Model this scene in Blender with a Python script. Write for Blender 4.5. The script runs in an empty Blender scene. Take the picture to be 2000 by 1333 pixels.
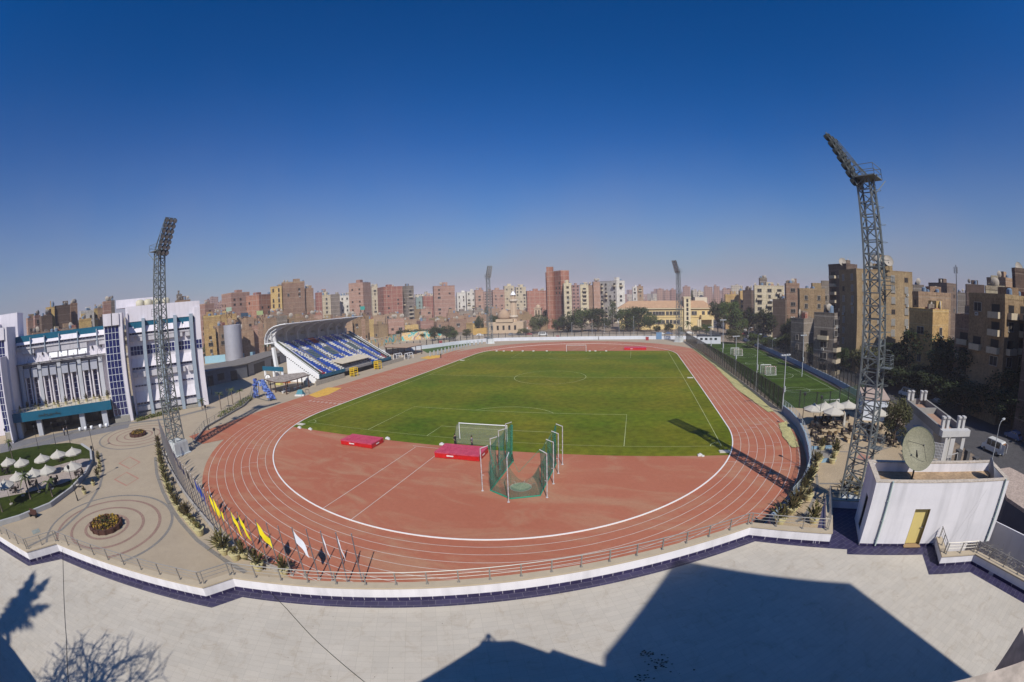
import bpy, math, random
import numpy as np
from math import sin, cos, radians, pi, hypot, atan2, sqrt, floor
rnd = random.Random(7)
SC = bpy.context.scene
COL = SC.collection
# ---------------------------------------------------------------- camera
CAMP = np.array([21.23, -108.84, 20.31])
YAW, PITCH, ROLL, FPX = -0.27762, -0.0972, -0.03269, 863.38
cf = np.array([sin(YAW)*cos(PITCH), cos(YAW)*cos(PITCH), sin(PITCH)])
r0 = np.array([cos(YAW), -sin(YAW), 0.0]); u0 = np.cross(r0, cf)
cr = r0*cos(ROLL)+u0*sin(ROLL); cu = -r0*sin(ROLL)+u0*cos(ROLL)
cam = bpy.data.cameras.new('camera'); camo = bpy.data.objects.new('camera', cam); COL.objects.link(camo)
from mathutils import Matrix, Vector
M4 = Matrix(((cr[0], cu[0], -cf[0], CAMP[0]), (cr[1], cu[1], -cf[1], CAMP[1]), (cr[2], cu[2], -cf[2], CAMP[2]), (0, 0, 0, 1)))
camo.matrix_world = M4
cam.type = 'PANO'; cam.sensor_width = 36; cam.sensor_fit = 'HORIZONTAL'
pc = cam if hasattr(cam, 'panorama_type') else cam.cycles
pc.panorama_type = 'FISHEYE_EQUISOLID'; pc.fisheye_lens = FPX/2000*36; pc.fisheye_fov = radians(220)
cam.clip_start = 0.05; cam.clip_end = 20000
SC.camera = camo
# ---------------------------------------------------------------- sky, sun, exposure
SUN_EL, SUN_AZ = radians(43.6), radians(158.6)       # azimuth clockwise from +Y
SD = np.array([sin(SUN_AZ)*cos(SUN_EL), cos(SUN_AZ)*cos(SUN_EL), sin(SUN_EL)])
W = bpy.data.worlds.new('World'); SC.world = W; W.use_nodes = True
wn = W.node_tree; wn.nodes.clear()
sky = wn.nodes.new('ShaderNodeTexSky'); sky.sky_type = 'NISHITA'; sky.sun_disc = False
sky.sun_elevation = SUN_EL; sky.sun_rotation = SUN_AZ; sky.altitude = 0; sky.air_density = 1.0; sky.dust_density = 0.3; sky.ozone_density = 4.0
hs = wn.nodes.new('ShaderNodeHueSaturation'); hs.inputs['Saturation'].default_value = 1.45; hs.inputs['Value'].default_value = 1.0
bg = wn.nodes.new('ShaderNodeBackground'); bg.inputs['Strength'].default_value = 0.070
wo = wn.nodes.new('ShaderNodeOutputWorld')
wn.links.new(sky.outputs[0], hs.inputs['Color'])
tn = wn.nodes.new('ShaderNodeMix'); tn.data_type = 'RGBA'; tn.blend_type = 'MULTIPLY'; tn.inputs[0].default_value = 1; tn.inputs[7].default_value = (.24, 1.0, 1.30, 1); wn.links.new(hs.outputs[0], tn.inputs[6])
# dusty city air: the sky thins from deep blue to mauve grey towards the horizon
wtc = wn.nodes.new('ShaderNodeTexCoord'); wsx = wn.nodes.new('ShaderNodeSeparateXYZ'); wn.links.new(wtc.outputs['Generated'], wsx.inputs[0])
def wm(op, a, b):
    q = wn.nodes.new('ShaderNodeMath'); q.operation = op
    for i_, s_ in enumerate((a, b)):
        if isinstance(s_, (int, float)): q.inputs[i_].default_value = s_
        elif s_ is not None: wn.links.new(s_, q.inputs[i_])
    return q.outputs[0]
wnz = wn.nodes.new('ShaderNodeTexNoise'); wnz.inputs['Scale'].default_value = 1.3; wnz.inputs['Detail'].default_value = 4; wn.links.new(wtc.outputs['Generated'], wnz.inputs['Vector'])
elv = wm('ADD', wm('MAXIMUM', wsx.outputs[2], 0.0), wm('MULTIPLY', wm('SUBTRACT', wnz.outputs[0], .5), .24))
wf = wm('POWER', 2.71828, wm('MULTIPLY', wm('POWER', wm('MAXIMUM', elv, 0.0), 1.6), -13.0))
hz_ = wn.nodes.new('ShaderNodeMix'); hz_.data_type = 'RGBA'; wn.links.new(wf, hz_.inputs[0]); wn.links.new(tn.outputs[2], hz_.inputs[6]); k_ = 1/0.070; hz_.inputs[7].default_value = (.315*k_, .300*k_, .385*k_, 1)
wn.links.new(hz_.outputs[2], bg.inputs[0]); wn.links.new(bg.outputs[0], wo.inputs[0])
sl = bpy.data.lights.new('sun', 'SUN'); sl.energy = 4.8; sl.angle = radians(0.5); sl.color = (1.0, 0.95, 0.88)
so = bpy.data.objects.new('sun', sl); COL.objects.link(so)
so.rotation_euler = Vector(SD).to_track_quat('Z', 'Y').to_euler(); so.location = (0, 0, 200)
SC.view_settings.view_transform = 'Standard'; SC.view_settings.look = 'None'; SC.view_settings.exposure = 0.0; SC.view_settings.gamma = 1.0
SC.render.engine = 'CYCLES'
SC.cycles.max_bounces = 6; SC.cycles.diffuse_bounces = 3; SC.cycles.volume_bounces = 0; SC.cycles.transparent_max_bounces = 16
SC.cycles.use_denoising = True

# ---------------------------------------------------------------- survey: photo pixel -> point on level z / at distance / on plane
def ray(u, v):
    x = u-1000; y = 666.5-v; rr = hypot(x, y)+1e-9; th = 2*math.asin(min(.999, rr/(2*FPX)))
    return sin(th)*(x/rr*cr+y/rr*cu)+cos(th)*cf
def at(u, v, z=0.0):
    d = ray(u, v); t = (z-CAMP[2])/d[2]; q = CAMP+t*d; return (float(q[0]), float(q[1]))
def azim(u, v=592):
    d = ray(u, v); return atan2(d[0], d[1])
def topz(u, v, dist):
    d = ray(u, v); return float(CAMP[2]+d[2]*dist/hypot(d[0], d[1]))
def ontop(u, v, px, py):
    return topz(u, v, hypot(px-CAMP[0], py-CAMP[1]))

# ---------------------------------------------------------------- materials
MATS = {}
def lin(c):
    return tuple(((x/255+0.055)/1.055)**2.4 if x > 10 else x/255/12.92 for x in c)
def mat(name, col, rough=.85, var=.12, scale=1.5, fine=0, metal=0, spec=.3, bump=0, col2=None, dirt=0, randv=0, alpha=1, emit=None):
    if name in MATS: return MATS[name]
    m = bpy.data.materials.new(name); m.use_nodes = True; nt = m.node_tree; n = nt.nodes; L = nt.links
    b = n['Principled BSDF']; b.inputs['Roughness'].default_value = rough; b.inputs['Metallic'].default_value = metal
    b.inputs['Specular IOR Level'].default_value = spec
    tc = n.new('ShaderNodeTexCoord'); nz = n.new('ShaderNodeTexNoise'); nz.inputs['Scale'].default_value = scale; nz.inputs['Detail'].default_value = 6; nz.inputs['Roughness'].default_value = .65
    L.new(tc.outputs['Object'], nz.inputs['Vector'])
    ra = n.new('ShaderNodeMapRange'); ra.inputs[1].default_value = .3; ra.inputs[2].default_value = .7; L.new(nz.outputs[0], ra.inputs[0])
    mx = n.new('ShaderNodeMix'); mx.data_type = 'RGBA'; L.new(ra.outputs[0], mx.inputs[0])
    c1 = [min(1, c*(1-var)) for c in col]; c2 = [min(1, c*(1+var)) for c in (col2 or col)]
    mx.inputs[6].default_value = (*c1, 1); mx.inputs[7].default_value = (*c2, 1)
    out = mx.outputs[2]
    if fine:
        n2 = n.new('ShaderNodeTexNoise'); n2.inputs['Scale'].default_value = fine; n2.inputs['Detail'].default_value = 3
        L.new(tc.outputs['Object'], n2.inputs['Vector'])
        r2 = n.new('ShaderNodeMapRange'); r2.inputs[1].default_value = .35; r2.inputs[2].default_value = .65; r2.inputs[3].default_value = .8; r2.inputs[4].default_value = 1.15
        L.new(n2.outputs[0], r2.inputs[0]); m2 = n.new('ShaderNodeVectorMath'); m2.operation = 'SCALE'
        L.new(out, m2.inputs[0]); L.new(r2.outputs[0], m2.inputs['Scale']); out = m2.outputs[0]
    if dirt:
        mp = n.new('ShaderNodeMapping'); mp.inputs['Scale'].default_value = (1.2, 1.2, .12); L.new(tc.outputs['Object'], mp.inputs[0])
        n3 = n.new('ShaderNodeTexNoise'); n3.inputs['Scale'].default_value = 1.5; n3.inputs['Detail'].default_value = 5; L.new(mp.outputs[0], n3.inputs['Vector'])
        r3 = n.new('ShaderNodeMapRange'); r3.inputs[1].default_value = .45; r3.inputs[2].default_value = .75; r3.inputs[3].default_value = 1; r3.inputs[4].default_value = 1-dirt
        L.new(n3.outputs[0], r3.inputs[0]); m3 = n.new('ShaderNodeVectorMath'); m3.operation = 'SCALE'
        L.new(out, m3.inputs[0]); L.new(r3.outputs[0], m3.inputs['Scale']); out = m3.outputs[0]
    if randv:
        oi = n.new('ShaderNodeObjectInfo'); h = n.new('ShaderNodeHueSaturation'); L.new(out, h.inputs['Color'])
        r4 = n.new('ShaderNodeMapRange'); r4.inputs[3].default_value = 1-randv; r4.inputs[4].default_value = 1+randv; L.new(oi.outputs['Random'], r4.inputs[0]); L.new(r4.outputs[0], h.inputs['Value'])
        r5 = n.new('ShaderNodeMapRange'); r5.inputs[3].default_value = .5-randv*.06; r5.inputs[4].default_value = .5+randv*.06; L.new(oi.outputs['Random'], r5.inputs[0]); L.new(r5.outputs[0], h.inputs['Hue'])
        out = h.outputs[0]
    L.new(out, b.inputs['Base Color'])
    if bump:
        bp = n.new('ShaderNodeBump'); bp.inputs['Strength'].default_value = bump; bp.inputs['Distance'].default_value = .02; L.new(nz.outputs[0], bp.inputs['Height']); L.new(bp.outputs[0], b.inputs['Normal'])
    if alpha < 1: b.inputs['Alpha'].default_value = alpha
    MATS[name] = m; return m
def netmat(name, col, cell, thick):
    "open mesh of threads: holes let the view through"
    m = bpy.data.materials.new(name); m.use_nodes = True; nt = m.node_tree; n = nt.nodes; L = nt.links
    b = n['Principled BSDF']; b.inputs['Base Color'].default_value = (*col, 1); b.inputs['Roughness'].default_value = .8
    b.inputs['Alpha'].default_value = thick
    nz = n.new('ShaderNodeTexNoise'); nz.inputs['Scale'].default_value = cell; tc = n.new('ShaderNodeTexCoord'); L.new(tc.outputs['Object'], nz.inputs['Vector'])
    r = n.new('ShaderNodeMapRange'); r.inputs[1].default_value = .35; r.inputs[2].default_value = .65; r.inputs[3].default_value = thick*.65; r.inputs[4].default_value = min(1, thick*1.35)
    L.new(nz.outputs[0], r.inputs[0]); L.new(r.outputs[0], b.inputs['Alpha']); MATS[name] = m; return m

# ---------------------------------------------------------------- mesh builder
class MB:
    def __init__(s): s.v = []; s.f = []; s.mi = []; s.cur = 0; s.parts = []
    def face(s, pts):
        k = len(s.v); s.v += [tuple(map(float, p)) for p in pts]; s.f.append(tuple(range(k, k+len(pts)))); s.mi.append(s.cur)
    def raw(s, vs, fs):
        s.parts.append((vs, fs)); k = len(s.v); s.v += [tuple(map(float, p)) for p in vs]
        for f in fs: s.f.append(tuple(i+k for i in f)); s.mi.append(s.cur)
    def box(s, x0, y0, z0, x1, y1, z1):
        if x0 > x1: x0, x1 = x1, x0
        if y0 > y1: y0, y1 = y1, y0
        if z0 > z1: z0, z1 = z1, z0
        s.raw([(x0, y0, z0), (x1, y0, z0), (x1, y1, z0), (x0, y1, z0), (x0, y0, z1), (x1, y0, z1), (x1, y1, z1), (x0, y1, z1)],
              [(0, 3, 2, 1), (4, 5, 6, 7), (0, 1, 5, 4), (1, 2, 6, 5), (2, 3, 7, 6), (3, 0, 4, 7)]); return s
    def prism(s, poly, z0, z1):
        n = len(poly); a = sum(poly[i][0]*poly[(i+1) % n][1]-poly[(i+1) % n][0]*poly[i][1] for i in range(n))
        if a < 0: poly = poly[::-1]
        s.raw([(x, y, z0) for x, y in poly]+[(x, y, z1) for x, y in poly], [tuple(range(n-1, -1, -1)), tuple(range(n, 2*n))]+[(i, (i+1) % n, (i+1) % n+n, i+n) for i in range(n)]); return s
    def bar(s, a, b, w, w2=None, n=4, ph=pi/4):
        a = Vector(a); b = Vector(b); d = b-a
        if d.length < 1e-6: return s
        d.normalize(); up = Vector((0, 0, 1)) if abs(d.z) < .95 else Vector((1, 0, 0))
        p = d.cross(up).normalized(); q = d.cross(p); w2 = w if w2 is None else w2; k = (1/sqrt(2)) if n == 4 else .5
        A = [a+(p*cos(2*pi*i/n+ph)+q*sin(2*pi*i/n+ph))*w*k for i in range(n)]; B = [b+(p*cos(2*pi*i/n+ph)+q*sin(2*pi*i/n+ph))*w2*k for i in range(n)]
        s.raw(A+B, [tuple(range(n)), tuple(range(2*n-1, n-1, -1))]+[(i, i+n, (i+1) % n+n, (i+1) % n) for i in range(n)]); return s
    def tube(s, pts, w, n=6):
        for i in range(len(pts)-1): s.bar(pts[i], pts[i+1], w, n=n)
        return s
    def lathe(s, prof, cx=0, cy=0, n=16, z0=0):
        vs = []; fs = []
        for r, z in prof:
            for i in range(n): vs.append((cx+r*cos(2*pi*i/n), cy+r*sin(2*pi*i/n), z+z0))
        for j in range(len(prof)-1):
            for i in range(n): fs.append((j*n+i, j*n+(i+1) % n, (j+1)*n+(i+1) % n, (j+1)*n+i))
        fs.append(tuple(range(n-1, -1, -1))); fs.append(tuple(range((len(prof)-1)*n, len(prof)*n))); s.raw(vs, fs); return s
    def ribbon(s, pts, w, z, closed=False, off=0.0):
        "flat strip following pts; off shifts it sideways (+ = to the right of travel)"
        n = len(pts); P = []
        for i in range(n):
            a = pts[(i-1) % n] if (closed or i > 0) else pts[i]; b = pts[(i+1) % n] if (closed or i < n-1) else pts[i]
            dx, dy = b[0]-a[0], b[1]-a[1]; l = hypot(dx, dy) or 1; nx, ny = dy/l, -dx/l; P.append((pts[i], nx, ny))
        m = n if closed else n-1
        for i in range(m):
            (a, ax, ay), (b, bx, by) = P[i], P[(i+1) % n]
            s.face([(a[0]+ax*(off+w/2), a[1]+ay*(off+w/2), z), (b[0]+bx*(off+w/2), b[1]+by*(off+w/2), z), (b[0]+bx*(off-w/2), b[1]+by*(off-w/2), z), (a[0]+ax*(off-w/2), a[1]+ay*(off-w/2), z)])
        return s
    def wall(s, pts, w, z0, z1, closed=False):
        "upright wall of thickness w following pts, mitred"
        n = len(pts); P = []
        for i in range(n):
            a = pts[(i-1) % n] if (closed or i > 0) else None; b = pts[(i+1) % n] if (closed or i < n-1) else None; c = pts[i]
            def nr(p, q):
                dx, dy = q[0]-p[0], q[1]-p[1]; l = hypot(dx, dy) or 1; return dy/l, -dx/l
            if a is None: nx, ny = nr(c, b)
            elif b is None: nx, ny = nr(a, c)
            else:
                n1 = nr(a, c); n2 = nr(c, b); nx, ny = n1[0]+n2[0], n1[1]+n2[1]; l = hypot(nx, ny) or 1; nx /= l; ny /= l
                k = 1/max(.35, nx*n1[0]+ny*n1[1]); nx *= k; ny *= k
            P.append((nx*w/2, ny*w/2))
        vs = []
        for (x, y), (nx, ny) in zip(pts, P): vs += [(x+nx, y+ny, z0), (x+nx, y+ny, z1), (x-nx, y-ny, z1), (x-nx, y-ny, z0)]
        fs = []; m = n if closed else n-1
        for i in range(m):
            a = 4*i; b = 4*((i+1) % n)
            for k in range(4): fs.append((a+k, b+k, b+(k+1) % 4, a+(k+1) % 4))
        if not closed: fs += [(0, 1, 2, 3), (4*n-1, 4*n-2, 4*n-3, 4*n-4)]
        s.raw(vs, fs); return s
    def mesh(s, name, mats):
        me = bpy.data.meshes.new(name); me.from_pydata(s.v, [], s.f)
        for m in (mats if isinstance(mats, (list, tuple)) else [mats]): me.materials.append(m)
        if any(s.mi): me.polygons.foreach_set('material_index', s.mi)
        me.update(); return me
    def each(s, name, mats, parent=None):
        "one object per solid added"
        for vs, fs in s.parts: q = MB(); q.raw(vs, fs); q.build(name, mats, parent)
    def build(s, name, mats, parent=None, smooth=False):
        me = s.mesh(name, mats)
        if smooth: me.polygons.foreach_set('use_smooth', [True]*len(me.polygons))
        return link(name, me, parent)
def link(name, data, parent=None, loc=None, rot=None, scale=None):
    o = bpy.data.objects.new(name, data); COL.objects.link(o)
    if parent is not None: o.parent = parent
    if loc is not None: o.location = loc
    if rot is not None: o.rotation_euler = rot if isinstance(rot, (tuple, list)) else (0, 0, rot)
    if scale is not None: o.scale = scale if isinstance(scale, (tuple, list)) else (scale,)*3
    return o
def tag(o, label=None, cat=None, group=None, kind=None):
    if label: o['label'] = label
    if cat: o['category'] = cat
    if group: o['group'] = group
    if kind: o['kind'] = kind
    return o
def thing(name, label, cat, loc=(0, 0, 0), rot=0.0, group=None):
    o = link(name, None, None, loc, (0, 0, rot)); o.empty_display_size = .3
    return tag(o, label, cat, group)
def struct(name, mb, m, z=None):
    o = mb.build(name, m); o['kind'] = 'structure'; return o
def dup(root, loc, rot=0.0, label=None, group=None, scale=None):
    r = root.copy(); COL.objects.link(r); r.location = loc; r.rotation_euler = (0, 0, rot)
    if scale is not None: r.scale = scale if isinstance(scale, (tuple, list)) else (scale,)*3
    if label: r['label'] = label
    if group: r['group'] = group
    for ch in root.children:
        c = ch.copy(); COL.objects.link(c); c.parent = r
        for g in ch.children:
            d = g.copy(); COL.objects.link(d); d.parent = c
    return r
ORD = ['first', 'second', 'third', 'fourth', 'fifth', 'sixth', 'seventh', 'eighth', 'ninth', 'tenth', 'eleventh', 'twelfth', 'thirteenth', 'fourteenth', 'fifteenth', 'sixteenth', 'seventeenth', 'eighteenth', 'nineteenth', 'twentieth']
def ordn(i):
    if i < 20: return ORD[i]
    t = {2: 'twenty', 3: 'thirty', 4: 'forty', 5: 'fifty', 6: 'sixty'}[(i+1)//10]; r = (i+1) % 10
    return t+'-'+ORD[r-1] if r else {'twenty': 'twentieth', 'thirty': 'thirtieth', 'forty': 'fortieth', 'fifty': 'fiftieth', 'sixty': 'sixtieth'}[t]

# common materials
WHITE = mat('white_plaster', (.70, .68, .70), .8, .06, .6, dirt=.2)
WHITEP = mat('white_paint', (.80, .80, .80), .5, .03)
CREAMP = mat('cream_stone', (.44, .365, .26), .8, .07, 2)
STEEL = mat('brushed_steel', (.30, .285, .26), .45, .08, 3, metal=.45)
GALV = mat('galvanised_steel', (.19, .21, .205), .55, .12, 2, metal=.35)
DARK = mat('dark_metal', (.03, .03, .032), .5, .1)
GLASSB = mat('blue_glass', (.012, .018, .10), .08, .15, .6, spec=.8)
GLASSD = mat('dark_glass', (.02, .024, .03), .12, .2, .8, spec=.7)
TEAL = mat('teal_panel', (.008, .105, .175), .45, .08, .8)
STONE = mat('rough_stone', (.30, .28, .24), .9, .2, 3, fine=9)
CONC = mat('concrete', (.36, .33, .29), .9, .12, .8, fine=7)
FABW = mat('cream_canvas', (.46, .43, .37), .85, .05, 2)
YEL = mat('yellow_paint', (.72, .48, .02), .5, .06)
BLUEP = mat('pale_blue_paint', (.20, .32, .42), .7, .1, 1)
BROWN = mat('brown_timber', (.07, .03, .022), .8, .15)
SOIL = mat('soil', (.06, .04, .025), .95, .2, 4)
RED = mat('red_vinyl', (.52, .012, .035), .45, .08, .8)
# ================================================================ ground and track
def arc(cx, cy, r, a0, a1, n=40):
    return [(cx+r*cos(a0+(a1-a0)*i/n), cy+r*sin(a0+(a1-a0)*i/n)) for i in range(n+1)]
HS, R0, LW = 42.3, 36.7, 1.22
def oval(r, n=48):
    "closed loop, anticlockwise"
    return arc(0, HS, r, 0, pi, n)+arc(0, -HS, r, pi, 2*pi, n)
EARTH = mat('dusty_earth', (.22, .17, .125), .95, .25, .05, fine=1.2)
g = MB(); g.face([(-3500, -3000, -.15), (3500, -3000, -.15), (3500, 4000, -.15), (-3500, 4000, -.15)]); struct('ground', g, EARTH)
PAVE = mat('beige_paving', (.355, .288, .205), .9, .04, .3, col2=(.38, .31, .22), dirt=.06)
g = MB(); g.face([(-150, -180, -.03), (62, -180, -.03), (62, 125, -.03), (-150, 125, -.03)]); struct('paved_ground', g, PAVE)
# track: red sheet with large dusty stains
TR = mat('track_rubber', (.365, .118, .068), .92, .03, .035, col2=(.395, .150, .09), bump=.1)
ro = R0+8*LW+.5
pl = arc(0, -HS, ro+.4, pi, 2*pi, 64)
tp = [(-ro-.4, -68.0)]+[p for p in pl if p[1] < -62 or p[0] > 0]
tp += arc(0, HS, ro+.3, 0, pi, 64)
tp += [(-ro-.2, 60), (-ro-2.4, 55), (-ro-2.2, 26), (-52.5, 10), (-52.5, -30), (-51.8, -43), (-48.6, -69.5)]
def dusty(m):
    n = m.node_tree.nodes; L = m.node_tree.links; b = n['Principled BSDF']; src = b.inputs['Base Color'].links[0].from_socket; b.inputs['Specular IOR Level'].default_value = .08
    tc = n.new('ShaderNodeTexCoord'); mp = n.new('ShaderNodeMapping'); mp.inputs['Rotation'].default_value = (0, 0, .5); mp.inputs['Scale'].default_value = (.10, .22, 1); L.new(tc.outputs['Object'], mp.inputs[0])
    z1 = n.new('ShaderNodeTexNoise'); z1.inputs['Scale'].default_value = 1; z1.inputs['Detail'].default_value = 7; z1.inputs['Roughness'].default_value = .6; z1.inputs['Distortion'].default_value = 1.6; L.new(mp.outputs[0], z1.inputs['Vector'])
    r = n.new('ShaderNodeMapRange'); r.inputs[1].default_value = .47; r.inputs[2].default_value = .68; r.inputs[4].default_value = .72; L.new(z1.outputs[0], r.inputs[0])
    m2 = n.new('ShaderNodeMix'); m2.data_type = 'RGBA'; L.new(r.outputs[0], m2.inputs[0]); L.new(src, m2.inputs[6]); m2.inputs[7].default_value = (.40, .225, .135, 1)
    z2 = n.new('ShaderNodeTexNoise'); z2.inputs['Scale'].default_value = 2.2; z2.inputs['Detail'].default_value = 5; z2.inputs['Roughness'].default_value = .8; L.new(tc.outputs['Object'], z2.inputs['Vector'])
    r2 = n.new('ShaderNodeMapRange'); r2.inputs[1].default_value = .3; r2.inputs[2].default_value = .7; r2.inputs[3].default_value = .91; r2.inputs[4].default_value = 1.08; L.new(z2.outputs[0], r2.inputs[0])
    v = n.new('ShaderNodeVectorMath'); v.operation = 'SCALE'; L.new(m2.outputs[2], v.inputs[0]); L.new(r2.outputs[0], v.inputs['Scale']); L.new(v.outputs[0], b.inputs['Base Color'])
dusty(TR)
# beige curved outer edge near the flag poles
g = MB()
seq = [(-48.6, -69.5), (-42.2, -70.6)]+[p for p in pl if p[1] < -66 or p[0] > 0]+arc(0, HS, ro+.3, 0, pi, 64)+[(-ro-.2, 60), (-ro-2.4, 52), (-ro-2.2, 26), (-50.5, 10), (-51.2, -30), (-50.8, -43)]
g.face([(x, y, .0) for x, y in seq]); struct('running_track', g, TR)
# grass pitch
def grassmat(name, a, b, stripe=7.0, amt=.12):
    m = mat(name, a, .95, .10, .045, fine=.9, col2=b, bump=.15); n = m.node_tree.nodes; L = m.node_tree.links; bs = n['Principled BSDF']
    src = bs.inputs['Base Color'].links[0].from_socket
    tc = n.new('ShaderNodeTexCoord'); sx = n.new('ShaderNodeSeparateXYZ'); L.new(tc.outputs['Object'], sx.inputs[0])
    w = n.new('ShaderNodeMath'); w.operation = 'MULTIPLY'; w.inputs[1].default_value = pi/stripe; L.new(sx.outputs[1], w.inputs[0])
    si = n.new('ShaderNodeMath'); si.operation = 'SINE'; L.new(w.outputs[0], si.inputs[0])
    r = n.new('ShaderNodeMapRange'); r.inputs[1].default_value = -.4; r.inputs[2].default_value = .4; r.inputs[3].default_value = 1-amt; r.inputs[4].default_value = 1+amt; L.new(si.outputs[0], r.inputs[0])
    v = n.new('ShaderNodeVectorMath'); v.operation = 'SCALE'; L.new(src, v.inputs[0]); L.new(r.outputs[0], v.inputs['Scale']); L.new(v.outputs[0], bs.inputs['Base Color'])
    # fine blade speckle
    nz = n.new('ShaderNodeTexNoise'); nz.inputs['Scale'].default_value = 6; nz.inputs['Detail'].default_value = 4; L.new(tc.outputs['Object'], nz.inputs['Vector'])
    r2 = n.new('ShaderNodeMapRange'); r2.inputs[1].default_value = .3; r2.inputs[2].default_value = .7; r2.inputs[3].default_value = .82; r2.inputs[4].default_value = 1.18; L.new(nz.outputs[0], r2.inputs[0])
    bs.inputs['Specular IOR Level'].default_value = .02
    v2 = n.new('ShaderNodeVectorMath'); v2.operation = 'SCALE'; L.new(v.outputs[0], v2.inputs[0]); L.new(r2.outputs[0], v2.inputs['Scale']); L.new(v2.outputs[0], bs.inputs['Base Color'])
    return m
GR = grassmat('pitch_grass', (.062, .120, .005), (.158, .142, .012), 10.5, .07)
gp = [p for p in arc(0, -HS, R0-.1, pi+.33, pi+.01, 10)]+[]
gl = []
for (x, y) in oval(R0-.12, 96):
    if -55.0 <= y <= 53.6: gl.append((x, y))
g = MB(); x1 = sqrt((R0-.12)**2-(55-HS)**2); x2 = sqrt((R0-.12)**2-(53.6-HS)**2)
right = sorted([p for p in gl if p[0] > 0], key=lambda p: p[1]); left = sorted([p for p in gl if p[0] < 0], key=lambda p: -p[1])
loop = [(x1, -55)]+right+[(x2, 53.6), (-x2, 53.6)]+left+[(-x1, -55)]
g.face([(x, y, .008) for x, y in loop]); struct('grass_pitch', g, GR)
# lane lines and kerb
LINE = mat('line_paint', (.52, .44, .38), .7, .16, .6); LINEW = mat('kerb_paint', (.78, .77, .74), .6, .05, 1)
g = MB()
for k in range(1, 9):
    r = R0+k*LW; g.ribbon(oval(r, 64), .07 if k < 8 else .09, .008, closed=True)
# start straight extension on the stand side, beyond the bend
for k in range(0, 9):
    x = -(R0+k*LW); g.ribbon([(x, -HS), (x, -HS-3)], .06, .0085)
# finish line and echelon marks
g.ribbon([(-R0, -35.2), (-R0-8*LW, -35.2)], .12, .010)
for k in range(8):
    x = -(R0+(k+.5)*LW); g.box(x-.18, -37.6, .009, x+.18, -36.7, .011)
    g.box(x-.08, -37.3, .011, x+.08, -37.0, .012)
mk = random.Random(3)
for a0, ks in ((pi+.10, (1, 2, 3, 4, 5, 6)), (pi+.42, (2, 4)), (pi+.63, (2, 3)), (pi+.8, (1, 2, 3)), (2*pi-.12, (0, 1, 2, 3, 4)), (2*pi-.3, (2, 3, 4, 5)), (2*pi-.02, (3, 4, 5, 6)), (2*pi-.5, (4, 5, 6, 7))):
    for j, k in enumerate(ks):
        a = a0+j*.035; g.ribbon([((R0+k*LW)*cos(a), -HS+(R0+k*LW)*sin(a)), ((R0+(k+1)*LW)*cos(a), -HS+(R0+(k+1)*LW)*sin(a))], .07, .010)
a = 2*pi-.42; g.ribbon([((R0)*cos(a), -HS+(R0)*sin(a)), ((R0+8*LW)*cos(a+.05), -HS+(R0+8*LW)*sin(a+.05))], .07, .010)
struct('track_lane_markings', g, LINE)
g = MB(); g.wall(oval(R0, 96), .16, 0, .06, closed=True); struct('track_kerb', g, LINEW)
# run-up lines in the near D, mat mark
g = MB()
g.ribbon([(-8.35, -78.0), (-8.35, -56.6)], .09, .008); g.ribbon([(-4.1, -78.9), (-4.1, -59)], .09, .008); g.ribbon([(-9.0, -56.2), (-4.4, -56.2)], .10, .010)
for x in (8, 12, -2, 20): g.ribbon([(x, 54.6), (x+2.2, 66)], .09, .008)
g.ribbon([(-22, 60.5), (-17, 60.5)], .3, .008); g.ribbon([(-33, 66.0), (-18, 71.5), (0, 73.6), (20, 71.4), (34, 66)], .12, .008)
struct('run_up_markings', g, LINE)
# football markings (103 x 68 m)
L2, W2 = 51.28, 33.95
PL = mat('pitch_line_chalk', (.36, .40, .20), .8, .12, .8)
g = MB(); z = .014; w = .11
g.ribbon([(-W2, -L2), (W2, -L2), (W2, L2), (-W2, L2)], w, z, closed=True); g.ribbon([(-W2, 0), (W2, 0)], w, z+.003); g.ribbon(arc(0, 0, 9.15, 0, 2*pi, 60), w, z+.006)
for s in (-1, 1):
    g.ribbon([(-20.16, s*L2), (-20.16, s*(L2-16.5)), (20.16, s*(L2-16.5)), (20.16, s*L2)], w, z+.003)
    g.ribbon([(-9.16, s*L2), (-9.16, s*(L2-5.5)), (9.16, s*(L2-5.5)), (9.16, s*L2)], w, z+.003)
    a = math.asin(5.5/9.15); g.ribbon(arc(0, s*(L2-11), 9.15, (a if s < 0 else pi+a), (pi-a if s < 0 else 2*pi-a), 20), w, z+.006)
    for sx in (-1, 1):
        a0 = {(-1, -1): 0, (1, -1): pi/2, (1, 1): pi, (-1, 1): 1.5*pi}[(sx, s)]; g.ribbon(arc(sx*W2, s*L2, 1.6, a0, a0+pi/2, 8), w, z+.006)
struct('pitch_markings', g, PL)
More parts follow.
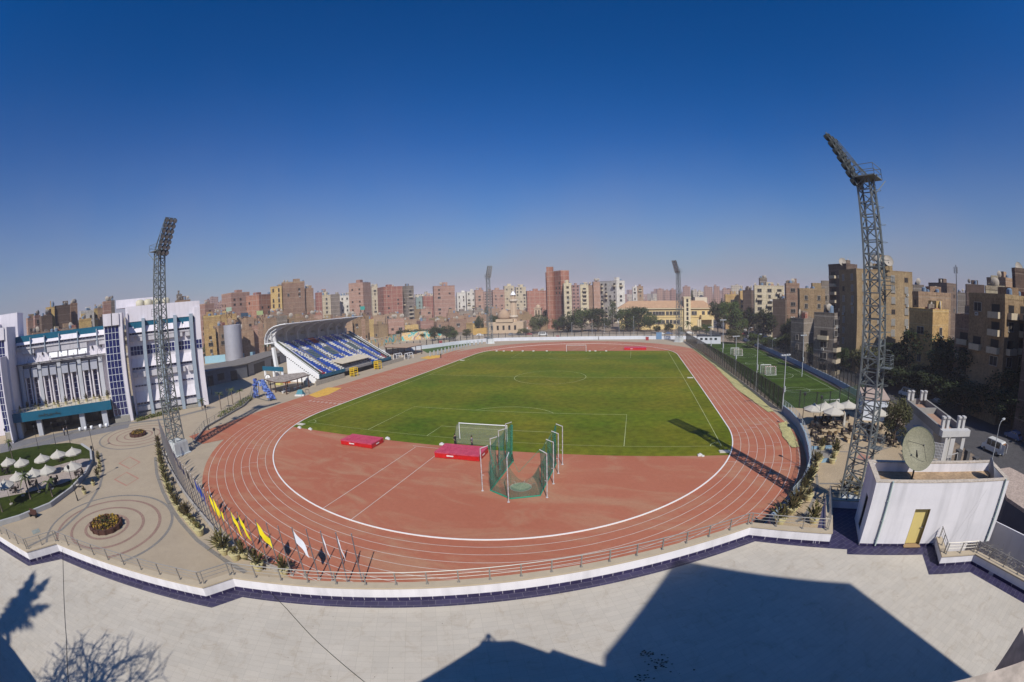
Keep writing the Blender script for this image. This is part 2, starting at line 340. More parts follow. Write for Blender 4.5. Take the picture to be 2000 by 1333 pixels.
# ---------------------------------------------------------------- left plaza patterns
GREYP = mat('grey_paving', (.20, .185, .165), .9, .1, .5, fine=6); MAUVE = mat('mauve_paving', (.27, .175, .135), .9, .1, .5, fine=6); PINKP = mat('pink_paving', (.37, .19, .14), .9, .1, .5)
C1 = at(208, 1028); C2 = at(270, 850)
def rings(c, rr, sc=1.0):
    for r, w, m in rr:
        g = MB(); g.ribbon(arc(c[0], c[1], r*sc, 0, 2*pi, 72)[:-1], w*sc, -.022, closed=True); struct('paving_ring', g, m)
rings(C1, [(3.0, .42, MAUVE), (5.1, .42, MAUVE), (7.3, .42, MAUVE), (8.9, .36, GREYP)])
rings(C2, [(3.2, .35, MAUVE), (5.0, .35, MAUVE), (7.0, .35, MAUVE), (9.0, .4, GREYP)])
for q in ((253, 904, 20, 11.5), (247, 935.5, 23, 13)):
    c = at(q[0], q[1]); a = [at(q[0]-q[2], q[1]+1), at(q[0], q[1]-q[3]), at(q[0]+q[2], q[1]-1), at(q[0], q[1]+q[3])]
    g = MB(); g.ribbon(a[::-1], .35, -.022, closed=True); struct('paving_diamond', g, PINKP)
g = MB(); bl = [at(*q) for q in ((303, 893), (306, 925), (318, 960), (336, 995), (352, 1018), (385, 1055), (440, 1095), (480, 1118))]; g.ribbon(bl, .5, -.018); 
g.ribbon([at(*q) for q in ((15, 1087), (60, 1065), (120, 1035), (170, 990), (195, 950), (203, 915), (197, 885))], .45, -.018)
g.ribbon([at(*q) for q in ((20, 880), (120, 850), (240, 828), (330, 818), (420, 795))], 1.6, -.018); struct('grey_paving_band', g, GREYP)
# asphalt access road before the left building
ASPH = mat('asphalt', (.075, .072, .075), .95, .15, .4, fine=5)
g = MB(); g.face([(x, y, -.024) for x, y in (at(0, 888), at(250, 836), at(258, 818), at(0, 868))]); struct('entrance_drive', g, mat('grey_drive', (.17, .165, .17), .9, .1, .5, fine=6))
# road beyond the right wall
g = MB(); g.face([(x, y, -.10) for x, y in ((75, -140), (99, -140), (93, 20), (91, 150), (90, 420), (76, 420), (77, 100), (78.5, -20), (72.5, -75))])
struct('street', g, ASPH)
g = MB(); g.box(93.5, -120, -.14, 99, -45, .02); g.box(93.5, -30, -.14, 98, 160, .02); g.box(72, -20, -.14, 77.3, 100, .03); struct('pavement', g, mat('street_paving', (.16, .14, .12), .9, .2, .5, fine=4))
# far street north of the stadium wall
g = MB(); fw = [at(760, 686), at(900, 662), at(1000, 658), at(1200, 656), at(1400, 660)]
g.ribbon([(-150, 50), (-95, 82), (-55, 118), (0, 123), (70, 122), (110, 122)], 11, -.10); struct('north_street', g, ASPH)
# ================================================================ our own low building: terrace roof, parapet, railing
TZ = 8.0
def brickmat(name, col, grout, w, h, gs=.012, rough=.5, var=.2):
    m = mat(name, col, rough, var, 1.2, spec=.4); n = m.node_tree.nodes; L = m.node_tree.links; b = n['Principled BSDF']
    src = b.inputs['Base Color'].links[0].from_socket
    tc = n.new('ShaderNodeTexCoord'); br = n.new('ShaderNodeTexBrick'); br.inputs['Scale'].default_value = 1; br.inputs['Brick Width'].default_value = w; br.inputs['Row Height'].default_value = h
    br.inputs['Mortar Size'].default_value = gs; br.inputs['Color1'].default_value = (1, 1, 1, 1); br.inputs['Color2'].default_value = (.7, .7, .72, 1); br.inputs['Mortar'].default_value = (*grout, 1)
    L.new(tc.outputs['Object'], br.inputs['Vector'])
    mm = n.new('ShaderNodeMix'); mm.data_type = 'RGBA'; mm.blend_type = 'MULTIPLY'; mm.inputs[0].default_value = 1; L.new(src, mm.inputs[6]); L.new(br.outputs[0], mm.inputs[7])
    m2 = n.new('ShaderNodeMix'); m2.data_type = 'RGBA'; L.new(br.outputs['Fac'], m2.inputs[0]); L.new(mm.outputs[2], m2.inputs[6]); m2.inputs[7].default_value = (*grout, 1); L.new(m2.outputs[2], b.inputs['Base Color']); return m
TILE = brickmat('indigo_floor_tile', (.040, .034, .085), (.16, .15, .18), .62, .31, .008)
SKIRT = brickmat('indigo_skirting_tile', (.030, .024, .075), (.45, .42, .45), .5, 3.0, .012)
# pale terrace slabs with stains
TF = mat('terrace_slabs', (.485, .44, .365), .85, .03, .35, col2=(.52, .475, .40))
def terrace_detail(m):
    n = m.node_tree.nodes; L = m.node_tree.links; b = n['Principled BSDF']; src = b.inputs['Base Color'].links[0].from_socket
    tc = n.new('ShaderNodeTexCoord'); br = n.new('ShaderNodeTexBrick'); br.offset = 0; br.inputs['Scale'].default_value = 1; br.inputs['Brick Width'].default_value = .6; br.inputs['Row Height'].default_value = .3
    br.inputs['Mortar Size'].default_value = .006; br.inputs['Mortar Smooth'].default_value = .5; br.inputs['Color1'].default_value = (1, 1, 1, 1); br.inputs['Color2'].default_value = (.92, .925, .935, 1); br.inputs['Mortar'].default_value = (.74, .73, .71, 1); br.inputs['Bias'].default_value = -.2
    L.new(tc.outputs['Object'], br.inputs['Vector'])
    nz = n.new('ShaderNodeTexNoise'); nz.inputs['Scale'].default_value = 1.1; nz.inputs['Detail'].default_value = 9; nz.inputs['Roughness'].default_value = .75; nz.inputs['Distortion'].default_value = .8; L.new(tc.outputs['Object'], nz.inputs['Vector'])
    r = n.new('ShaderNodeMapRange'); r.inputs[1].default_value = .52; r.inputs[2].default_value = .74; r.inputs[3].default_value = 0; r.inputs[4].default_value = .55; L.new(nz.outputs[0], r.inputs[0])
    mm = n.new('ShaderNodeMix'); mm.data_type = 'RGBA'; mm.blend_type = 'MULTIPLY'; mm.inputs[0].default_value = 1; L.new(src, mm.inputs[6]); L.new(br.outputs[0], mm.inputs[7])
    m2 = n.new('ShaderNodeMix'); m2.data_type = 'RGBA'; L.new(r.outputs[0], m2.inputs[0]); L.new(mm.outputs[2], m2.inputs[6]); m2.inputs[7].default_value = (.30, .23, .155, 1)
    # small dark droppings and specks
    vo = n.new('ShaderNodeTexVoronoi'); vo.inputs['Scale'].default_value = 1.6; L.new(tc.outputs['Object'], vo.inputs['Vector'])
    r2 = n.new('ShaderNodeMapRange'); r2.inputs[1].default_value = .02; r2.inputs[2].default_value = .05; r2.inputs[3].default_value = .75; r2.inputs[4].default_value = 0; L.new(vo.outputs['Distance'], r2.inputs[0])
    m3 = n.new('ShaderNodeMix'); m3.data_type = 'RGBA'; L.new(r2.outputs[0], m3.inputs[0]); L.new(m2.outputs[2], m3.inputs[6]); m3.inputs[7].default_value = (.10, .085, .07, 1)
    L.new(m3.outputs[2], b.inputs['Base Color'])
terrace_detail(TF)
TR_ANG = radians(25.3)
def loc2(p, o, a):
    x, y = p[0]-o[0], p[1]-o[1]; return (x*cos(a)+y*sin(a), -x*sin(a)+y*cos(a))
TO = (4.9, -99.4)
def T(ps): return [loc2(p, TO, TR_ANG) for p in ps]
cb = thing('clubhouse', 'low white clubhouse whose pale tiled roof terrace has an indigo tile border', 'building', (TO[0], TO[1], 0), TR_ANG)
PP = [(-20, -114.7), (-7.4, -108.9), (-6.9, -106.3), (4.3, -101.0), (4.9, -99.4), (27.9, -88.6), (32.25, -90.15), (34.0, -85.9)]
QQ = [(-20, -115.6), (-6.8, -109.35), (-5.9, -106.65), (5.2, -101.45), (5.8, -99.85), (28.2, -89.3), (33.2, -91.2), (33.0, -91.65), (37.55, -93.3), (36.9, -95.1), (39.6, -96.15), (41.3, -100.3), (44.5, -108)]
tf = MB(); tf.face([(x, y, TZ) for x, y in T(QQ+[(50, -125), (45, -150), (-30, -150), (-30, -120)])]); tf.build('terrace_floor', TF, cb)
st = MB()
inner = [(-20, -114.6), (-7.4, -108.85), (-6.9, -106.25), (4.3, -100.95), (4.9, -99.35), (27.9, -88.55), (32.1, -90.05)]
st.face([(x, y, TZ-.03) for x, y in T(PP+[(36.4, -86.95), (39.2, -92.8), (38.2, -94.55), (40.35, -95.35), (42.1, -99.7), (45, -107), (48, -118), (38, -118), (0, -118), (-20, -118)])])
st.build('tile_border', TILE, cb)
wl = MB(); wl.wall(T([(x, y) for x, y in PP]), .36, TZ-.2, TZ+.62)
pwl = wl.build('parapet', WHITE, cb)
wl = MB(); wl.wall(T(PP), .44, TZ+.622, TZ+.70); wl.build('coping', CREAMP, pwl)
wl = MB(); wl.wall(T(PP), .375, TZ-.1, TZ+.13); wl.build('skirting', SKIRT, pwl)
wl = MB(); wl.wall(T([(-20, -114.2), (-7.75, -108.6), (-7.25, -106.15), (4.05, -100.75), (4.65, -99.15), (27.8, -88.2), (32.15, -89.8), (33.8, -85.9), (36.5, -86.8), (45, -91), (52, -110)]), .1, 0, TZ-.05); wl.build('outer_wall', WHITE, cb)
# low wall in front of the tower gap
wl = MB(); wl.wall(T([(33.85, -86.0), (36.4, -86.95)]), .3, TZ-.2, TZ+.45); lw = wl.build('parapet', WHITE, cb); 
wl = MB(); wl.wall(T([(33.85, -86.0), (36.4, -86.95)]), .36, TZ+.45, TZ+.5); wl.build('coping', CREAMP, lw)
# corner return by the door
RP = [(38.95, -92.9), (38.2, -94.55), (40.35, -95.35), (42.1, -99.7), (45.0, -107)]
wl = MB(); wl.wall(T(RP), .34, TZ-.2, TZ+.5); rw = wl.build('parapet', WHITE, cb)
wl = MB(); wl.wall(T(RP), .42, TZ+.502, TZ+.57); wl.build('coping', CREAMP, rw)
wl = MB(); wl.wall(T(RP), .355, TZ-.1, TZ+.12); wl.build('skirting', SKIRT, rw)
def railing(path, z0, step, parent, h=.66, rails=3, name='railing', mt=None, pw=.055):
    mt = mt or STEEL; pts = [path[0]]; nodes = []
    g = MB()
    for k in range(rails):
        z = z0+h-(h-.12)*k/rails; g.tube([(x, y, z) for x, y in path], .05 if k == 0 else .028, 6)
    o = g.build(name, mt, parent)
    pm = MB(); pm.box(-pw/2, -pw/2, 0, pw/2, pw/2, h-.02); pm.box(-.06, -.06, 0, .06, .06, .02); pme = pm.mesh('post', mt)
    for i in range(len(path)-1):
        a, b = path[i], path[i+1]; l = hypot(b[0]-a[0], b[1]-a[1]); n = max(1, round(l/step)); an = atan2(b[1]-a[1], b[0]-a[0])
        for k in range(n+(1 if i == len(path)-2 else 0)):
            t = k/n+(.12/l if k == 0 else (-.12/l if k == n else 0)); link('post', pme, o, (a[0]+(b[0]-a[0])*t, a[1]+(b[1]-a[1])*t, z0), an)
        if i < len(path)-2: link('post', pme, o, (a[0]+(b[0]-a[0])*(1-.12/l), a[1]+(b[1]-a[1])*(1-.12/l), z0), an)
    return o
railing(T([(-14, -111.9), (-7.45, -108.86), (-6.95, -106.27), (4.27, -100.97), (4.87, -99.37), (27.88, -88.57), (32.2, -90.1), (33.9, -86.0)]), TZ+.70, 1.35, cb)
railing(T([(33.9, -86.0), (36.4, -86.95)]), TZ+.5, 1.2, cb, h=.8, mt=DARK)
railing(T(RP[:4]+[(43.5, -103)]), TZ+.57, 1.2, cb, h=.62)
# cables and litter on the terrace
CAB = mat('black_cable', (.012, .012, .012), .7, .1)
def cable(ps, lab, w=.022):
    P = [at(u, v, TZ) for u, v in ps]; g = MB(); g.tube([(x, y, TZ+.02+.0) for x, y in P], w, 5); g.tube([(P[0][0], P[0][1], TZ+.02), (P[0][0]-.15, P[0][1]+.35, TZ+.75)], w, 5)
    tag(g.build('cable', CAB), lab, 'cable')
cable([(123, 1086), (124, 1130), (126, 1190), (130, 1250), (134, 1333), (140, 1400)], 'thin black cable crossing the terrace by the shadow of the palm')
cable([(529, 1158), (560, 1190), (610, 1245), (660, 1290), (712, 1333), (760, 1370)], 'thin black cable slanting over the terrace from the middle of the parapet')
dk = mat('dead_leaves', (.05, .035, .02), .95, .3, 4)
lf = MB(); lr = random.Random(5)
for cx, cy, n, sp in ((1283, 1293, 26, .25), (1262, 1278, 14, .12), (1256, 1325, 12, .15), (1300, 1305, 10, .4)):
    c = at(cx, cy, TZ)
    for _ in range(n):
        x, y = c[0]+lr.gauss(0, sp), c[1]+lr.gauss(0, sp*.6); a = lr.random()*6; s = .05; z = TZ+.01+lr.random()*.02
        lf.face([(x+s*cos(a+k*1.57), y+s*sin(a+k*1.57)*.6, z+.008*k) for k in range(4)])
tag(lf.build('leaves', dk), kind='stuff')
# ---------------------------------------------------------------- stair house on the terrace
JAMB = mat('olive_jamb', (.24, .19, .08), .8, .06)
hf = thing('stair_house', 'white rooftop stair house with a pale yellow door and a big dish on its roof', 'building', (34.1, -91.0, TZ), radians(-20))
HL, HD, HH = 9.6, 3.1, 3.6
DX0, DX1, DH = 2.95, 4.0, 2.15
g = MB()
# front wall with door opening, other walls hollow
def slab(x0, y0, z0, x1, y1, z1): g.box(x0, y0, z0, x1, y1, z1)
slab(0, 0, 0, DX0, .28, HH); slab(DX1, 0, 0, HL, .28, HH); slab(DX0, 0, DH, DX1, .28, HH)
slab(0, HD-.28, 0, HL, HD, HH)
slab(0, .28, 0, .28, 1.0, HH); slab(0, 1.75, 0, .28, HD-.28, HH); slab(0, 1.0, 0, .28, 1.75, .35); slab(0, 1.0, 2.3, .28, 1.75, HH)
slab(HL-.28, .28, 0, HL, HD-.28, HH)
hw = g.build('wall', WHITE, hf)
g = MB(); g.box(.28, .28, HH-.62, HL-.28, HD-.28, HH-.5); g.build('roof', mat('dusty_roof_screed', (.36, .25, .15), .95, .2, 1, fine=6), hf)
g = MB(); 
for a, b in (((.0, -.02), (HL, -.02)), ((0, HD+.02), (HL, HD+.02))): g.box(-.03, min(a[1], b[1])-.0 if a[1] < 0 else HD-.3, HH, HL+.03, .3 if a[1] < 0 else HD+.02, HH+.05)
g.box(-.03, .3, HH, .3, HD-.3, HH+.05); g.box(HL-.3, .3, HH, HL+.03, HD-.3, HH+.05); g.build('coping', mat('dirty_coping', (.50, .43, .35), .9, .15, 1.5, fine=8), hw)
g = MB(); g.box(DX0, .22, .03, DX1, .27, DH); dr = g.build('door', mat('pale_yellow_door', (.62, .50, .19), .55, .04), hf)
g = MB(); g.box(DX1-.16, .15, 1.0, DX1-.08, .22, 1.06); g.box(DX1-.24, .13, 1.0, DX1-.08, .16, 1.05); g.build('handle', STEEL, dr)
g = MB(); g.box(DX0, .02, .03, DX0+.03, .22, DH); g.box(DX1-.03, .02, .03, DX1, .22, DH); g.box(DX0+.03, .02, DH-.03, DX1-.03, .22, DH); g.build('door_jamb', JAMB, dr)
g = MB(); g.box(DX0-.05, -.22, 0, DX1+.05, .18, .03); g.build('step', mat('tan_step', (.33, .22, .12), .8, .1), hf)
g = MB(); g.box(-.02, -.012, 0, DX0-.02, 0, .12); g.box(DX1+.02, -.012, 0, 5.0, 0, .12); g.build('skirting', SKIRT, hf)
g = MB(); g.box(.10, 1.0, .35, .14, 1.75, 2.3); w = g.build('window', GLASSD, hf)
g = MB(); 
for y in (1.0, 1.33, 1.70): g.box(.05, y, .35, .1, y+.05, 2.3)
g.box(.05, 1.0, .35, .1, 1.75, .42); g.box(.05, 1.0, 2.23, .1, 1.75, 2.3); g.build('frame', DARK, w)
PIPE = mat('pale_green_pipe', (.42, .50, .47), .5, .06)
for x in (1.0, 9.25):
    g = MB(); g.bar((x, -.08, .05), (x, -.08, HH+.1), .11, n=10); 
    for z in (.4, 1.5, 2.6): g.box(x-.08, -.1, z, x+.08, 0, z+.04)
    g.build('drainpipe', PIPE, hf)
crk = MB(); 
for base, pts in ((0, [(7.0, .3), (7.25, .9), (7.15, 1.5), (7.5, 2.1), (7.6, 2.7), (7.9, 3.2)]), (0, [(6.2, .2), (6.6, 1.0), (7.0, 1.8), (7.4, 2.5)])):
    for (a, b), (c, d) in zip(pts, pts[1:]): crk.face([(a, -.002, b), (a+.012, -.002, b), (c+.012, -.002, d), (c, -.002, d)])
crk.build('wall_crack', mat('crack_line', (.25, .24, .24), 1, .1), hf)
# dishes
DISHM = mat('dish_olive_mesh', (.215, .205, .14), .6, .10, 2, fine=14); RIMM = mat('dish_rim', (.17, .19, .12), .5, .05)
def dish(name, lab, c, R, el, az, mt, rimm, mast, parentless=True, arm=True, grp=None):
    t = thing(name, lab, 'satellite dish', (c[0], c[1], c[2]), 0, grp)
    ax = Vector((sin(az)*cos(el), cos(az)*cos(el), sin(el))); q = ax.to_track_quat('Z', 'Y'); ctr = Vector((0, 0, mast))
    g = MB(); N = 28; vs = []; fs = []; rings_ = 7
    for j in range(rings_+1):
        r = R*j/rings_
        for i in range(N): vs.append(ctr+q @ Vector((r*cos(2*pi*i/N), r*sin(2*pi*i/N), .28*r*r/R-.22*R)))
    for j in range(rings_):
        for i in range(N): fs.append((j*N+i, j*N+(i+1) % N, (j+1)*N+(i+1) % N, (j+1)*N+i))
    g.raw(vs, fs); g.raw([v-q @ Vector((0, 0, .02)) for v in vs], [f[::-1] for f in fs]); r_ = g.build('reflector', mt, t, smooth=True)
    g = MB(); edge = [ctr+q @ Vector((R*cos(2*pi*i/N), R*sin(2*pi*i/N), .06*R)) for i in range(N+1)]; g.tube(edge, .035*R/1.2, 6); g.build('rim', rimm, t)
    g = MB(); g.bar((0, 0, 0), (0, 0, mast-.3*R), .12*R/1.2, n=8); g.bar((0, 0, mast-.3*R), ctr-q @ Vector((0, 0, .25*R)), .10*R/1.2, n=8); g.box(-.2*R, -.2*R, -.02, .2*R, .2*R, .03); g.build('mast', DARK, t)
    if arm:
        g = MB(); f = ctr+q @ Vector((0, 0, .62*R))
        for a in (2.6, 5.4): g.bar(ctr+q @ Vector((.75*R*cos(a), .75*R*sin(a), .0)), f, .022, n=5)
        g.bar(f-q @ Vector((0, 0, .08)), f+q @ Vector((0, 0, .08)), .09, n=8); g.build('feed_arm', DARK, t)
    return t
def H2W(x, y, a=radians(-20), o=(34.1, -91.0)): return (o[0]+x*cos(a)-y*sin(a), o[1]+x*sin(a)+y*cos(a))
d1 = H2W(2.75, 1.55)
dish('satellite_dish', 'large olive satellite dish standing on the stair house roof', (d1[0], d1[1], TZ+HH-.5), 1.17, radians(33), radians(193), DISHM, RIMM, 1.75)
d2 = H2W(8.75, 1.5)
dish('satellite_dish', 'small grey dish leaning in the corner of the stair house roof', (d2[0], d2[1], TZ+HH-.5), .62, radians(20), radians(120), mat('dish_grey', (.22, .24, .28), .5, .1), mat('dish_grey_rim', (.5, .55, .58), .5, .05), .62, arm=False)
g = MB(); g.lathe([(.16, 0), (.2, .05), (.15, .3), (.17, .42)], *H2W(5.3, .55), n=10, z0=TZ+HH-.5); tag(g.build('roof_vent', mat('rusty_pink', (.32, .2, .16), .9, .2, 6)), 'short rusty vent pot on the stair house roof', 'vent')
g = MB(); c = H2W(7.6, .8); g.lathe([(.28, 0), (.3, .08), (.1, .16)], c[0], c[1], n=12, z0=TZ+HH-.5); tag(g.build('roof_bowl', DARK), 'dark upturned bowl lying on the stair house roof', 'bowl')
# ---------------------------------------------------------------- neighbouring wing to the right
nb = thing('side_wing', 'long low wing with a pink-beige flat roof beyond the stair house', 'building', (47, -93, 0))
g = MB(); rp = [at(1946, 917, 7.6), at(1972, 913, 7.6), (56.5, -92.0), (60, -112), (51.5, -112), at(1967, 972, 7.6)]
rp = [(x-47, y+93) for x, y in rp]; g.prism(rp, 0, 7.35); g.build('wall', mat('wing_render', (.10, .10, .12), .9, .1, .8), nb)
g = MB(); g.prism(rp, 7.35, 7.6); g.build('roof', mat('wing_roof', (.42, .33, .27), .9, .12, .8, fine=6), nb)
# ---------------------------------------------------------------- upper roofs at and behind the camera: they cast the big shadows
ub = thing('upper_storey', 'cream topped upper storey with a pale ledge looking down on the terrace', 'building', (26, -115, 0))
def rel(ps): return [(x-26, y+115) for x, y in ps]
UP = [(19.3, -111.2), (20.75, -108.2), (21.75, -107.86), (22.35, -108.0), (23.2, -108.27), (23.3, -108.05), (25.3, -108.75), (29.5, -110.3), (30.2, -112), (31, -124), (14, -124), (13, -121)]
g = MB(); g.prism(rel(UP), TZ, 18.55); g.build('wall', mat('upper_wall', (.42, .36, .30), .9, .08, 1, fine=8), ub)
g = MB(); g.prism(rel(UP), 18.55, 18.95); g.build('ledge', mat('ledge_cream', (.50, .42, .34), .9, .10, 2.5, fine=14), ub)
tb = thing('stair_tower', 'tall plain tower block rising behind the photographer', 'building', (36, -119, 0))
g = MB(); g.prism([(x-36, y+119) for x, y in [(32.2, -112.3), (32.4, -112.25), (40.6, -115.6), (43.4, -123.0), (38, -130), (30, -130), (29.4, -118.9)]], TZ, 30); g.build('wall', WHITE, tb)
lb = thing('low_block', 'plain roof block behind the terrace beside the bare tree', 'building', (2, -124, 0))
g = MB(); g.prism([(-6, -121.6), (1.9, -121.3), (3.7, -120.7), (6.4, -120.1), (8.2, -121.6), (8, -130), (-6, -130)] and [(x-2, y+124) for x, y in [(-6, -121.6), (1.9, -121.3), (3.7, -120.7), (6.4, -120.1), (8.2, -121.6), (8, -130), (-6, -130)]], TZ, 16); g.build('wall', WHITE, lb)
# photographer: one continuous figure standing behind the lens on the upper roof
SKIN = mat('skin', (.38, .22, .15), .6, .05); CLOTHD = mat('dark_jacket', (.03, .035, .05), .9, .1)
def skinned(name, joints, edges, m, parent=None, sub=1):
    me = bpy.data.meshes.new(name); me.from_pydata([j[0] for j in joints], edges, []); me.materials.append(m)
    o = link(name, me, parent); sk = o.modifiers.new('skin', 'SKIN'); me.skin_vertices[0].data[0].use_root = True
    for i, j in enumerate(joints): me.skin_vertices[0].data[i].radius = (j[1], j[2] if len(j) > 2 else j[1])
    ss = o.modifiers.new('sub', 'SUBSURF'); ss.levels = sub; ss.render_levels = sub
    return o
def person(name, lab, loc, rot, shirt, pants, pose='walk', scale=1.0, hair=(.015, .012, .01)):
    t = thing(name, lab, 'person', loc, rot); t.scale = (scale,)*3
    if pose == 'photo': ar = [((.22, .02, 1.42), .06), ((.33, .12, 1.2), .05), ((.10, .18, 1.56), .035)]; lg = .0
    elif pose == 'walk': ar = [((.21, .0, 1.42), .06), ((.26, .08, 1.15), .045), ((.25, .22, .95), .032)]; lg = .16
    else: ar = [((.21, .0, 1.42), .06), ((.27, -.02, 1.13), .045), ((.27, .06, .88), .032)]; lg = .03
    J = [((0, 0, .95), .15, .12), ((0, 0, 1.15), .14, .10), ((0, .0, 1.35), .17, .11), ((0, .0, 1.48), .07, .07), ((0, .02, 1.56), .05, .05), ((0, .03, 1.68), .095, .11), ((0, .03, 1.76), .08, .09)]
    E = [(0, 1), (1, 2), (2, 3), (3, 4), (4, 5), (5, 6)]
    for s in (-1, 1):
        k = len(J)
        for i, (p, r) in enumerate(ar):
            yy = p[1]*(s if pose == 'walk' else 1); J.append(((p[0]*s, yy, p[2]), r)); E.append((2 if i == 0 else k+i-1, k+i))
        h = k+len(ar)-1; hp = J[h][0]
        for f in range(3): J.append(((hp[0]+s*.01*(f-1), hp[1]+.03+.012*f, hp[2]-.09+.01*f), .012)); E.append((h, len(J)-1))
        k = len(J); sy = lg*s
        for i, (p, r) in enumerate((((.09*s, 0, .86), .095), ((.10*s, sy*.6, .48), .06), ((.10*s, sy-.0, .08), .04), ((.10*s, sy+.14, .04), .035))):
            J.append((p, r)); E.append((0 if i == 0 else k+i-1, k+i))
    b = skinned('body', J, E, SKIN, t)
    me = b.data; me.materials.append(mat('shirt_%d_%d_%d' % tuple(int(c*99) for c in shirt), shirt, .9, .08)); me.materials.append(mat('pants_%d_%d_%d' % tuple(int(c*99) for c in pants), pants, .9, .08))
    # shirt and trousers as close shells
    g = MB(); g.lathe([(.155, .88), (.165, 1.0), (.15, 1.15), (.19, 1.34), (.18, 1.43), (.08, 1.50)], 0, 0, 12); o = g.build('shirt', me.materials[1], t, True); o.scale = (1.15, .78, 1)
    g = MB()
    for s in (-1, 1): g.bar((.09*s, 0, .95), (.10*s, lg*s*.6, .5), .22, .15, n=8); g.bar((.10*s, lg*s*.6, .5), (.10*s, lg*s, .1), .15, .12, n=8)
    for s in (-1, 1):
        a = [((p[0]*s), p[1]*(s if pose == 'walk' else 1), p[2]) for p, r in ar]; g.bar(a[0], a[1], .14, .11, n=8)
    g.build('trousers', me.materials[2], t, True)
    g = MB(); g.lathe([(.105, 1.70), (.115, 1.76), (.09, 1.84), (.03, 1.865)], 0, .015, 10); g.build('hair', mat('dark_hair', hair, .9, .1), t, True)
    return t
cp = (CAMP[0]-cf[0]*.28+.02, CAMP[1]-cf[1]*.28)
ph = person('person', 'person on the upper roof raising both arms to hold a camera', (cp[0], cp[1]-.10, 18.55), .2, (.03, .035, .05), (.05, .05, .06), 'photo')
# bare tree and palm behind the camera whose shadows fall on the terrace
BARK = mat('bare_bark', (.16, .12, .09), .95, .15, 3)
def bare_tree(name, lab, base, top, seed, levels=5, spread=.55, w=.32):
    t = thing(name, lab, 'tree', base); R = random.Random(seed); g = MB(); tw = MB()
    def grow(p, d, l, r, lv):
        q = p+d*l; (g if lv > 2 else tw).bar(p, q, r, r*.7, n=5)
        if lv == 0: return
        for k in range(3 if lv > 1 else 4):
            v = Vector((R.gauss(0, 1), R.gauss(0, 1), R.gauss(.15, .6))).normalized()
            nd = (d+v*spread*(1.1 if lv < 3 else 1)).normalized(); grow(q if k < 2 else p+d*l*.6, nd, l*R.uniform(.62, .85), r*.62, lv-1)
    h = top-base[2]; g.bar((0, 0, 0), (0.2, 0, h*.45), w*1.3, w, n=8); grow(Vector((.2, 0, h*.45)), Vector((0, 0, 1)), h*.16, w*.8, levels)
    g.build('trunk', BARK, t); tw.build('twigs', BARK, t); return t
bare_tree('bare_tree', 'leafless tree behind the terrace whose twiggy shadow falls on the slabs', (12.6, -121.6, 0), 24.2, 11, 6, 1.0, .85)
def palm(name, lab, loc, h, R=2.2, n=22, seed=0, grp=None, w=.28, droop=.6, cat='palm tree', frond=None, span=None):
    t = thing(name, lab, cat, loc, 0, grp); rr = random.Random(seed)
    g = MB(); prof = [(w*.75, 0), (w*.55, h*.1), (w*.45, h*.6), (w*.5, h-.2), (w*.3, h)]; g.lathe(prof, n=8)
    for k in range(int(h/.35)): g.lathe([(w*.56, k*.35), (w*.56, k*.35+.06)], n=8)
    g.build('trunk', BARK, t)
    g = MB()
    for i in range(n):
        a = 2*pi*i/n*2.4+rr.random()*.4 if span is None else rr.uniform(*span); up = rr.uniform(.1, 1.1)-(.5 if i % 4 == 0 else 0); L = R*rr.uniform(.8, 1.1); prev = None; S = 7
        for s in range(S+1):
            u = s/S; x = L*u*cos(up*(1-u*.5)); z = L*(sin(up)*u-droop*u*u*.9); c = Vector((x*cos(a), x*sin(a), h+z)); sd = Vector((-sin(a), cos(a), 0))
            wd = .26*R/2.2*sin(pi*min(1, u*.85+.15))+.02
            if prev is not None:
                pc_, pw = prev
                for sg in (-1, 1):
                    g.face([pc_, c, c+sd*sg*wd-Vector((0, 0, wd*.5)), pc_+sd*sg*pw*.55-Vector((0, 0, pw*.2))])
            prev = (c, wd)
    g.build('crown', frond or FROND, t); return t
FROND = mat('palm_frond', (.045, .075, .02), .8, .3, 2, col2=(.09, .11, .03), randv=.2)
palm('palm_tree', 'tall palm behind the terrace whose drooping crown shades one corner', (8.4, -139.0, 0), 34, 6.6, 10, 4, None, .5, .85, span=(radians(80), radians(140)))
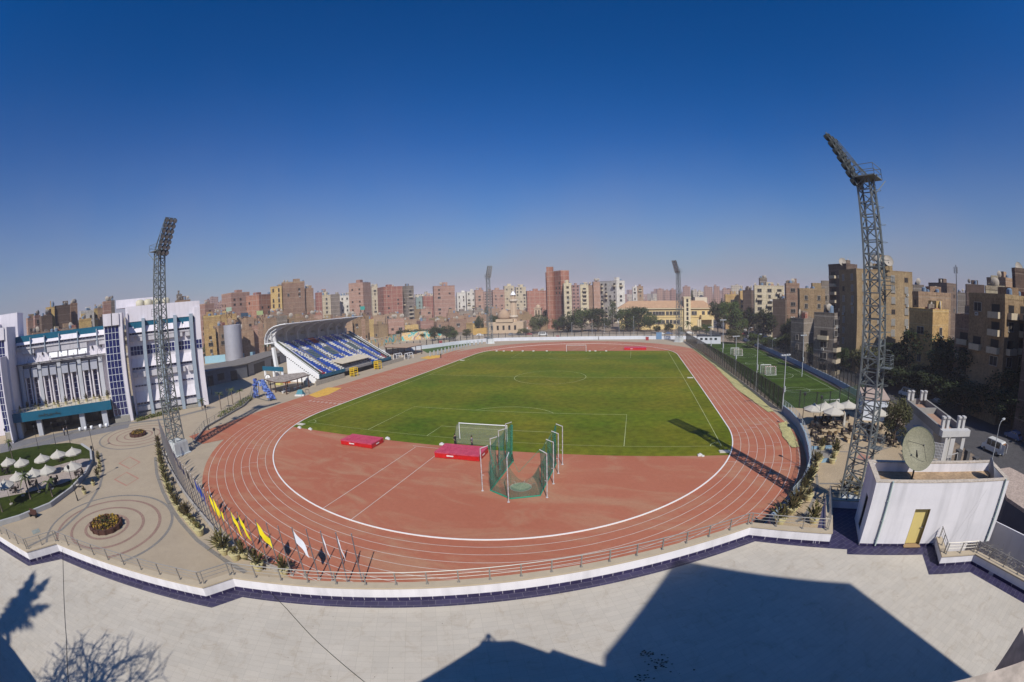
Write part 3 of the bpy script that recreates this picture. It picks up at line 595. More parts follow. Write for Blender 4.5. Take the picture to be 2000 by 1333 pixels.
# ================================================================ floodlight towers
LAMPM = mat('lamp_housing', (.035, .04, .04), .5, .1); LAMPG = mat('lamp_glass', (.40, .42, .42), .1, .05, spec=.8)
def lattice(g, z0, z1, w0, w1, n, leg=.17, br=.09):
    def cs(z):
        t = (z-z0)/(z1-z0); w = (w0+(w1-w0)*t)/2; return [(-w, -w, z), (w, -w, z), (w, w, z), (-w, w, z)]
    for i in range(n):
        a = cs(z0+(z1-z0)*i/n); b = cs(z0+(z1-z0)*(i+1)/n)
        for k in range(4):
            g.bar(a[k], b[k], leg); g.bar(a[k], a[(k+1) % 4], br)
            if i % 2: g.bar(a[k], b[(k+1) % 4], br)
            else: g.bar(a[(k+1) % 4], b[k], br)
    b = cs(z1)
    for k in range(4): g.bar(b[k], b[(k+1) % 4], br)
def floodtower(lab, x, y, face, first=None):
    if first: return dup(first, (x, y, 0), face, lab)
    t = thing('floodlight_tower', lab, 'floodlight', (x, y, 0), face, 'floodlight towers at the corners of the track')
    g = MB(); g.box(-1.7, -1.7, -.05, 1.7, 1.7, .12); g.box(-1.35, -1.35, .12, 1.35, 1.35, 2.1)
    for s in (-1, 1): g.box(-1.5, s*1.28, .1, 1.5, s*1.42, 1.9)
    g.build('base', mat('painted_plinth', (.55, .57, .56), .8, .08, 1, dirt=.2), t)
    g = MB(); lattice(g, 2.1, 30.6, 2.15, 1.3, 26); g.build('mast', GALV, t)
    # head leans towards the field (+y local)
    g = MB(); q = [Vector((0, .55, 29.9)), Vector((0, 2.9, 35.1))]; d = (q[1]-q[0]).normalized()
    for sx in (-1.0, 0, 1.0):
        g.bar(q[0]+Vector((sx, 0, 0)), q[1]+Vector((sx, 0, 0)), .1); g.bar(q[0]+Vector((sx, -.9, .5)), q[1]+Vector((sx, -.35, -.3)), .07)
    for k in range(8):
        p = q[0].lerp(q[1], k/7); g.bar(p+Vector((-1.15, 0, 0)), p+Vector((1.15, 0, 0)), .08); r_ = (q[0]+Vector((0, -.9, .5))).lerp(q[1]+Vector((0, -.35, -.3)), k/7)
        for sx in (-1.0, 1.0): g.bar(p+Vector((sx, 0, 0)), r_+Vector((sx, 0, 0)), .05)
    for sx in (-1, 1): g.bar((sx*.6, -.6, 30.6), q[0].lerp(q[1], .55)+Vector((sx, -.5, 0)), .08)
    g.build('lamp_frame', GALV, t)
    lm = MB(); lm.lathe([(.14, -.42), (.32, -.14), (.38, .12), (.38, .18)], n=10); lm.cur = 1; lm.lathe([(.33, .181), (.28, .2)], n=10); lme = lm.mesh('floodlight_lamp', [LAMPM, LAMPG])
    for k in range(7):
        for sx in (-.84, 0, .84):
            p = q[0].lerp(q[1], (k+.5)/7)+Vector((sx, .22, 0)); o = link('floodlight_lamp', lme, t, p); o.rotation_euler = (radians(-118), 0, sx*.15)
    g = MB(); g.box(-1.2, -1.5, 30.55, 1.2, .6, 30.65); 
    for a, b in (((-1.2, -1.5), (1.2, -1.5)), ((-1.2, -1.5), (-1.2, .6)), ((1.2, -1.5), (1.2, .6))):
        for z in (31.1, 31.6): g.bar((*a, z), (*b, z), .045)
        for e in (a, b): g.bar((*e, 30.6), (*e, 31.6), .045)
    g.bar((-1.3, -1.8, 30.5), (-.6, -.6, 29.2), .08); g.bar((1.3, -1.8, 30.5), (.6, -.6, 29.2), .08); g.build('top_platform', GALV, t)
    for zz in (7.5, 14.5, 21.0):
        w = (2.15+(1.3-2.15)*(zz-2.1)/28.5)/2; g = MB(); g.box(-.5, -w-1.1, zz, .6, -w, zz+.05)
        for z in (zz+.4, zz+.75, zz+1.1): g.tube([(-.5, -w, z), (-.5, -w-1.1, z), (.6, -w-1.1, z), (.6, -w, z)], .04, 4)
        for px_ in (-.5, .05, .6): g.bar((px_, -w-1.1, zz), (px_, -w-1.1, zz+1.1), .04)
        g.bar((0, -w-1, zz), (0, -w, zz-.9), .06); g.build('rest_platform', GALV, t)
    g = MB()
    for s in (-.22, .22): g.bar((s+.3, -1.25, 2.2), (s+.3, -.85, 30.5), .04)
    for k in range(90): z = 2.3+k*.31; yy = -1.25+.4*(z-2.2)/28.3; g.bar((.08, yy, z), (.52, yy, z), .025)
    for k in range(18):
        z = 4+k*1.5; yy = -1.25+.4*(z-2.2)/28.3; g.tube([(.0, yy, z), (-.1, yy-.35, z), (.3, yy-.62, z), (.7, yy-.35, z), (.6, yy, z)], .03, 4)
    g.build('ladder', GALV, t); return t
f1 = floodtower('tall floodlight tower by the flag poles and white sports hall', -41.7, -76.2, radians(-84))
floodtower('tall floodlight tower rising over the cafe behind the stair house', 43.2, -74.6, radians(38), f1)
floodtower('distant floodlight tower in front of the minaret', -43.3, 81.2, radians(-142), f1)
floodtower('distant floodlight tower before the long yellow school', 41.5, 84.3, radians(142), f1)
# ================================================================ goals
NETW = netmat('goal_net', (.45, .46, .42), 30, .16)
def goal(lab, x, y, rot, w=7.32, h=2.44, d=2.2, striped=False, grp=None, name='goal'):
    t = thing(name, lab, 'goal', (x, y, .01), rot, grp); g = MB(); r = .06 if not striped else .045
    if striped:
        n = 8
        for s in (-1, 1):
            for k in range(n): g.cur = k % 2; g.bar((s*w/2, 0, h*k/n), (s*w/2, 0, h*(k+1)/n), r*2.4)
        for k in range(12): g.cur = k % 2; g.bar((-w/2+w*k/12, 0, h), (-w/2+w*(k+1)/12, 0, h), r*2.4)
        g.build('frame', [WHITEP, mat('goal_red', (.35, .02, .02), .5)], t)
    else:
        for s in (-1, 1): g.bar((s*w/2, 0, 0), (s*w/2, 0, h+r), r*2, n=8)
        g.bar((-w/2, 0, h), (w/2, 0, h), r*2, n=8); g.build('frame', WHITEP, t)
    g = MB()
    for s in (-1, 1): g.tube([(s*w/2, 0, h), (s*w/2, -d*.45, h), (s*w/2, -d, .03), (s*w/2, 0, .03)], .045, 5)
    g.bar((-w/2, -d, .03), (w/2, -d, .03), .045); g.build('stanchion', DARK if not striped else WHITEP, t)
    g = MB(); a = .0
    P = [(-w/2, 0, h), (-w/2, -d*.45, h), (-w/2, -d, .02), (-w/2, 0, .02)]; Q = [(w/2, p[1], p[2]) for p in P]
    g.face([P[0], P[1], Q[1], Q[0]]); g.face([P[1], P[2], Q[2], Q[1]]); g.face(P); g.face(Q); g.build('net', NETW, t); return t
goal('white football goal standing beside the throwing cage', 0, -51.3, 0)
goal('white football goal at the far end of the pitch', 0, 51.3, pi)
# ================================================================ throwing cage
CG = netmat('green_netting', (.012, .18, .115), 9, .62); CG2 = netmat('green_netting_thin', (.03, .14, .09), 9, .40); BAN = mat('pole_tape', (.42, .36, .36), .5, .3, 6)
ct = thing('throwing_cage', 'green netted throwing cage of grey poles around the concrete circle', 'cage', (9.25, -66.0, 0))
cp_ = [(-3.5, 7.3), (-3.5, 4.4), (-3.5, 1.35), (-3.5, -1.95), (0, -4.0), (3.6, -2.2), (3.6, 1.35), (3.6, 4.4), (3.6, 7.3)]; ins = []
for i, (x, y) in enumerate(cp_):
    if i == 4: ix, iy = x, y+.75
    else: ix, iy = (x+.8 if x < 0 else x-.8), y+(.25 if i in (3, 5) else 0)
    ins.append((ix, iy)); g = MB()
    for k in range(14): g.cur = k % 2; g.bar((x, y, 5*k/14), (x, y, 5*(k+1)/14), .115, n=8)
    g.cur = 0; g.bar((x, y, 4.95), (ix, iy, 5.25), .09, n=6); g.lathe([(.14, 0), (.14, .05)], x, y, 8); g.bar((x, y, 1.9), (x+.3*(ix-x), y+.3*(iy-y), 1.9), .04); g.build('pole', [mat('pole_grey', (.48, .47, .48), .5, .1), BAN], ct)
g = MB(); rr_ = random.Random(2)
def netpanel(a, b, top=5.2, sag=.25, bot=.03):
    N = 10; M = 8; vs = []; fs = []
    for j in range(M+1):
        for i in range(N+1):
            u = i/N; v = j/M; x = a[0]+(b[0]-a[0])*u; y = a[1]+(b[1]-a[1])*u; z = bot+(top-sag*sin(pi*u)-bot)*v
            dx, dy = b[1]-a[1], a[0]-b[0]; l = hypot(dx, dy); o_ = .18*sin(u*9+v*2)*sin(pi*v); vs.append((x+dx/l*o_, y+dy/l*o_, z))
    for j in range(M):
        for i in range(N): k = j*(N+1)+i; fs.append((k, k+1, k+N+2, k+N+1))
    g.raw(vs, fs)
for i in range(3): netpanel(ins[i], ins[i+1], 5.2 if i else 5.2)
g3 = g; g = MB(); netpanel(ins[3], ins[4], 3.6, 1.7); netpanel(ins[4], ins[5], 3.6, 1.7); g.build('front_netting', CG2, ct); g = g3
g.build('netting', CG, ct); g = MB()
for i in range(5, 8): netpanel(ins[i], ins[i+1])
g.build('netting', CG, ct)
GRN = mat('green_weight', (.008, .24, .15), .7, .1)
g = MB(); g.tube([(x, y, .06) for x, y in ins], .16, 6)
g.build('net_hem', GRN, ct)
for a, b in ((3, 4), (4, 5)):
    g = MB(); g.tube([(ins[a][0], ins[a][1], 5.2), ((ins[a][0]*.7+ins[b][0]*.3), (ins[a][1]*.7+ins[b][1]*.3), 3.0), (ins[b][0], ins[b][1], 5.2 if b == 4 else 5.2)], .03, 4); g.build('net_cord', GRN, ct)
g = MB(); g.tube([(ins[0][0], ins[0][1], 0.1), (ins[0][0]+.2, ins[0][1]-1.2, 1.5), (ins[0][0]+.1, ins[0][1]-.3, 5)], .3, 5); g.build('gathered_net', CG, ct); g = MB()
g.tube([(ins[8][0], ins[8][1], 0.1), (ins[8][0]-.1, ins[8][1]-.5, 2.2), (ins[8][0]-.05, ins[8][1], 5)], .2, 5); g.build('gathered_net', CG, ct)
g = MB(); g.lathe([(1.12, .0), (1.12, .015)], 9.5, -66.1, 40); struct('throwing_circle', g, mat('circle_concrete', (.30, .33, .21), .9, .08, 2))
g = MB(); g.ribbon(arc(9.5, -66.1, 1.16, 0, 2*pi, 40)[:-1], .09, .018, closed=True); 
for a in (-.35, .0, .4): g.ribbon([(9.5+1.3*sin(a*2), -66.1+1.3*cos(a*2)), (9.5+1.9*sin(a*2), -66.1+1.9*cos(a*2))], .07, .018)
struct('throwing_circle_marking', g, LINE)
# ================================================================ landing mats
REDTOP = mat('red_mat_top', (.46, .030, .075), .6, .10, 1.2, fine=5, col2=(.50, .075, .12)); REDS = mat('red_mat_side', (.50, .006, .006), .5, .15, 1.2); LAB = mat('label_white', (.7, .62, .62), .6, .2, 9)
def landing_mat(lab, x, y, w, d, h, rot=0.0, label_side=True):
    t = thing('landing_mat', lab, 'mat', (x, y, 0), rot, 'red landing mats'); g = MB()
    n = 3
    for i in range(n):
        o_ = (.08, 0, .05)[i]; g.box(w*i/n+.01, -o_+.0, .06, w*(i+1)/n-.01, d*.5, h-.06-.02*(i % 2)); g.box(w*i/n+.01, d*.5+.01, .06, w*(i+1)/n-.01, d+o_*.5, h-.06)
    g.build('pad', REDS, t); g = MB(); N = 12; vs = []; fs = []; R = random.Random(int(x*9))
    for j in range(N+1):
        for i in range(N+1): vs.append((-.03+(w+.06)*i/N, -.1+(d+.16)*j/N, h+(.0 if i in (0, N) or j in (0, N) else R.uniform(-.035, .03))))
    for j in range(N):
        for i in range(N): k = j*(N+1)+i; fs.append((k, k+1, k+N+2, k+N+1))
    g.raw(vs, fs); b = [(-.03, -.1), (w+.03, -.1), (w+.03, d+.06), (-.03, d+.06)]
    for k in range(4): p, q = b[k], b[(k+1) % 4]; g.face([(*p, h-.16), (*q, h-.16), (*q, h), (*p, h)])
    g.build('cover', REDTOP, t, True)
    g = MB()
    for i in range(10): g.box(w*i/10+.05, -.02, 0, w*i/10+.18, d, .06)
    g.build('pallet', mat('pallet_wood', (.30, .18, .12), .9, .1), t)
    g = MB(); g.box(w*.28, -.125, h*.42, w*.28+.95, -.085, h*.62); g.build('badge', LAB, t)
    g = MB(); g.box(w+.03, d*.35, h*.42, w+.06, d*.35+.8, h*.62); g.build('badge', LAB, t); return t
landing_mat('red high jump mat lying alone on the near D', -19.7, -59.35, 5.7, 3.1, .78)
landing_mat('red high jump mat beside the green throwing cage', -3.8, -59.65, 6.2, 3.5, .85)
landing_mat('small red mat beyond the far goal line', 17.6, 56.0, 8.4, 3.4, .9)
WB = mat('white_block', (.62, .62, .60), .6, .06)
for i, (u, v, lab) in enumerate(((757, 858, 'white block at the corner of the lone red mat'), (863, 869.5, 'white block at the end of the run-up line'), (585, 836.5, 'white block at the corner where grass meets track'), (606, 839.5, 'white block a little along from the grass corner'), (1367, 891, 'white block on the grass edge by the tower shadow'))):
    x, y = at(u, v); g = MB(); g.box(-.3, -.2, 0, .3, .2, .22); g.box(-.12, -.12, .22, .12, .12, .34); g.box(.2, -.35, 0, .55, -.1, .16); o = g.build('marker_block', WB); o.location = (x, y, .01); tag(o, lab, 'block', 'white blocks round the pitch')
for (u, v, lab) in ((588, 829.5, 'pale slab set in the grass near the track corner'), (1415, 883, 'pale slab set in the grass at the shadowed corner'), (1348, 738.5, 'pale slab beside the halfway line'), (903, 704.5, 'pale slab far up the stand side of the pitch')):
    x, y = at(u, v); g = MB(); g.box(-.75, -.45, 0, .75, .45, .10); g.box(-.7, -.4, .10, .7, .4, .13); o = g.build('cover_slab', mat('cover_concrete', (.50, .47, .40), .9, .1, 2)); o.location = (x, y, 0.01); tag(o, lab, 'slab')
R_ = random.Random(1)
for i, u in enumerate((970, 984, 1000, 1021, 1042, 1068, 1152, 1163, 1184)):
    x, y = at(u, 686.5); g = MB(); g.box(-.35, -.2, 0, .35, .2, .25); o = g.build('far_block', WB); o.location = (x, y, .01); tag(o, '%s small white block along the far edge of the grass' % ordn(i), 'block', 'white blocks round the pitch')
person('person', 'person in black walking behind the red mat', (-3.0, -54.6, 0), radians(60), (.012, .012, .014), (.012, .012, .014), 'walk')
person('person', 'person in grey top and dark shorts behind the red mat', (-.35, -54.9, 0), radians(80), (.16, .15, .18), (.02, .02, .03), 'walk')
person('person', 'person in dark clothes at the corner of the far track', (-45.4, 32.2, 0), radians(10), (.02, .02, .03), (.02, .02, .03), 'walk')
person('person', 'person walking alone behind the far end of the track', (4.9, 93.5, 0), radians(90), (.02, .02, .025), (.03, .03, .05), 'walk')
person('person', 'person in white shirt standing before the entrance porch', (-76.4, -89.3, 0), radians(120), (.75, .72, .72), (.03, .03, .04), 'stand')
person('person', 'person in dark top beside the white-shirted one at the porch', (-76.9, -88.3, 0), radians(-60), (.12, .12, .16), (.02, .02, .03), 'stand')
# ================================================================ flag poles
POLE = mat('flagpole_steel', (.24, .235, .25), .4, .08, metal=.5)
fb = [at(*q) for q in ((318, 868), (326, 888), (338, 915), (352, 945), (370, 975), (400, 1013), (440, 1058), (480, 1088), (520, 1108))]+[(-2.9, -89.3), (-1.0, -88.6), (.9, -88.1), (3.0, -87.4)]
def along(ps, n):
    d = [0]
    for a, b in zip(ps, ps[1:]): d.append(d[-1]+hypot(b[0]-a[0], b[1]-a[1]))
    out = []
    for i in range(n):
        s = d[-1]*i/(n-1); k = max(j for j in range(len(d)-1) if d[j] <= s+1e-9); t = (s-d[k])/(d[k+1]-d[k]); a, b = ps[k], ps[k+1]; out.append((a[0]+(b[0]-a[0])*t, a[1]+(b[1]-a[1])*t, atan2(b[1]-a[1], b[0]-a[0])))
    return out
NF = 46; fp = along(fb, NF)
g = MB(); g.bar((0, 0, 0), (0, 0, 4.6), .12, .08, n=6); g.lathe([(.05, 4.6), (.06, 4.65), (.02, 4.7)], n=6); pm_ = g.mesh('pole', POLE)
g = MB(); g.box(-.14, -.14, 0, .14, .14, .12); bm_ = g.mesh('base', CONC)
FL = {'yellow': mat('flag_yellow', (.80, .66, .015), .8, .08), 'blue': mat('flag_blue', (.01, .04, .30), .8, .1), 'navy': mat('flag_navy', (.012, .016, .06), .8, .1), 'white': mat('flag_white', (.72, .74, .80), .8, .04), 'red': mat('flag_red', (.55, .02, .02), .8, .1), 'green': mat('flag_green', (.02, .22, .10), .8, .1), 'black': mat('flag_black', (.02, .02, .02), .8, .1)}
cols = {0: ('red', 1), 2: ('green', 1), 9: ('white', .7), 12: ('black', 1), 15: ('navy', 1), 18: ('navy', 1), 21: ('navy', 1), 24: ('black', 1), 27: ('blue', 1), 28: ('blue', 1), 31: ('yellow', 1), 32: ('yellow', 1.2), 35: ('yellow', 1), 36: ('yellow', 1), 38: ('yellow', 1.5), 41: ('white', 1.5), 43: ('white', .35), 44: ('white', .35)}
def flagmesh(seed, k):
    R = random.Random(seed); g = MB(); N = 8; M = 6; vs = []; fs = []; L = 1.75; Hh = .55+.32*k; 
    for j in range(M+1):
        for i in range(N+1):
            u = i/N; v = j/M; w_ = Hh*(1-.15*u); x = .05+.62*k*u*L*.55; y = .12*sin(u*7+v*2+seed)*u*(.6+k*.4); z = 4.45-v*w_*1.1-u*L*(.95 if k < 1.1 else .8); vs.append((x, y, z))
    for j in range(M):
        for i in range(N): q = j*(N+1)+i; fs.append((q, q+1, q+N+2, q+N+1))
    g.raw(vs, fs); return g
for i, (x, y, a) in enumerate(fp):
    nm = cols.get(i)
    lab = ('grey flagpole with a %s flag, ' % {'white': 'white', 'navy': 'dark blue'}.get(nm[0], nm[0]) if nm else 'bare grey flagpole, ')+'%s of the row counting from the tower' % ordn(i)
    t = thing('flagpole', lab, 'flagpole', (x, y, 0), a, 'flagpoles in a row along the bend of the track'); link('pole', pm_, t); link('base', bm_, t)
    if nm: o = flagmesh(i, nm[1]).build('flag', FL[nm[0]], t, True); o.rotation_euler = (0, 0, -a+.25)
# ================================================================ grandstand
SX0, SX1, SY0, SY1 = -58.5, -76.0, -18.9, 19.6
gs = thing('grandstand', 'covered grandstand with blue and white seats and a curved white canopy', 'grandstand', (SX0, SY0, 0))
LY = SY1-SY0; SLP = (11.0-2.3)/(SX0-SX1)
def sz(x): return 2.3+(-x)*SLP           # local x is negative going back
g = MB()
NR = 22; D = (SX0-SX1)/NR
for r in range(NR): g.box(-(r+1)*D, .25, -.02+(0 if r < 12 else sz(-r*D)-1.2), -r*D-.0, LY-.25, 2.3+SLP*D*r-.25)
g.build('terrace_steps', mat('stand_concrete', (.27, .26, .25), .9, .15, 1), gs)
for y0, y1, nm in ((0, .25, 'end_wall'), (LY-.25, LY, 'end_wall')):
    g = MB(); P = [(0, 0), (0, 2.35), (-17.3, 11.25), (-17.3, 10.2), (-12.5, 7.0), (-12.5, 0)]
    vs = [(x, y0, z) for x, z in P]+[(x, y1, z) for x, z in P]; n = len(P); g.raw(vs, [tuple(range(n)), tuple(range(2*n-1, n-1, -1))]+[(i, i+n, (i+1) % n+n, (i+1) % n) for i in range(n)]); ew = g.build(nm, WHITEP, gs)
    if y0 == 0:
        for k in range(20): g = MB(); x = -1.0-k*.72; z = 2.35-.62+(-x)*(8.9/17.3)-1.1; g.box(x-.42, -.03, z, x+.06, 0, z+.22); g.build('stepped_slot', DARK, ew)
for y0 in (.25, LY-1.75):
    g = MB(); g.raw([(-.3, y0, 2.5), (-.3, y0+1.5, 2.5), (-17.2, y0+1.5, 11.15), (-17.2, y0, 11.15)], [(0, 1, 2, 3)]); g.build('side_ramp', mat('ramp_green', (.065, .075, .045), .9, .15, 1), gs)
for y in (.25, 1.75, LY-1.75, LY-.25): g = MB(); g.bar((-.2, y, 2.75), (-17.2, y, 11.35), .1); g.build('ramp_rail', WHITEP, gs)
for a, b in ((0, 12.0), (26.6, LY)):
    g = MB(); g.box(0, a, 1.3, .12, b, 2.3); g.build('fascia', TEAL, gs)
g = MB(); g.box(-.35, -1.0, 0, .0, LY+1, 1.3); g.build('front_wall', mat('stand_stone', (.36, .32, .26), .9, .15, 1, fine=6), gs)
# leg under the back
for y in (.3, LY-.4): g = MB(); g.bar((-18.3, y, 9.6), (-17.0, y, 0), .9, 1.1); g.build('prop', WHITEP, gs)
# seats
SEC = {'b': mat('seat_blue', (.014, .10, .48), .4, .12), 'w': mat('seat_white', (.78, .76, .70), .4, .05), 'r': mat('seat_red', (.42, .02, .04), .4, .1), 't': mat('seat_teal', (.02, .12, .16), .5, .1)}
KEYS = 'bwrt'; MM = [SEC[k] for k in KEYS]
def seatbox(g, x, y, z):
    g.box(x-.18, y, z+.12, x+.2, y+.42, z+.18); g.box(x-.22, y, z+.14, x-.17, y+.42, z+.50)
sm = {}
for k in KEYS:
    g = MB(); seatbox(g, 0, 0, 0); sm[k] = g.mesh('seat', SEC[k])
aisles = (6.6, 12.6, 19.2, 26.2, 32.4)
def scol(r, y):
    if any(abs(y-a) < .55 for a in aisles): return None
    if 10.8 < y < 27.5 and r < 6 and 12 < y < 26.8: return None
    for a in (9.2, 17.0, 29.6):
        if 9 <= r <= 14 and abs(y-a) < 1.5: return 'x'
    if r < 3 and (y < 3.2 or y > LY-3.6): return 'r'
    if r > 17 and 15 < y < 18.4: return 'r'
    s = ((y*.115+r*.020+.02*(sin(y*3))) % .52)/.52
    return 'w' if .28 < s < .74 else 'b'
g = MB(); n_ = 0; tiles = MB()
for r in range(NR):
    z = 2.3+SLP*D*r-.25; x = -r*D-D*.45; y = 1.9
    while y < LY-2.2:
        c = scol(r, y)
        if c == 'x': tiles.box(x-.4, y-.02, z, x+.4, y+.5, z+.06)
        elif c and not (c == 'w' and (r+int(y*2)) % 7 == 0):
            if n_ < 100 and r < 4 and y < 16: link('seat', sm[c], gs, (x, y, z)); n_ += 1
            else: g.cur = KEYS.index(c); seatbox(g, x, y, z)
        y += .5
tiles.build('stair_well', SEC['t'], gs)['kind'] = 'stuff'; so_ = g.build('seats', MM, gs); so_['kind'] = 'stuff'
# VIP shelter
g = MB(); g.box(-5.2, 12.0, .6, -.4, 26.5, .9); g.box(-5.3, 12.0, .9, -5.15, 26.5, 4.4)
for y in (12.0, 26.3): g.raw([(-5.2, y, .9), (-.4, y, .9), (-.4, y, 2.2), (-5.2, y, 4.4)], [(0, 1, 2, 3)])
g.build('box_walls', mat('box_dark', (.03, .035, .05), .7, .1), gs)
g = MB(); g.raw([(-5.6, 11.3, 4.65), (-.2, 11.3, 3.75), (-.2, 27.2, 3.75), (-5.6, 27.2, 4.65), (-5.6, 11.3, 4.5), (-.2, 11.3, 3.6), (-.2, 27.2, 3.6), (-5.6, 27.2, 4.5)], [(0, 1, 2, 3), (7, 6, 5, 4), (0, 4, 5, 1), (1, 5, 6, 2), (2, 6, 7, 3), (3, 7, 4, 0)]); g.build('box_roof', mat('box_roof_cream', (.55, .48, .36), .7, .1), gs)
rr = random.Random(4)
for k in range(30): ch = MB(); y = 12.6+rr.random()*13; x = -1-rr.random()*3.6; ch.box(x-.25, y-.25, .9, x+.25, y+.25, 1.35); ch.box(x-.3, y-.25, 1.3, x-.2, y+.25, 1.8); ch.build('box_chair', DARK, gs)
# canopy
prof = [(-21.1, 10.7), (-20.9, 12.2), (-20.2, 13.6), (-18.8, 14.8), (-16.5, 15.7), (-13.8, 16.15), (-11.2, 16.35)]
def sweep(g, prof, y0, y1, th):
    n = len(prof); vs = [(x, y0, z) for x, z in prof]+[(x+.1, y0, z-th) for x, z in prof]+[(x, y1, z) for x, z in prof]+[(x+.1, y1, z-th) for x, z in prof]
    fs = [(i, i+1, i+1+2*n, i+2*n) for i in range(n-1)]+[(i+n, i+3*n, i+1+3*n, i+1+n) for i in range(n-1)]+[(i, i+n, i+1+n, i+1) for i in range(n-1)]+[(i+2*n, i+1+2*n, i+1+3*n, i+3*n) for i in range(n-1)]+[(0, 2*n, 3*n, n), (n-1, 2*n-1, 4*n-1, 3*n-1)]
    g.raw(vs, fs)
g = MB(); sweep(g, prof, -.6, LY+.2, .12); cn = g.build('canopy', mat('canopy_sheet', (.60, .59, .60), .6, .08, 1), gs, False)
for yy in (.9, 5.8, 11.0, 16.0, 21.3, 26.3, 31.3, 36.1):
    g = MB(); P = prof[1:]; n = len(P); lo = [(-17.3, 10.9), (-17.6, 12.3), (-17.5, 13.5), (-16.4, 14.4), (-14.0, 15.2), (-11.6, 15.9)]
    vs = [(x, yy-.2, z-.1) for x, z in P]+[(x, yy-.2, z) for x, z in lo]+[(x, yy+.2, z-.1) for x, z in P]+[(x, yy+.2, z) for x, z in lo]
    fs = []
    for i in range(n-1): fs += [(i, i+1, n+i+1, n+i), (2*n+i, 3*n+i, 3*n+i+1, 2*n+i+1), (n+i, n+i+1, 3*n+i+1, 3*n+i)]
    fs.append((n-1, 2*n-1+0, 4*n-1, 3*n-1)); g.raw(vs, fs); g.build('rib', mat('rib_grey', (.58, .57, .57), .7, .08), cn)
g = MB(); g.tube([(x, -.62, z) for x, z in prof], .3, 6); g.tube([(x+1.0, -.55, z-.7) for x, z in prof[:5]], .22, 6); g.bar((-21.1, -.6, 10.7), (-17.2, -.3, 11.1), .3); g.tube([(-11.2, -.6, 16.35), (-11.2, LY+.2, 16.35)], .22, 6); g.build('edge_trim', WHITEP, cn)
g = MB(); g.box(-18.9, 0, 10.3, -18.6, LY, 12.3); g.box(-18.9, 0, 13.1, -18.6, LY, 15.0); 
for yy in (3.3, 8.4, 13.5, 18.6, 23.8, 28.8, 33.7): g.box(-18.9, yy-1.2, 12.3, -18.6, yy-.2, 13.1)
g.build('back_wall', mat('back_wall_grey', (.44, .43, .43), .8, .1), gs)
# stone wall along the foot of the stand
sw = MB(); sw.wall([(-57.3, -22), (-57.3, -9)], .35, 0, 1.15); sw.wall([(-57.3, 9.5), (-57.3, 26)], .35, 0, 1.15); tag(sw.build('stone_wall', mat('stand_stone', (.3, .3, .3))), 'low pale stone wall along the foot of the grandstand', 'wall')
def yframe(lab, x, y):
    t = thing('judges_stand', lab, 'stand', (x, y, 0), 0, 'yellow judges stands beside the track'); g = MB()
    for a in (-.9, .9):
        for b in (-.6, .6): g.bar((a*.8, b*1.6, 0), (a*.8, b*1.6, 2.5), .16)
    for z in (.5, 1.2, 1.9, 2.45):
        for s in (-1, 1): g.bar((s*.72, -.96, z), (s*.72, .96, z), .12); g.bar((-.72, s*.96, z), (.72, s*.96, z), .12)
    g.build('frame', YEL, t); g = MB()
    for k in range(5): g.box(-.7, -.9, .3+k*.45, .1+.12*k*0, .9-.2*k, .36+k*.45)
    g.box(-.75, -1.0, .1, -.70, -.1, 2.4); g.box(-.75, .1, .1, -.70, 1.0, 2.4); g.build('steps', YEL, t)
yframe('wider yellow frame at the middle of the grandstand front', -55.6, -6.4); yframe('yellow frame at the far end of the grandstand', -55.7, 6.8)
# ================================================================ pergola shelters
def pergola(lab, pts, posts, z, roofm, name='shelter', grid=True):
    c = pts[0]; t = thing(name, lab, 'shelter', (c[0], c[1], 0)); P = [(x-c[0], y-c[1]) for x, y in pts]
    g = MB(); g.prism(P, z, z+.14); rf = g.build('roof', roofm, t)
    g = MB()
    for i in range(len(P)): a, b = P[i], P[(i+1) % len(P)]; g.bar((*a, z-.02), (*b, z-.02), .18)
    g.build('fascia', BROWN, rf)
    for x, y in posts: g = MB(); g.box(x-c[0]-.1, y-c[1]-.1, 0, x-c[0]+.1, y-c[1]+.1, z-.05); g.box(x-c[0]-.2, y-c[1]-.2, 0, x-c[0]+.2, y-c[1]+.2, .2); g.build('post', BROWN, t)
    return t
def checker(name, a, b, s):
    m = mat(name, a, .85, .08, 1); n = m.node_tree.nodes; L = m.node_tree.links; bs = n['Principled BSDF']; src = bs.inputs['Base Color'].links[0].from_socket
    tc = n.new('ShaderNodeTexCoord'); ck = n.new('ShaderNodeTexBrick'); ck.inputs['Scale'].default_value = 1; ck.inputs['Brick Width'].default_value = s; ck.inputs['Row Height'].default_value = s*.8; ck.inputs['Mortar Size'].default_value = .10*s; ck.inputs['Color1'].default_value = (1, 1, 1, 1); ck.inputs['Color2'].default_value = (.35, .33, .33, 1); ck.inputs['Mortar'].default_value = (.8, .8, .8, 1)
    L.new(tc.outputs['Object'], ck.inputs['Vector']); mm = n.new('ShaderNodeMix'); mm.data_type = 'RGBA'; mm.blend_type = 'MULTIPLY'; mm.inputs[0].default_value = 1; L.new(src, mm.inputs[6]); L.new(ck.outputs[0], mm.inputs[7]); L.new(mm.outputs[2], bs.inputs['Base Color']); return m
pergola('brown-posted shelter with a chequered roof at the near end of the grandstand', [(-66.5, -32.6), (-59.6, -34.9), (-57.0, -33.6), (-57.8, -23.6), (-62.5, -20.6), (-66.0, -25)], [(-57.3, -33.4), (-57.5, -28.8), (-58.0, -24.0), (-62.3, -32.6), (-62.8, -27.5), (-62.4, -22), (-65.4, -31.5)], 3.05, checker('chequer_roof', (.42, .36, .31), 0, .62))
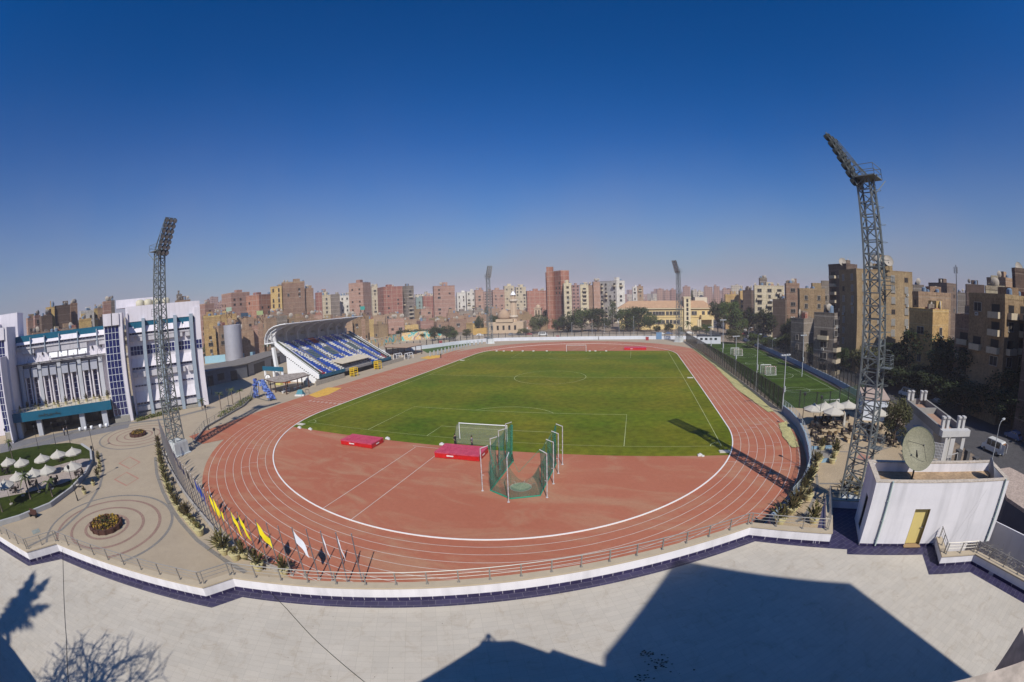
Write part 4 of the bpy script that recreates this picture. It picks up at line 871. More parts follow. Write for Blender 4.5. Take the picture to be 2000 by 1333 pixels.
for i, (x, y, a) in enumerate(((-59.5, -31.5, .1), (-60.0, -26.5, .1), (-61.8, -29, .2))):
    g = MB(); g.box(-.25, -1.6, .38, .25, 1.6, .46); g.box(-.2, -1.4, 0, .2, -1.25, .38); g.box(-.2, 1.25, 0, .2, 1.4, .38); o = g.build('bench', WHITEP); o.location = (x, y, 0); o.rotation_euler = (0, 0, a); tag(o, 'white bench under the chequered roof, %s from the track' % ordn(i), 'bench')
g = MB(); g.lathe([(.5, 0), (.55, .1), (.5, 1.3), (.2, 1.4)], n=12); o = g.build('water_tank', mat('pale_green_tank', (.35, .45, .42), .5, .06), None, True); o.location = (-60.4, -22.6, 0); tag(o, 'pale green tank under the end of the chequered roof', 'tank')
pergola('brown-posted shelter with a tan roof past the far end of the grandstand', [at(750, 676, 3.2), at(752, 679, 3.2), at(795, 680, 3.2), at(823, 674, 3.2), at(822, 671.5, 3.2), at(785, 671, 3.2)], [at(u, v) for u, v in ((755.7, 692.6), (767.5, 693), (778, 694), (790, 694), (801.5, 693.5), (812.5, 692), (823.3, 691.3))], 3.2, mat('tan_roof', (.38, .27, .18), .9, .1, 1), grid=False)
def booth(lab, x, y, a):
    t = thing('team_bench', lab, 'bench shelter', (x, y, 0), a, 'white team shelters'); g = MB()
    for s in (-1.6, 1.6): g.tube([(.7, s, 0), (.75, s, 1.4), (.3, s, 2.1), (-.6, s, 2.0), (-.9, s, 0)], .16, 6)
    for p in ((.75, 1.4), (.3, 2.1), (-.6, 2.0)): g.bar((p[0], -1.6, p[1]), (p[0], 1.6, p[1]), .12)
    g.build('frame', WHITEP, t); g = MB(); g.box(-.6, -1.5, .4, -.1, 1.5, .5); g.box(-.85, -1.5, .5, -.8, 1.5, 1.6); g.build('seat_row', mat('grey_seats', (.12, .12, .13), .6), t); return t
booth('white framed team shelter next to the grandstand end', -61.0, 28.5, -.15); booth('white framed team shelter further from the grandstand', -57.3, 30.2, -.1)
# ================================================================ blue frame, tent, clock, sand pits
g = MB(); BLS = mat('blue_mesh_sheet', (.015, .07, .42), .6, .25, 3.5, fine=7, col2=(.18, .28, .62)); 
bt = thing('scaffold_stair', 'tall leaning frame covered in bright blue chairs beside the chequered shelter', 'frame', (-56.5, -40.3, 0), 0)
R = random.Random(9)
g = MB()
for p, q in (((-6.4, .5, 0), (-6.0, .8, 4.6)), ((-5.2, .3, 0), (-4.9, .6, 4.4)), ((-4.6, 1.2, 4.4), (.6, -.9, .1)), ((-4.0, 2.4, 4.2), (1.8, .6, .1)), ((-6.4, .5, 2.3), (-5.2, .3, 2.3)), ((-5.2, .3, .1), (.6, -.9, .1)), ((-6.2, 2, 0), (-5.8, 2, 4.2))): g.bar(p, q, .09)
g.build('frame', GALV, bt)
def bluebits(a, b, w, n, seed):
    g = MB(); R = random.Random(seed); a = Vector(a); b = Vector(b); s_ = Vector(w)
    for k in range(n):
        p = a.lerp(b, R.random())+s_*R.uniform(-.5, .5); h = .34; q = R.random()*3; dx, dy = cos(q)*h, sin(q)*h; g.cur = 0 if R.random() < .72 else (1 if R.random() < .6 else 2)
        g.face([(p.x-dx, p.y-dy, p.z-.2), (p.x+dx, p.y+dy, p.z-.2), (p.x+dx, p.y+dy, p.z+.25), (p.x-dx, p.y-dy, p.z+.25)]); g.face([(p.x-dx, p.y-dy, p.z-.2), (p.x+dx, p.y+dy, p.z-.2), (p.x+dx-dy, p.y+dy+dx, p.z-.15), (p.x-dx-dy, p.y-dy+dx, p.z-.15)])
    return g
for i, (a, b, w, n) in enumerate((((-5.8, .4, .3), (-5.4, .7, 4.5), (1.3, .1, 0), 70), ((-4.5, 1.8, 4.1), (1.1, -.1, .5), (.5, 1.6, 0), 120))):
    bluebits(a, b, w, n, i).build('chair_stack', [BLS, mat('chair_pale', (.30, .38, .60), .5, .2), mat('chair_navy', (.01, .015, .10), .5, .2)], bt)
x, y = at(587, 772); tt = thing('small_tent', 'small teal tent at the edge of the track by the yellow run-up', 'tent', (x, y, 0), .3); g = MB()
g.raw([(-1, -1, 0), (1, -1, 0), (1, 1, 0), (-1, 1, 0), (-.6, 0, 1.3), (.6, 0, 1.35)], [(0, 1, 5, 4), (1, 2, 5), (2, 3, 4, 5), (3, 0, 4)]); g.build('canopy', mat('tent_teal', (.06, .20, .24), .8, .15, 2), tt)
g = MB(); g.box(-.9, -1.5, 0, .9, -.9, .35); g.box(.9, -1.2, 0, 1.5, -.7, .3); g.build('groundsheet', WB, tt)
YG = mat('yellow_sand', (.62, .36, .06), .95, .12, .6, fine=4)
for nm, ps in (('sand_runway', ((603, 772), (618, 777), (640, 772), (668, 758), (640, 757))), ('sand_runway_far', ((820, 700), (838, 702), (858, 699), (862, 694), (838, 695)))):
    g = MB(); g.face([(*at(u, v), .012) for u, v in ps]); struct('sand_runway', g, YG)
x, y = at(525, 753); ct = thing('clock', 'round white clock face on a short post by the shelter', 'clock', (x, y, 0), radians(25)); g = MB(); g.bar((0, 0, 0), (0, 0, 1.2), .15); g.build('post', DARK, ct)
g = MB(); g.bar((0, .1, 2.1), (0, -.1, 2.1), 2.0, n=20, ph=0); g.build('rim', DARK, ct); g = MB(); g.bar((0, -.1, 2.1), (0, -.13, 2.1), 1.7, n=20, ph=0); g.build('dial', WHITEP, ct); g = MB(); g.box(-.03, -.16, 2.1, .03, -.14, 2.7); g.box(-.4, -.16, 2.07, 0, -.14, 2.13); g.build('hands', DARK, ct)
for i, (u, v, w, c) in enumerate(((557, 748, 3.2, (.5, .16, .05)), (545, 752, 2.2, (.45, .40, .12)), (566, 742, 2.6, (.55, .35, .08)))):
    x, y = at(u, v); g = MB(); g.raw([(-w/2, -.5, 0), (w/2, -.5, 0), (w/2, .8, 0), (-w/2, .8, 0), (-w*.3, 0, 1.6), (w*.3, .2, 1.5)], [(0, 1, 5, 4), (1, 2, 5), (2, 3, 4, 5), (3, 0, 4)]); o = g.build('play_slide', mat('play_%d' % i, c, .6, .2, 3)); o.location = (x, y, 0); tag(o, ('orange', 'olive green', 'yellow')[i]+' play structure beside the grandstand end wall', 'play structure')
# hurdle on the yellow run-up
x, y = at(600.5, 769); g = MB(); g.bar((-.6, 0, 0), (-.6, 0, .95), .05); g.bar((.6, 0, 0), (.6, 0, .95), .05); g.box(-.62, -.02, .88, .62, .02, .98); g.bar((-.6, 0, .03), (-.6, .6, .03), .05); g.bar((.6, 0, .03), (.6, .6, .03), .05); o = g.build('hurdle', DARK); o.location = (x, y, .02); tag(o, 'dark hurdle standing on the yellow run-up', 'hurdle')
# ================================================================ silo, sheds
st_ = thing('metal_silo', 'tall plain silver cylinder tank behind the service sheds', 'silo', (-127.0, 4.0, 0)); SIL = mat('silo_sheet', (.42, .42, .46), .5, .05, .5, metal=.35)
g = MB(); pr = []
for k in range(16): pr += [(3.9, k*1.0), (3.9, k*1.0+.93), (3.85, k*1.0+.965)]
g.lathe(pr+[(3.9, 15.6), (3.7, 15.8)], n=40); g.build('shell', SIL, st_, False); g = MB(); g.lathe([(4.2, -.1), (4.2, .6)], n=24); g.build('base', CONC, st_)
def shed(name, lab, pts, z, wm, rm, doors=()):
    c = pts[0]; t = thing(name, lab, 'building', (c[0], c[1], 0)); P = [(x-c[0], y-c[1]) for x, y in pts]; g = MB(); g.prism(P, 0, z); g.build('wall', wm, t); g = MB()
    cx = sum(p[0] for p in P)/len(P); cy = sum(p[1] for p in P)/len(P); Q = [(cx+(x-cx)*1.05, cy+(y-cy)*1.05) for x, y in P]; g.prism(Q, z, z+.25); g.build('roof', rm, t)
    a, b = P[0], P[1]; l = hypot(b[0]-a[0], b[1]-a[1]); ux, uy = (b[0]-a[0])/l, (b[1]-a[1])/l; nx, ny = uy, -ux
    for k, (s0, s1, z0, z1, m_, nm) in enumerate(doors): g = MB(); A = (a[0]+ux*s0*l, a[1]+uy*s0*l); B = (a[0]+ux*s1*l, a[1]+uy*s1*l); g.prism([(A[0]+nx*.06, A[1]+ny*.06), (B[0]+nx*.06, B[1]+ny*.06), (B[0]-nx*.02, B[1]-ny*.02), (A[0]-nx*.02, A[1]-ny*.02)], z0, z1); g.build(nm, m_, t)
    return t
GRYW = mat('grey_shed_wall', (.13, .14, .16), .9, .15, 1); GRYR = mat('grey_shed_roof', (.17, .155, .14), .9, .15, 1)
a, b = at(400, 757), at(484, 737); shed('service_shed', 'low dark service shed right beside the white sports hall', [a, b, (b[0]-14, b[1]+2), (a[0]-14, a[1])], 4.2, GRYW, GRYR, [(.08, .2, 0, 3, DARK, 'door'), (.3, .45, 1, 3, DARK, 'window'), (.6, .75, 0, 3, DARK, 'door')])
a, b = at(487, 735), at(560, 706); shed('service_shed', 'low grey shed with black gateways between the silo and grandstand', [a, b, (b[0]-10, b[1]), (a[0]-12, a[1])], 4.0, mat('pale_shed_wall', (.33, .33, .32), .9, .1, 1), GRYR, [(.12, .38, 0, 3.2, DARK, 'door'), (.55, .8, 0, 3.0, DARK, 'door')])
g = MB(); TW = thing('portal', 'teal fascia portal on white posts at the back of the grandstand end', 'portal', (-74, -21, 0)); g.box(-5.5, -.5, 3.2, 3.5, 0, 4.4); g.build('fascia', TEAL, TW); g = MB(); g.box(-5, -.4, 0, -4.4, 0, 3.2); g.box(-1, -.4, 0, -.4, 0, 3.2); g.box(2.8, -.4, 0, 3.4, 0, 3.2); g.build('post', WHITEP, TW)
for (u0, u1, v, lab) in ((401, 441, 711, 'pale blue wall between the sports hall and the silo'), (473, 499, 703, 'pale blue wall on the stand side of the silo')):
    a, b = at(u0, v), at(u1, v-4); g = MB(); g.wall([a, b], .4, 0, 3.2 if u0 < 450 else 2.8); tag(g.build('boundary_wall', mat('sky_blue_wall', (.30, .50, .60), .8, .08, 1)), lab, 'wall')
# ================================================================ stadium boundary wall with fence posts, far side
bw = [(-96, 15), (-78.0, 41.7), (-72, 50), (-64.8, 62.0), (-57.2, 78.0), (-47.8, 89.2), (-38, 92.4), (-28.6, 93.6), (0.1, 96.0), (24.2, 96.8), (43.3, 95.4), (62, 92.5)]
wt = thing('perimeter_wall', 'long white perimeter wall with tall fence posts behind the far bend', 'wall', (0, 0, 0)); g = MB(); g.wall(bw, .25, 0, 1.55); g.build('wall_panel', mat('perimeter_white', (.58, .60, .64), .8, .06, .4, dirt=.1), wt)
pts_ = along(bw[1:], 52); pm = MB(); pm.box(-.12, -.12, 0, .12, .12, 3.9); pme = pm.mesh('post', DARK)
for x, y, a in pts_: link('post', pme, wt, (x, y, 0), a)
MESHF = netmat('fence_mesh_dark', (.05, .06, .055), 14, .20)
g = MB(); g.wall(bw[1:], .02, 1.6, 3.7); g.build('mesh_panel', netmat('fence_mesh_thin', (.20, .21, .22), 14, .10), wt)
for i, (u, v) in enumerate(((861, 667), (1089.5, 657), (1264, 660))):
    x, y = at(u, v+5, 0.0); g = MB(); g.box(-.7, -.3, 0, .7, .3, 1.4); g.box(-.8, -.35, 1.4, .8, .35, 1.55); g.box(-.5, -.34, .3, .5, -.3, 1.1); o = g.build('hydrant_box', mat('dull_red_box', (.28, .03, .03), .6, .1)); o.location = (x, y, 0); tag(o, 'dull red box at the foot of the perimeter wall, %s from the stand' % ordn(i), 'box', 'red boxes along the perimeter wall')
x, y = at(1287, 663); g = MB(); g.box(-1.3, -.4, 0, 1.3, .4, 3.0); g.box(-1.4, -.5, 3, 1.4, .5, 3.2); g.box(-1.1, -.43, .3, 1.1, -.4, 2.6); o = g.build('kiosk', mat('blue_kiosk', (.12, .22, .36), .6, .1)); o.location = (x, y, 0); tag(o, 'blue kiosk against the perimeter wall near the distant tower', 'kiosk')
# silver barrier posts along the far left of the track
bt_ = along([(-51.5, 36), (-50.2, 52), (-49.3, 70), (-46.5, 79)], 16)
t = thing('track_barrier', 'pale barrier of upright panels along the far stand-side straight', 'barrier', (0, 0, 0)); pm = MB(); pm.box(-.5, -.04, .2, .5, .04, 1.9); pm.box(-.06, -.06, 0, .06, .06, 2.1); pme = pm.mesh('panel', mat('barrier_pale', (.45, .50, .50), .6, .1))
for x, y, a in bt_: link('panel', pme, t, (x, y, 0), a)
# verge of grass left far
VG = mat('verge_grass', (.05, .10, .015), .95, .2, .5, fine=4)
g = MB(); g.face([(*at(u, v), .004) for u, v in ((822, 683), (905, 671), (925, 671), (880, 681), (835, 690))]); struct('grass_verge', g, VG)
# mural wall beyond
def muralmat():
    m = mat('mural_paint', (.5, .4, .3), .85, .1, 1); n = m.node_tree.nodes; L = m.node_tree.links; bs = n['Principled BSDF']
    tc = n.new('ShaderNodeTexCoord'); nz = n.new('ShaderNodeTexNoise'); nz.inputs['Scale'].default_value = .28; nz.inputs['Detail'].default_value = 3; nz.inputs['Distortion'].default_value = 1.5; L.new(tc.outputs['Object'], nz.inputs['Vector'])
    cr_ = n.new('ShaderNodeValToRGB'); L.new(nz.outputs[0], cr_.inputs[0]); e = cr_.color_ramp.elements; e[0].position = .3; e[0].color = (.05, .35, .36, 1); e[1].position = .75; e[1].color = (.45, .15, .10, 1)
    for p, c in ((.42, (.15, .5, .45, 1)), (.48, (.7, .62, .5, 1)), (.54, (.70, .42, .10, 1)), (.60, (.75, .6, .35, 1)), (.66, (.25, .2, .3, 1))): q = e.new(p); q.color = c
    L.new(cr_.outputs[0], bs.inputs['Base Color']); return m
MUR = muralmat()
for (ps, h, lab) in (((at(722, 682), at(782, 667), ), 3.8, 'painted wall section with teal and grey patches behind the grandstand'), ((at(785, 667), at(862, 659)), 4.2, 'bright painted wall of teal and orange shapes beside the trees'), ((at(924, 655), at(955, 652)), 3.5, 'yellow ochre wall left of the floodlight tower by the mosque')):
    g = MB(); g.wall(list(ps), .4, 0, h); g.wall(list(ps), .5, h, h+.15); tag(g.build('mural_wall', MUR if 'painted' in lab else mat('ochre_wall', (.50, .32, .10), .9, .12, 1)), lab, 'wall')
# ================================================================ left sports hall. local: x = s along facade, y = -n (depth going back positive)
LA = radians(64.7); S0, N0 = -94.0, -36.0
ox, oy = S0*cos(LA)+N0*sin(LA), S0*sin(LA)-N0*cos(LA)
lbd = thing('sports_hall', 'big white sports hall with indigo glass towers and teal bands behind the left plaza'.replace('left ', 'garden '), 'building', (ox, oy, 0), LA)
def SN(g, s0, s1, n0, n1, z0, z1): g.box(s0-S0, -(n0-N0), z0, s1-S0, -(n1-N0), z1)
HALLW = mat('hall_white', (.70, .66, .70), .8, .05, .5, dirt=.14)
FING = mat('fin_blue_grey', (.30, .36, .42), .7, .08, 1)
g = MB(); SN(g, -94.6, -75, -41.2, -58, 0, 20.6); SN(g, -94.6, -75, -40.9, -58, 20.6, 24.0); SN(g, -76.6, -75.0, -40.55, -41.2, 0, 22.6)
SN(g, -94.6, -94.0, -40.5, -41.2, 0, 22.6); g.each('wing_wall', HALLW, lbd)
g = MB(); SN(g, -97.4, -86.2, -46, -52, 24, 25.9); g.build('roof_house', HALLW, lbd)
for s in (-90, -85.8, -81.65, -77.5): g = MB(); SN(g, s-.42, s+.42, -39.75, -41.2, 0, 21.2); g.build('fin', FING, lbd)
g = MB(); SN(g, -94, -76.6, -41.0, -41.2, 19.2, 20.6); g.build('teal_band', TEAL, lbd)
def hood(g, s0, s1, zt, zb, n=-41.2, out=.9, lip=.5):
    a = -(n-N0); x0, x1 = s0-S0, s1-S0; P = [(a, zt), (a-out, zb), (a, zb)]
    vs = [(x0, y, z) for y, z in P]+[(x1, y, z) for y, z in P]; g.raw(vs, [(0, 1, 2), (5, 4, 3), (0, 3, 4, 1), (1, 4, 5, 2), (2, 5, 3, 0)])
bays = [(-93.9, -90.5), (-89.5, -86.3), (-85.3, -82.15), (-81.15, -78.0)]
HW = HALLW
win = MB(); 
def wstrip(s0, s1, z0, z1, n, cols, rows=1, n_out=.06):
    f = MB(); SN(f, s0, s1, n+n_out, n-.05, z0, z1); o = f.build('window', GLASSB, lbd); m = MB(); w = .09
    for i in range(cols+1): x = s0+(s1-s0)*i/cols; SN(m, x-w/2, x+w/2, n+n_out+.03, n+n_out, z0, z1)
    for j in range(rows+1): z = z0+(z1-z0)*j/rows; SN(m, s0, s1, n+n_out+.026, n+n_out, z-w/2, z+w/2)
    m.build('frame', mat('window_frame_pale', (.62, .64, .68), .5), o); return o
for bi, (a, b) in enumerate(bays):
    g = MB(); m_ = (a+b)/2
    if bi in (0, 3): hood(g, a, a+1.25, 19.9, 18.2); hood(g, m_+.15, b, 19.9 if bi else 19.3, 18.2); hood(g, a+1.25, m_+.15, 19.1, 18.2)
    else: hood(g, a, b, 19.9, 18.2)
    hood(g, a, b, 12.5, 10.6, out=.75); hood(g, a, b, 5.2, 2.8, out=.75)
    g.each('sloping_hood', HW, lbd)
    g = MB(); SN(g, a, b, -40.4, -41.2, 17.35, 17.7); 
    if bi in (0, 3): SN(g, a, a+1.2, -40.5, -41.2, 16.3, 17.35); SN(g, m_+.4, b, -40.5, -41.2, 16.3, 17.35); SN(g, a, a+1.2, -40.5, -41.2, 8.4, 9.6); SN(g, m_+.4, b, -40.5, -41.2, 8.4, 9.6)
    else: SN(g, a, b, -40.5, -41.2, 16.3, 17.35); SN(g, a, b, -40.5, -41.2, 8.4, 9.6)
    SN(g, a, b, -40.3, -41.2, 1.0, 2.0); g.each('planter_ledge', mat('ledge_white', (.52, .50, .52), .8, .06, 1, dirt=.2), lbd)
    wstrip(a, b, 17.72, 18.16, -41.2, 5); wstrip(a, b, 13.2, 15.25, -41.2, 4, 2); wstrip(a, b, 10.0, 10.55, -41.2, 4); wstrip(a+.1, b-.1, 6.2, 6.65, -41.2, 4); wstrip(a, b, 2.15, 2.75, -41.2, 4)
wstrip(-76.55, -75.05, 13.2, 15.25, -40.5, 2, 2)
g = MB(); SN(g, -94, -77, -39.9, -41.2, 0, .6); g.build('plinth', STONE, lbd)
# glass stair towers
def gtower(s0, s1):
    g = MB(); SN(g, s0-.2, s1+.0, -36.25, -44, 1.4, 20.3); SN(g, s1, s1+.9, -36.0, -44, 0, 22.8); g.build('tower_wall', HALLW, lbd)
    g = MB(); SN(g, s0-.1, s1+.05, -35.9, -36.3, 0, 1.4); g.build('tower_base', STONE, lbd)
    g = MB(); SN(g, s0-.25, s0+1.9, -35.7, -44, 20.3, 22.8); SN(g, s0+2.15, s1+.1, -35.7, -44, 20.3, 22.8); g.each('tower_cap', HALLW, lbd)
    g = MB(); SN(g, s0+1.9, s0+2.15, -36.0, -36.2, 20.3, 22.8); g.build('cap_slot', DARK, lbd)
    o = wstrip(s0, s1-.1, 1.45, 20.25, -36.25, 4, 13, .12); return o
gtower(-100.0, -96.2); gtower(-132.6, -128.8)
# centre block
g = MB(); SN(g, -129, -99, -43.6, -56, 0, 20.5); g.build('centre_wall', HALLW, lbd)
g = MB(); SN(g, -128, -100, -43.45, -43.6, 19.0, 20.5); g.build('teal_band', TEAL, lbd)
g = MB(); k = 0; edges = (-127.8, -122.9, -118.4, -114.0, -108.5, -103.0, -100.1)
for i in range(len(edges)-1):
    a, b = edges[i]+.15, edges[i+1]-.15; hood(g, a, b, 19.9 if i % 2 else 19.3, 18.55, -43.6, .8)
g.each('sloping_hood', HW, lbd)
for i in range(len(edges)-1): wstrip(edges[i]+.2, edges[i+1]-.2, 18.1, 18.5, -43.6, 5)
g = MB(); SN(g, -127.8, -100, -42.7, -43.6, 17.6, 17.95); SN(g, -118.2, -106, -42.9, -43.6, 16.3, 17.6); SN(g, -126, -122, -42.9, -43.6, 16.5, 17.6); SN(g, -103.4, -100.3, -42.9, -43.6, 16.5, 17.6); g.each('planter_ledge', mat('ledge_white', (.5, .5, .5)), lbd)
g = MB()
for e in edges[1:6]: SN(g, e-.1, e+.1, -42.5, -43.6, 16.3, 20.0)
g.each('thin_fin', FING, lbd)
for i in range(4): s = -117.3+i*2.9; g = MB(); hood(g, s, s+2.5, 17.2, 15.0, -43.6, 1.1); g.each('sloping_hood', WHITEP, lbd)
for s in (-122, -119.5, -104.6, -102): g = MB(); SN(g, s-.15, s+.15, -43.2, -43.6, 15.8, 16.4); g.build('wall_lamp', DARK, lbd)
g = MB(); SN(g, -127.5, -100.2, -41.6, -43.6, 14.2, 14.5); g.build('brow', mat('ledge_white', (.5, .5, .5)), lbd)
g = MB(); SN(g, -127.5, -100.3, -40.6, -40.72, 14.35, 14.5)
for s in (-124, -120.5, -117, -113.5, -110, -106.5, -103): SN(g, s-.06, s+.06, -40.6, -43.6, 14.4, 14.52); g.bar((s-S0, -(-40.7-N0), 14.5), (s-S0, -(-43.5-N0), 15.8), .06)
g.build('cable_canopy', DARK, lbd)
for s in (-126.4, -120.6, -114.6, -108.6, -102.5): g = MB(); SN(g, s-.55, s+.55, -41.9, -43.6, 5.2, 14.2); g.build('pilaster', mat('pilaster_grey', (.46, .47, .50), .8, .06, .8, dirt=.15), lbd)
for s in (-126.4, -120.6, -114.6, -108.6):
    for q in (1.75, 4.2):
        c = s+q; g = MB(); SN(g, c-.95, c+.95, -41.6, -43.6, 11.4, 13.4); g.build('shade_box', mat('shade_lilac', (.38, .39, .44), .7, .06), lbd)
        g = MB(); SN(g, c-.95, c-.6, -42.2, -43.6, 5.2, 11.4); SN(g, c+.6, c+.95, -42.2, -43.6, 5.2, 11.4); g.each('mullion_wall', HALLW, lbd)
        wstrip(c-.6, c+.6, 5.4, 11.3, -43.3, 1, 5)
    wstrip(s+2.72, s+3.22, 8.2, 13.6, -43.4, 1, 3)
# porch
g = MB(); SN(g, -129.6, -100.4, -34.2, -43.6, 4.95, 5.15); g.build('porch_roof', mat('porch_floor', (.50, .45, .36), .85, .12, 1, fine=5), lbd)
g = MB(); SN(g, -129.8, -100.3, -34.0, -34.25, 3.4, 5.25); SN(g, -100.5, -100.3, -34.25, -36.0, 3.4, 5.25); pf = g.build('porch_fascia', TEAL, lbd)
g = MB()   # raised lettering on the fascia, strokes of a flowing script
R = random.Random(12); s = -120.6
while s < -114.2:
    w = R.uniform(.25, .7); z = 4.15+R.uniform(-.1, .15); zz = z+R.uniform(-.3, .35)
    g.bar((s-S0, -(-33.95-N0), z), (s+w-S0, -(-33.95-N0), z), .10); g.bar((s+w*.5-S0, -(-33.95-N0), z), (s+w*.7-S0, -(-33.95-N0), zz+.25), .09)
    if R.random() < .5: SN(g, s+w*.3, s+w*.3+.12, -33.92, -33.98, z-.4, z-.28)
    s += w*.8
g.build('sign_lettering', mat('sign_bronze', (.03, .05, .05), .5), pf)
for s in (-127.3, -121.0, -108.6, -102.5): g = MB(); SN(g, s-.7, s+.7, -34.6, -35.8, 0, 3.4); g.build('porch_column', mat('pilaster_grey', (.4, .4, .4)), lbd)
g = MB(); SN(g, -129, -100, -42.2, -42.3, 0, 4.9); dw = g.build('entrance_front', mat('entrance_dark', (.022, .020, .020), .5, .2), lbd)
for s in (-124, -117, -115, -112, -106): g = MB(); SN(g, s-.9, s+.9, -42.1, -42.2, .1, 2.6); g.build('entrance_door', GLASSD, dw)
# left wing beyond
g = MB(); SN(g, -152, -133.5, -40.5, -56, 0, 23.8); SN(g, -129.0, -128.6, -31.0, -44, 0, 17.0) ; g.each('wing_wall', HALLW, lbd)
g = MB(); SN(g, -145, -127.8, -46, -52, 20.4, 25.9); g.build('roof_house', HALLW, lbd)
for z in (15.2, 11.6, 8.2, 4.4): g = MB(); SN(g, -128.62, -128.55, -36.8, -37.8, z, z+1.5); g.build('window', GLASSD, lbd)
g = MB()
for i in range(26):
    s = -100.8-i*1.1; SN(g, s-.04, s+.04, -34.3, -34.38, 5.15, 6.0)
SN(g, -129.5, -100.5, -34.3, -34.36, 5.95, 6.02); g.build('porch_railing', STEEL, lbd)
# roof clutter: tanks
def LW2(s, n): return (s*cos(LA)+n*sin(LA), s*sin(LA)-n*cos(LA))
TNK = mat('cream_tank', (.50, .46, .34), .6, .1, 1)
for i, (s, w) in enumerate(((-90.6, 1.2), (-88.4, 1.2), (-86.0, 1.3), (-83.6, 1.0))):
    x, y = LW2(s, -43.5); g = MB(); g.lathe([(w*.9, 0), (w, .15), (w, 1.0), (w*.6, 1.35), (.2, 1.42)], n=14); o = g.build('roof_tank', TNK, None, True); o.location = (x, y, 24.0); tag(o, 'cream roof tank on the sports hall, %s from the glass tower side' % ordn(i), 'tank', 'cream tanks on the sports hall roof')
PLM = mat('terrace_plants', (.045, .075, .02), .9, .3, 3, col2=(.12, .08, .03), randv=.3)
POTM = mat('cream_pot', (.52, .46, .24), .8, .08, 2)
def potplant(seed, h=1.0, n=26, pot=.42, ph=.55, spread=.5, col=None):
    "returns (pot mesh, plant mesh)"
    R = random.Random(seed); g = MB(); g.lathe([(pot*.62, 0), (pot*.9, ph*.55), (pot*.95, ph*.86), (pot*1.12, ph*.88), (pot*1.12, ph), (pot*.9, ph), (pot*.85, ph*.9)], n=14); pmsh = g.mesh('pot', POTM)
    g = MB()
    for i in range(n):
        a = R.random()*6.28; l = h*R.uniform(.6, 1.1); e = R.uniform(.5, 1.4); c = Vector((0, 0, ph*.9)); d = Vector((cos(a)*cos(e), sin(a)*cos(e), sin(e))); sd = Vector((-sin(a), cos(a), 0))*.07*h**.5
        m_ = c+d*l*.55; t_ = c+d*l+Vector((0, 0, -.22*l*(1.5-e))); g.face([c, m_+sd, t_, m_-sd])
    for i in range(n): 
        a = R.random()*6.28; r = R.random()*spread*.6; z = ph+R.random()*h*.8; s = .12; p = Vector((cos(a)*r, sin(a)*r, z)); u = Vector((R.gauss(0, 1), R.gauss(0, 1), R.gauss(0, 1))).normalized()*s; v = Vector((R.gauss(0, 1), R.gauss(0, 1), R.gauss(0, 1))).normalized()*s; g.face([p-u, p-v, p+u, p+v])
    return pmsh, g.mesh('plant', col or PLM)
PV = [potplant(1, .8), potplant(2, 1.3, 34), potplant(3, .55, 20), potplant(4, 1.9, 40, .5, .6, .8)]
def place_pot(lab, x, y, z, v, s=1.0, grp=None, pot=True, rot=0.0):
    t = thing('potted_plant', lab, 'potted plant', (x, y, z), rot, grp); t.scale = (s,)*3; link('pot', PV[v][0], t); link('plant', PV[v][1], t); return t
for i in range(14): s = -126.6+i*1.95; x, y = LW2(s, -36.2-(i % 3)*1.6); place_pot('small potted shrub on the entrance porch roof, %s from the garden end' % ordn(i), x, y, 5.15, i % 3, 1.1, 'potted shrubs on the porch roof', rot=i)
for i in range(5): x, y = LW2(-109.5+i*1.6+(.8 if i > 2 else 0), -33.2); g = MB(); g.lathe([(.2, 0), (.36, .3), (.4, .75), (.3, .8)], n=10); o = g.build('white_urn', WHITEP, None, True); o.location = (x, y, 0); tag(o, 'white urn before the porch, %s in line' % ordn(i), 'urn', 'white urns before the porch')
# ================================================================ garden
GD = grassmat('garden_grass', (.022, .040, .006), (.045, .055, .012), 30, .02)
gpx = [(-5, 1028), (40, 1015), (100, 990), (140, 960), (168, 930), (180, 905), (178, 884), (160, 872), (135, 868), (90, 872), (40, 880), (-5, 890)]
gw = [at(*q) for q in gpx]; gw2 = gw+[(gw[-1][0]-12, gw[-1][1]-14), (gw[0][0]-12, gw[0][1]-8)]
g = MB(); g.face([(x, y, .30) for x, y in gw2]); struct('garden_lawn', g, GD)
g = MB(); g.face([(*at(u, v), .31) for u, v in ((-4, 935), (60, 925), (105, 915), (160, 900), (176, 900), (170, 930), (120, 950), (60, 965), (-4, 978))]); struct('garden_path', g, mat('garden_paving', (.36, .30, .26), .9, .12, .6, fine=5))
g = MB(); g.wall(gw[:8], .4, -.02, .55); tag(g.build('garden_kerb', mat('kerb_pale', (.38, .38, .38), .8, .08, 1)), 'curved pale kerb wall round the umbrella garden', 'wall')
UMB = FABW
def umbrella_mesh(R=1.75, h=2.55, n=8):
    g = MB(); vs = [(0, 0, h+.75)]; 
    for i in range(n): a = 2*pi*i/n; vs.append((R*cos(a), R*sin(a), h))
    for i in range(n): a = 2*pi*i/n; vs.append((R*.98*cos(a), R*.98*sin(a), h-.18))
    g.raw(vs, [(0, 1+i, 1+(i+1) % n) for i in range(n)]+[(1+i, n+1+i, n+1+(i+1) % n, 1+(i+1) % n) for i in range(n)]); g.lathe([(.22, h+.70), (.05, h+.86)], n=8); c = g.mesh('canopy', UMB)
    g = MB(); g.bar((0, 0, 0), (0, 0, h+.8), .07, n=6)
    for i in range(n): a = 2*pi*i/n; g.bar((0, 0, h+.1), (R*.9*cos(a), R*.9*sin(a), h+.04), .03)
    p = g.mesh('pole', mat('umbrella_pole', (.25, .2, .15), .6)); g = MB(); g.lathe([(.35, 0), (.35, .1), (.08, .14)], n=10); b = g.mesh('base', CONC); return c, p, b
UM = umbrella_mesh()
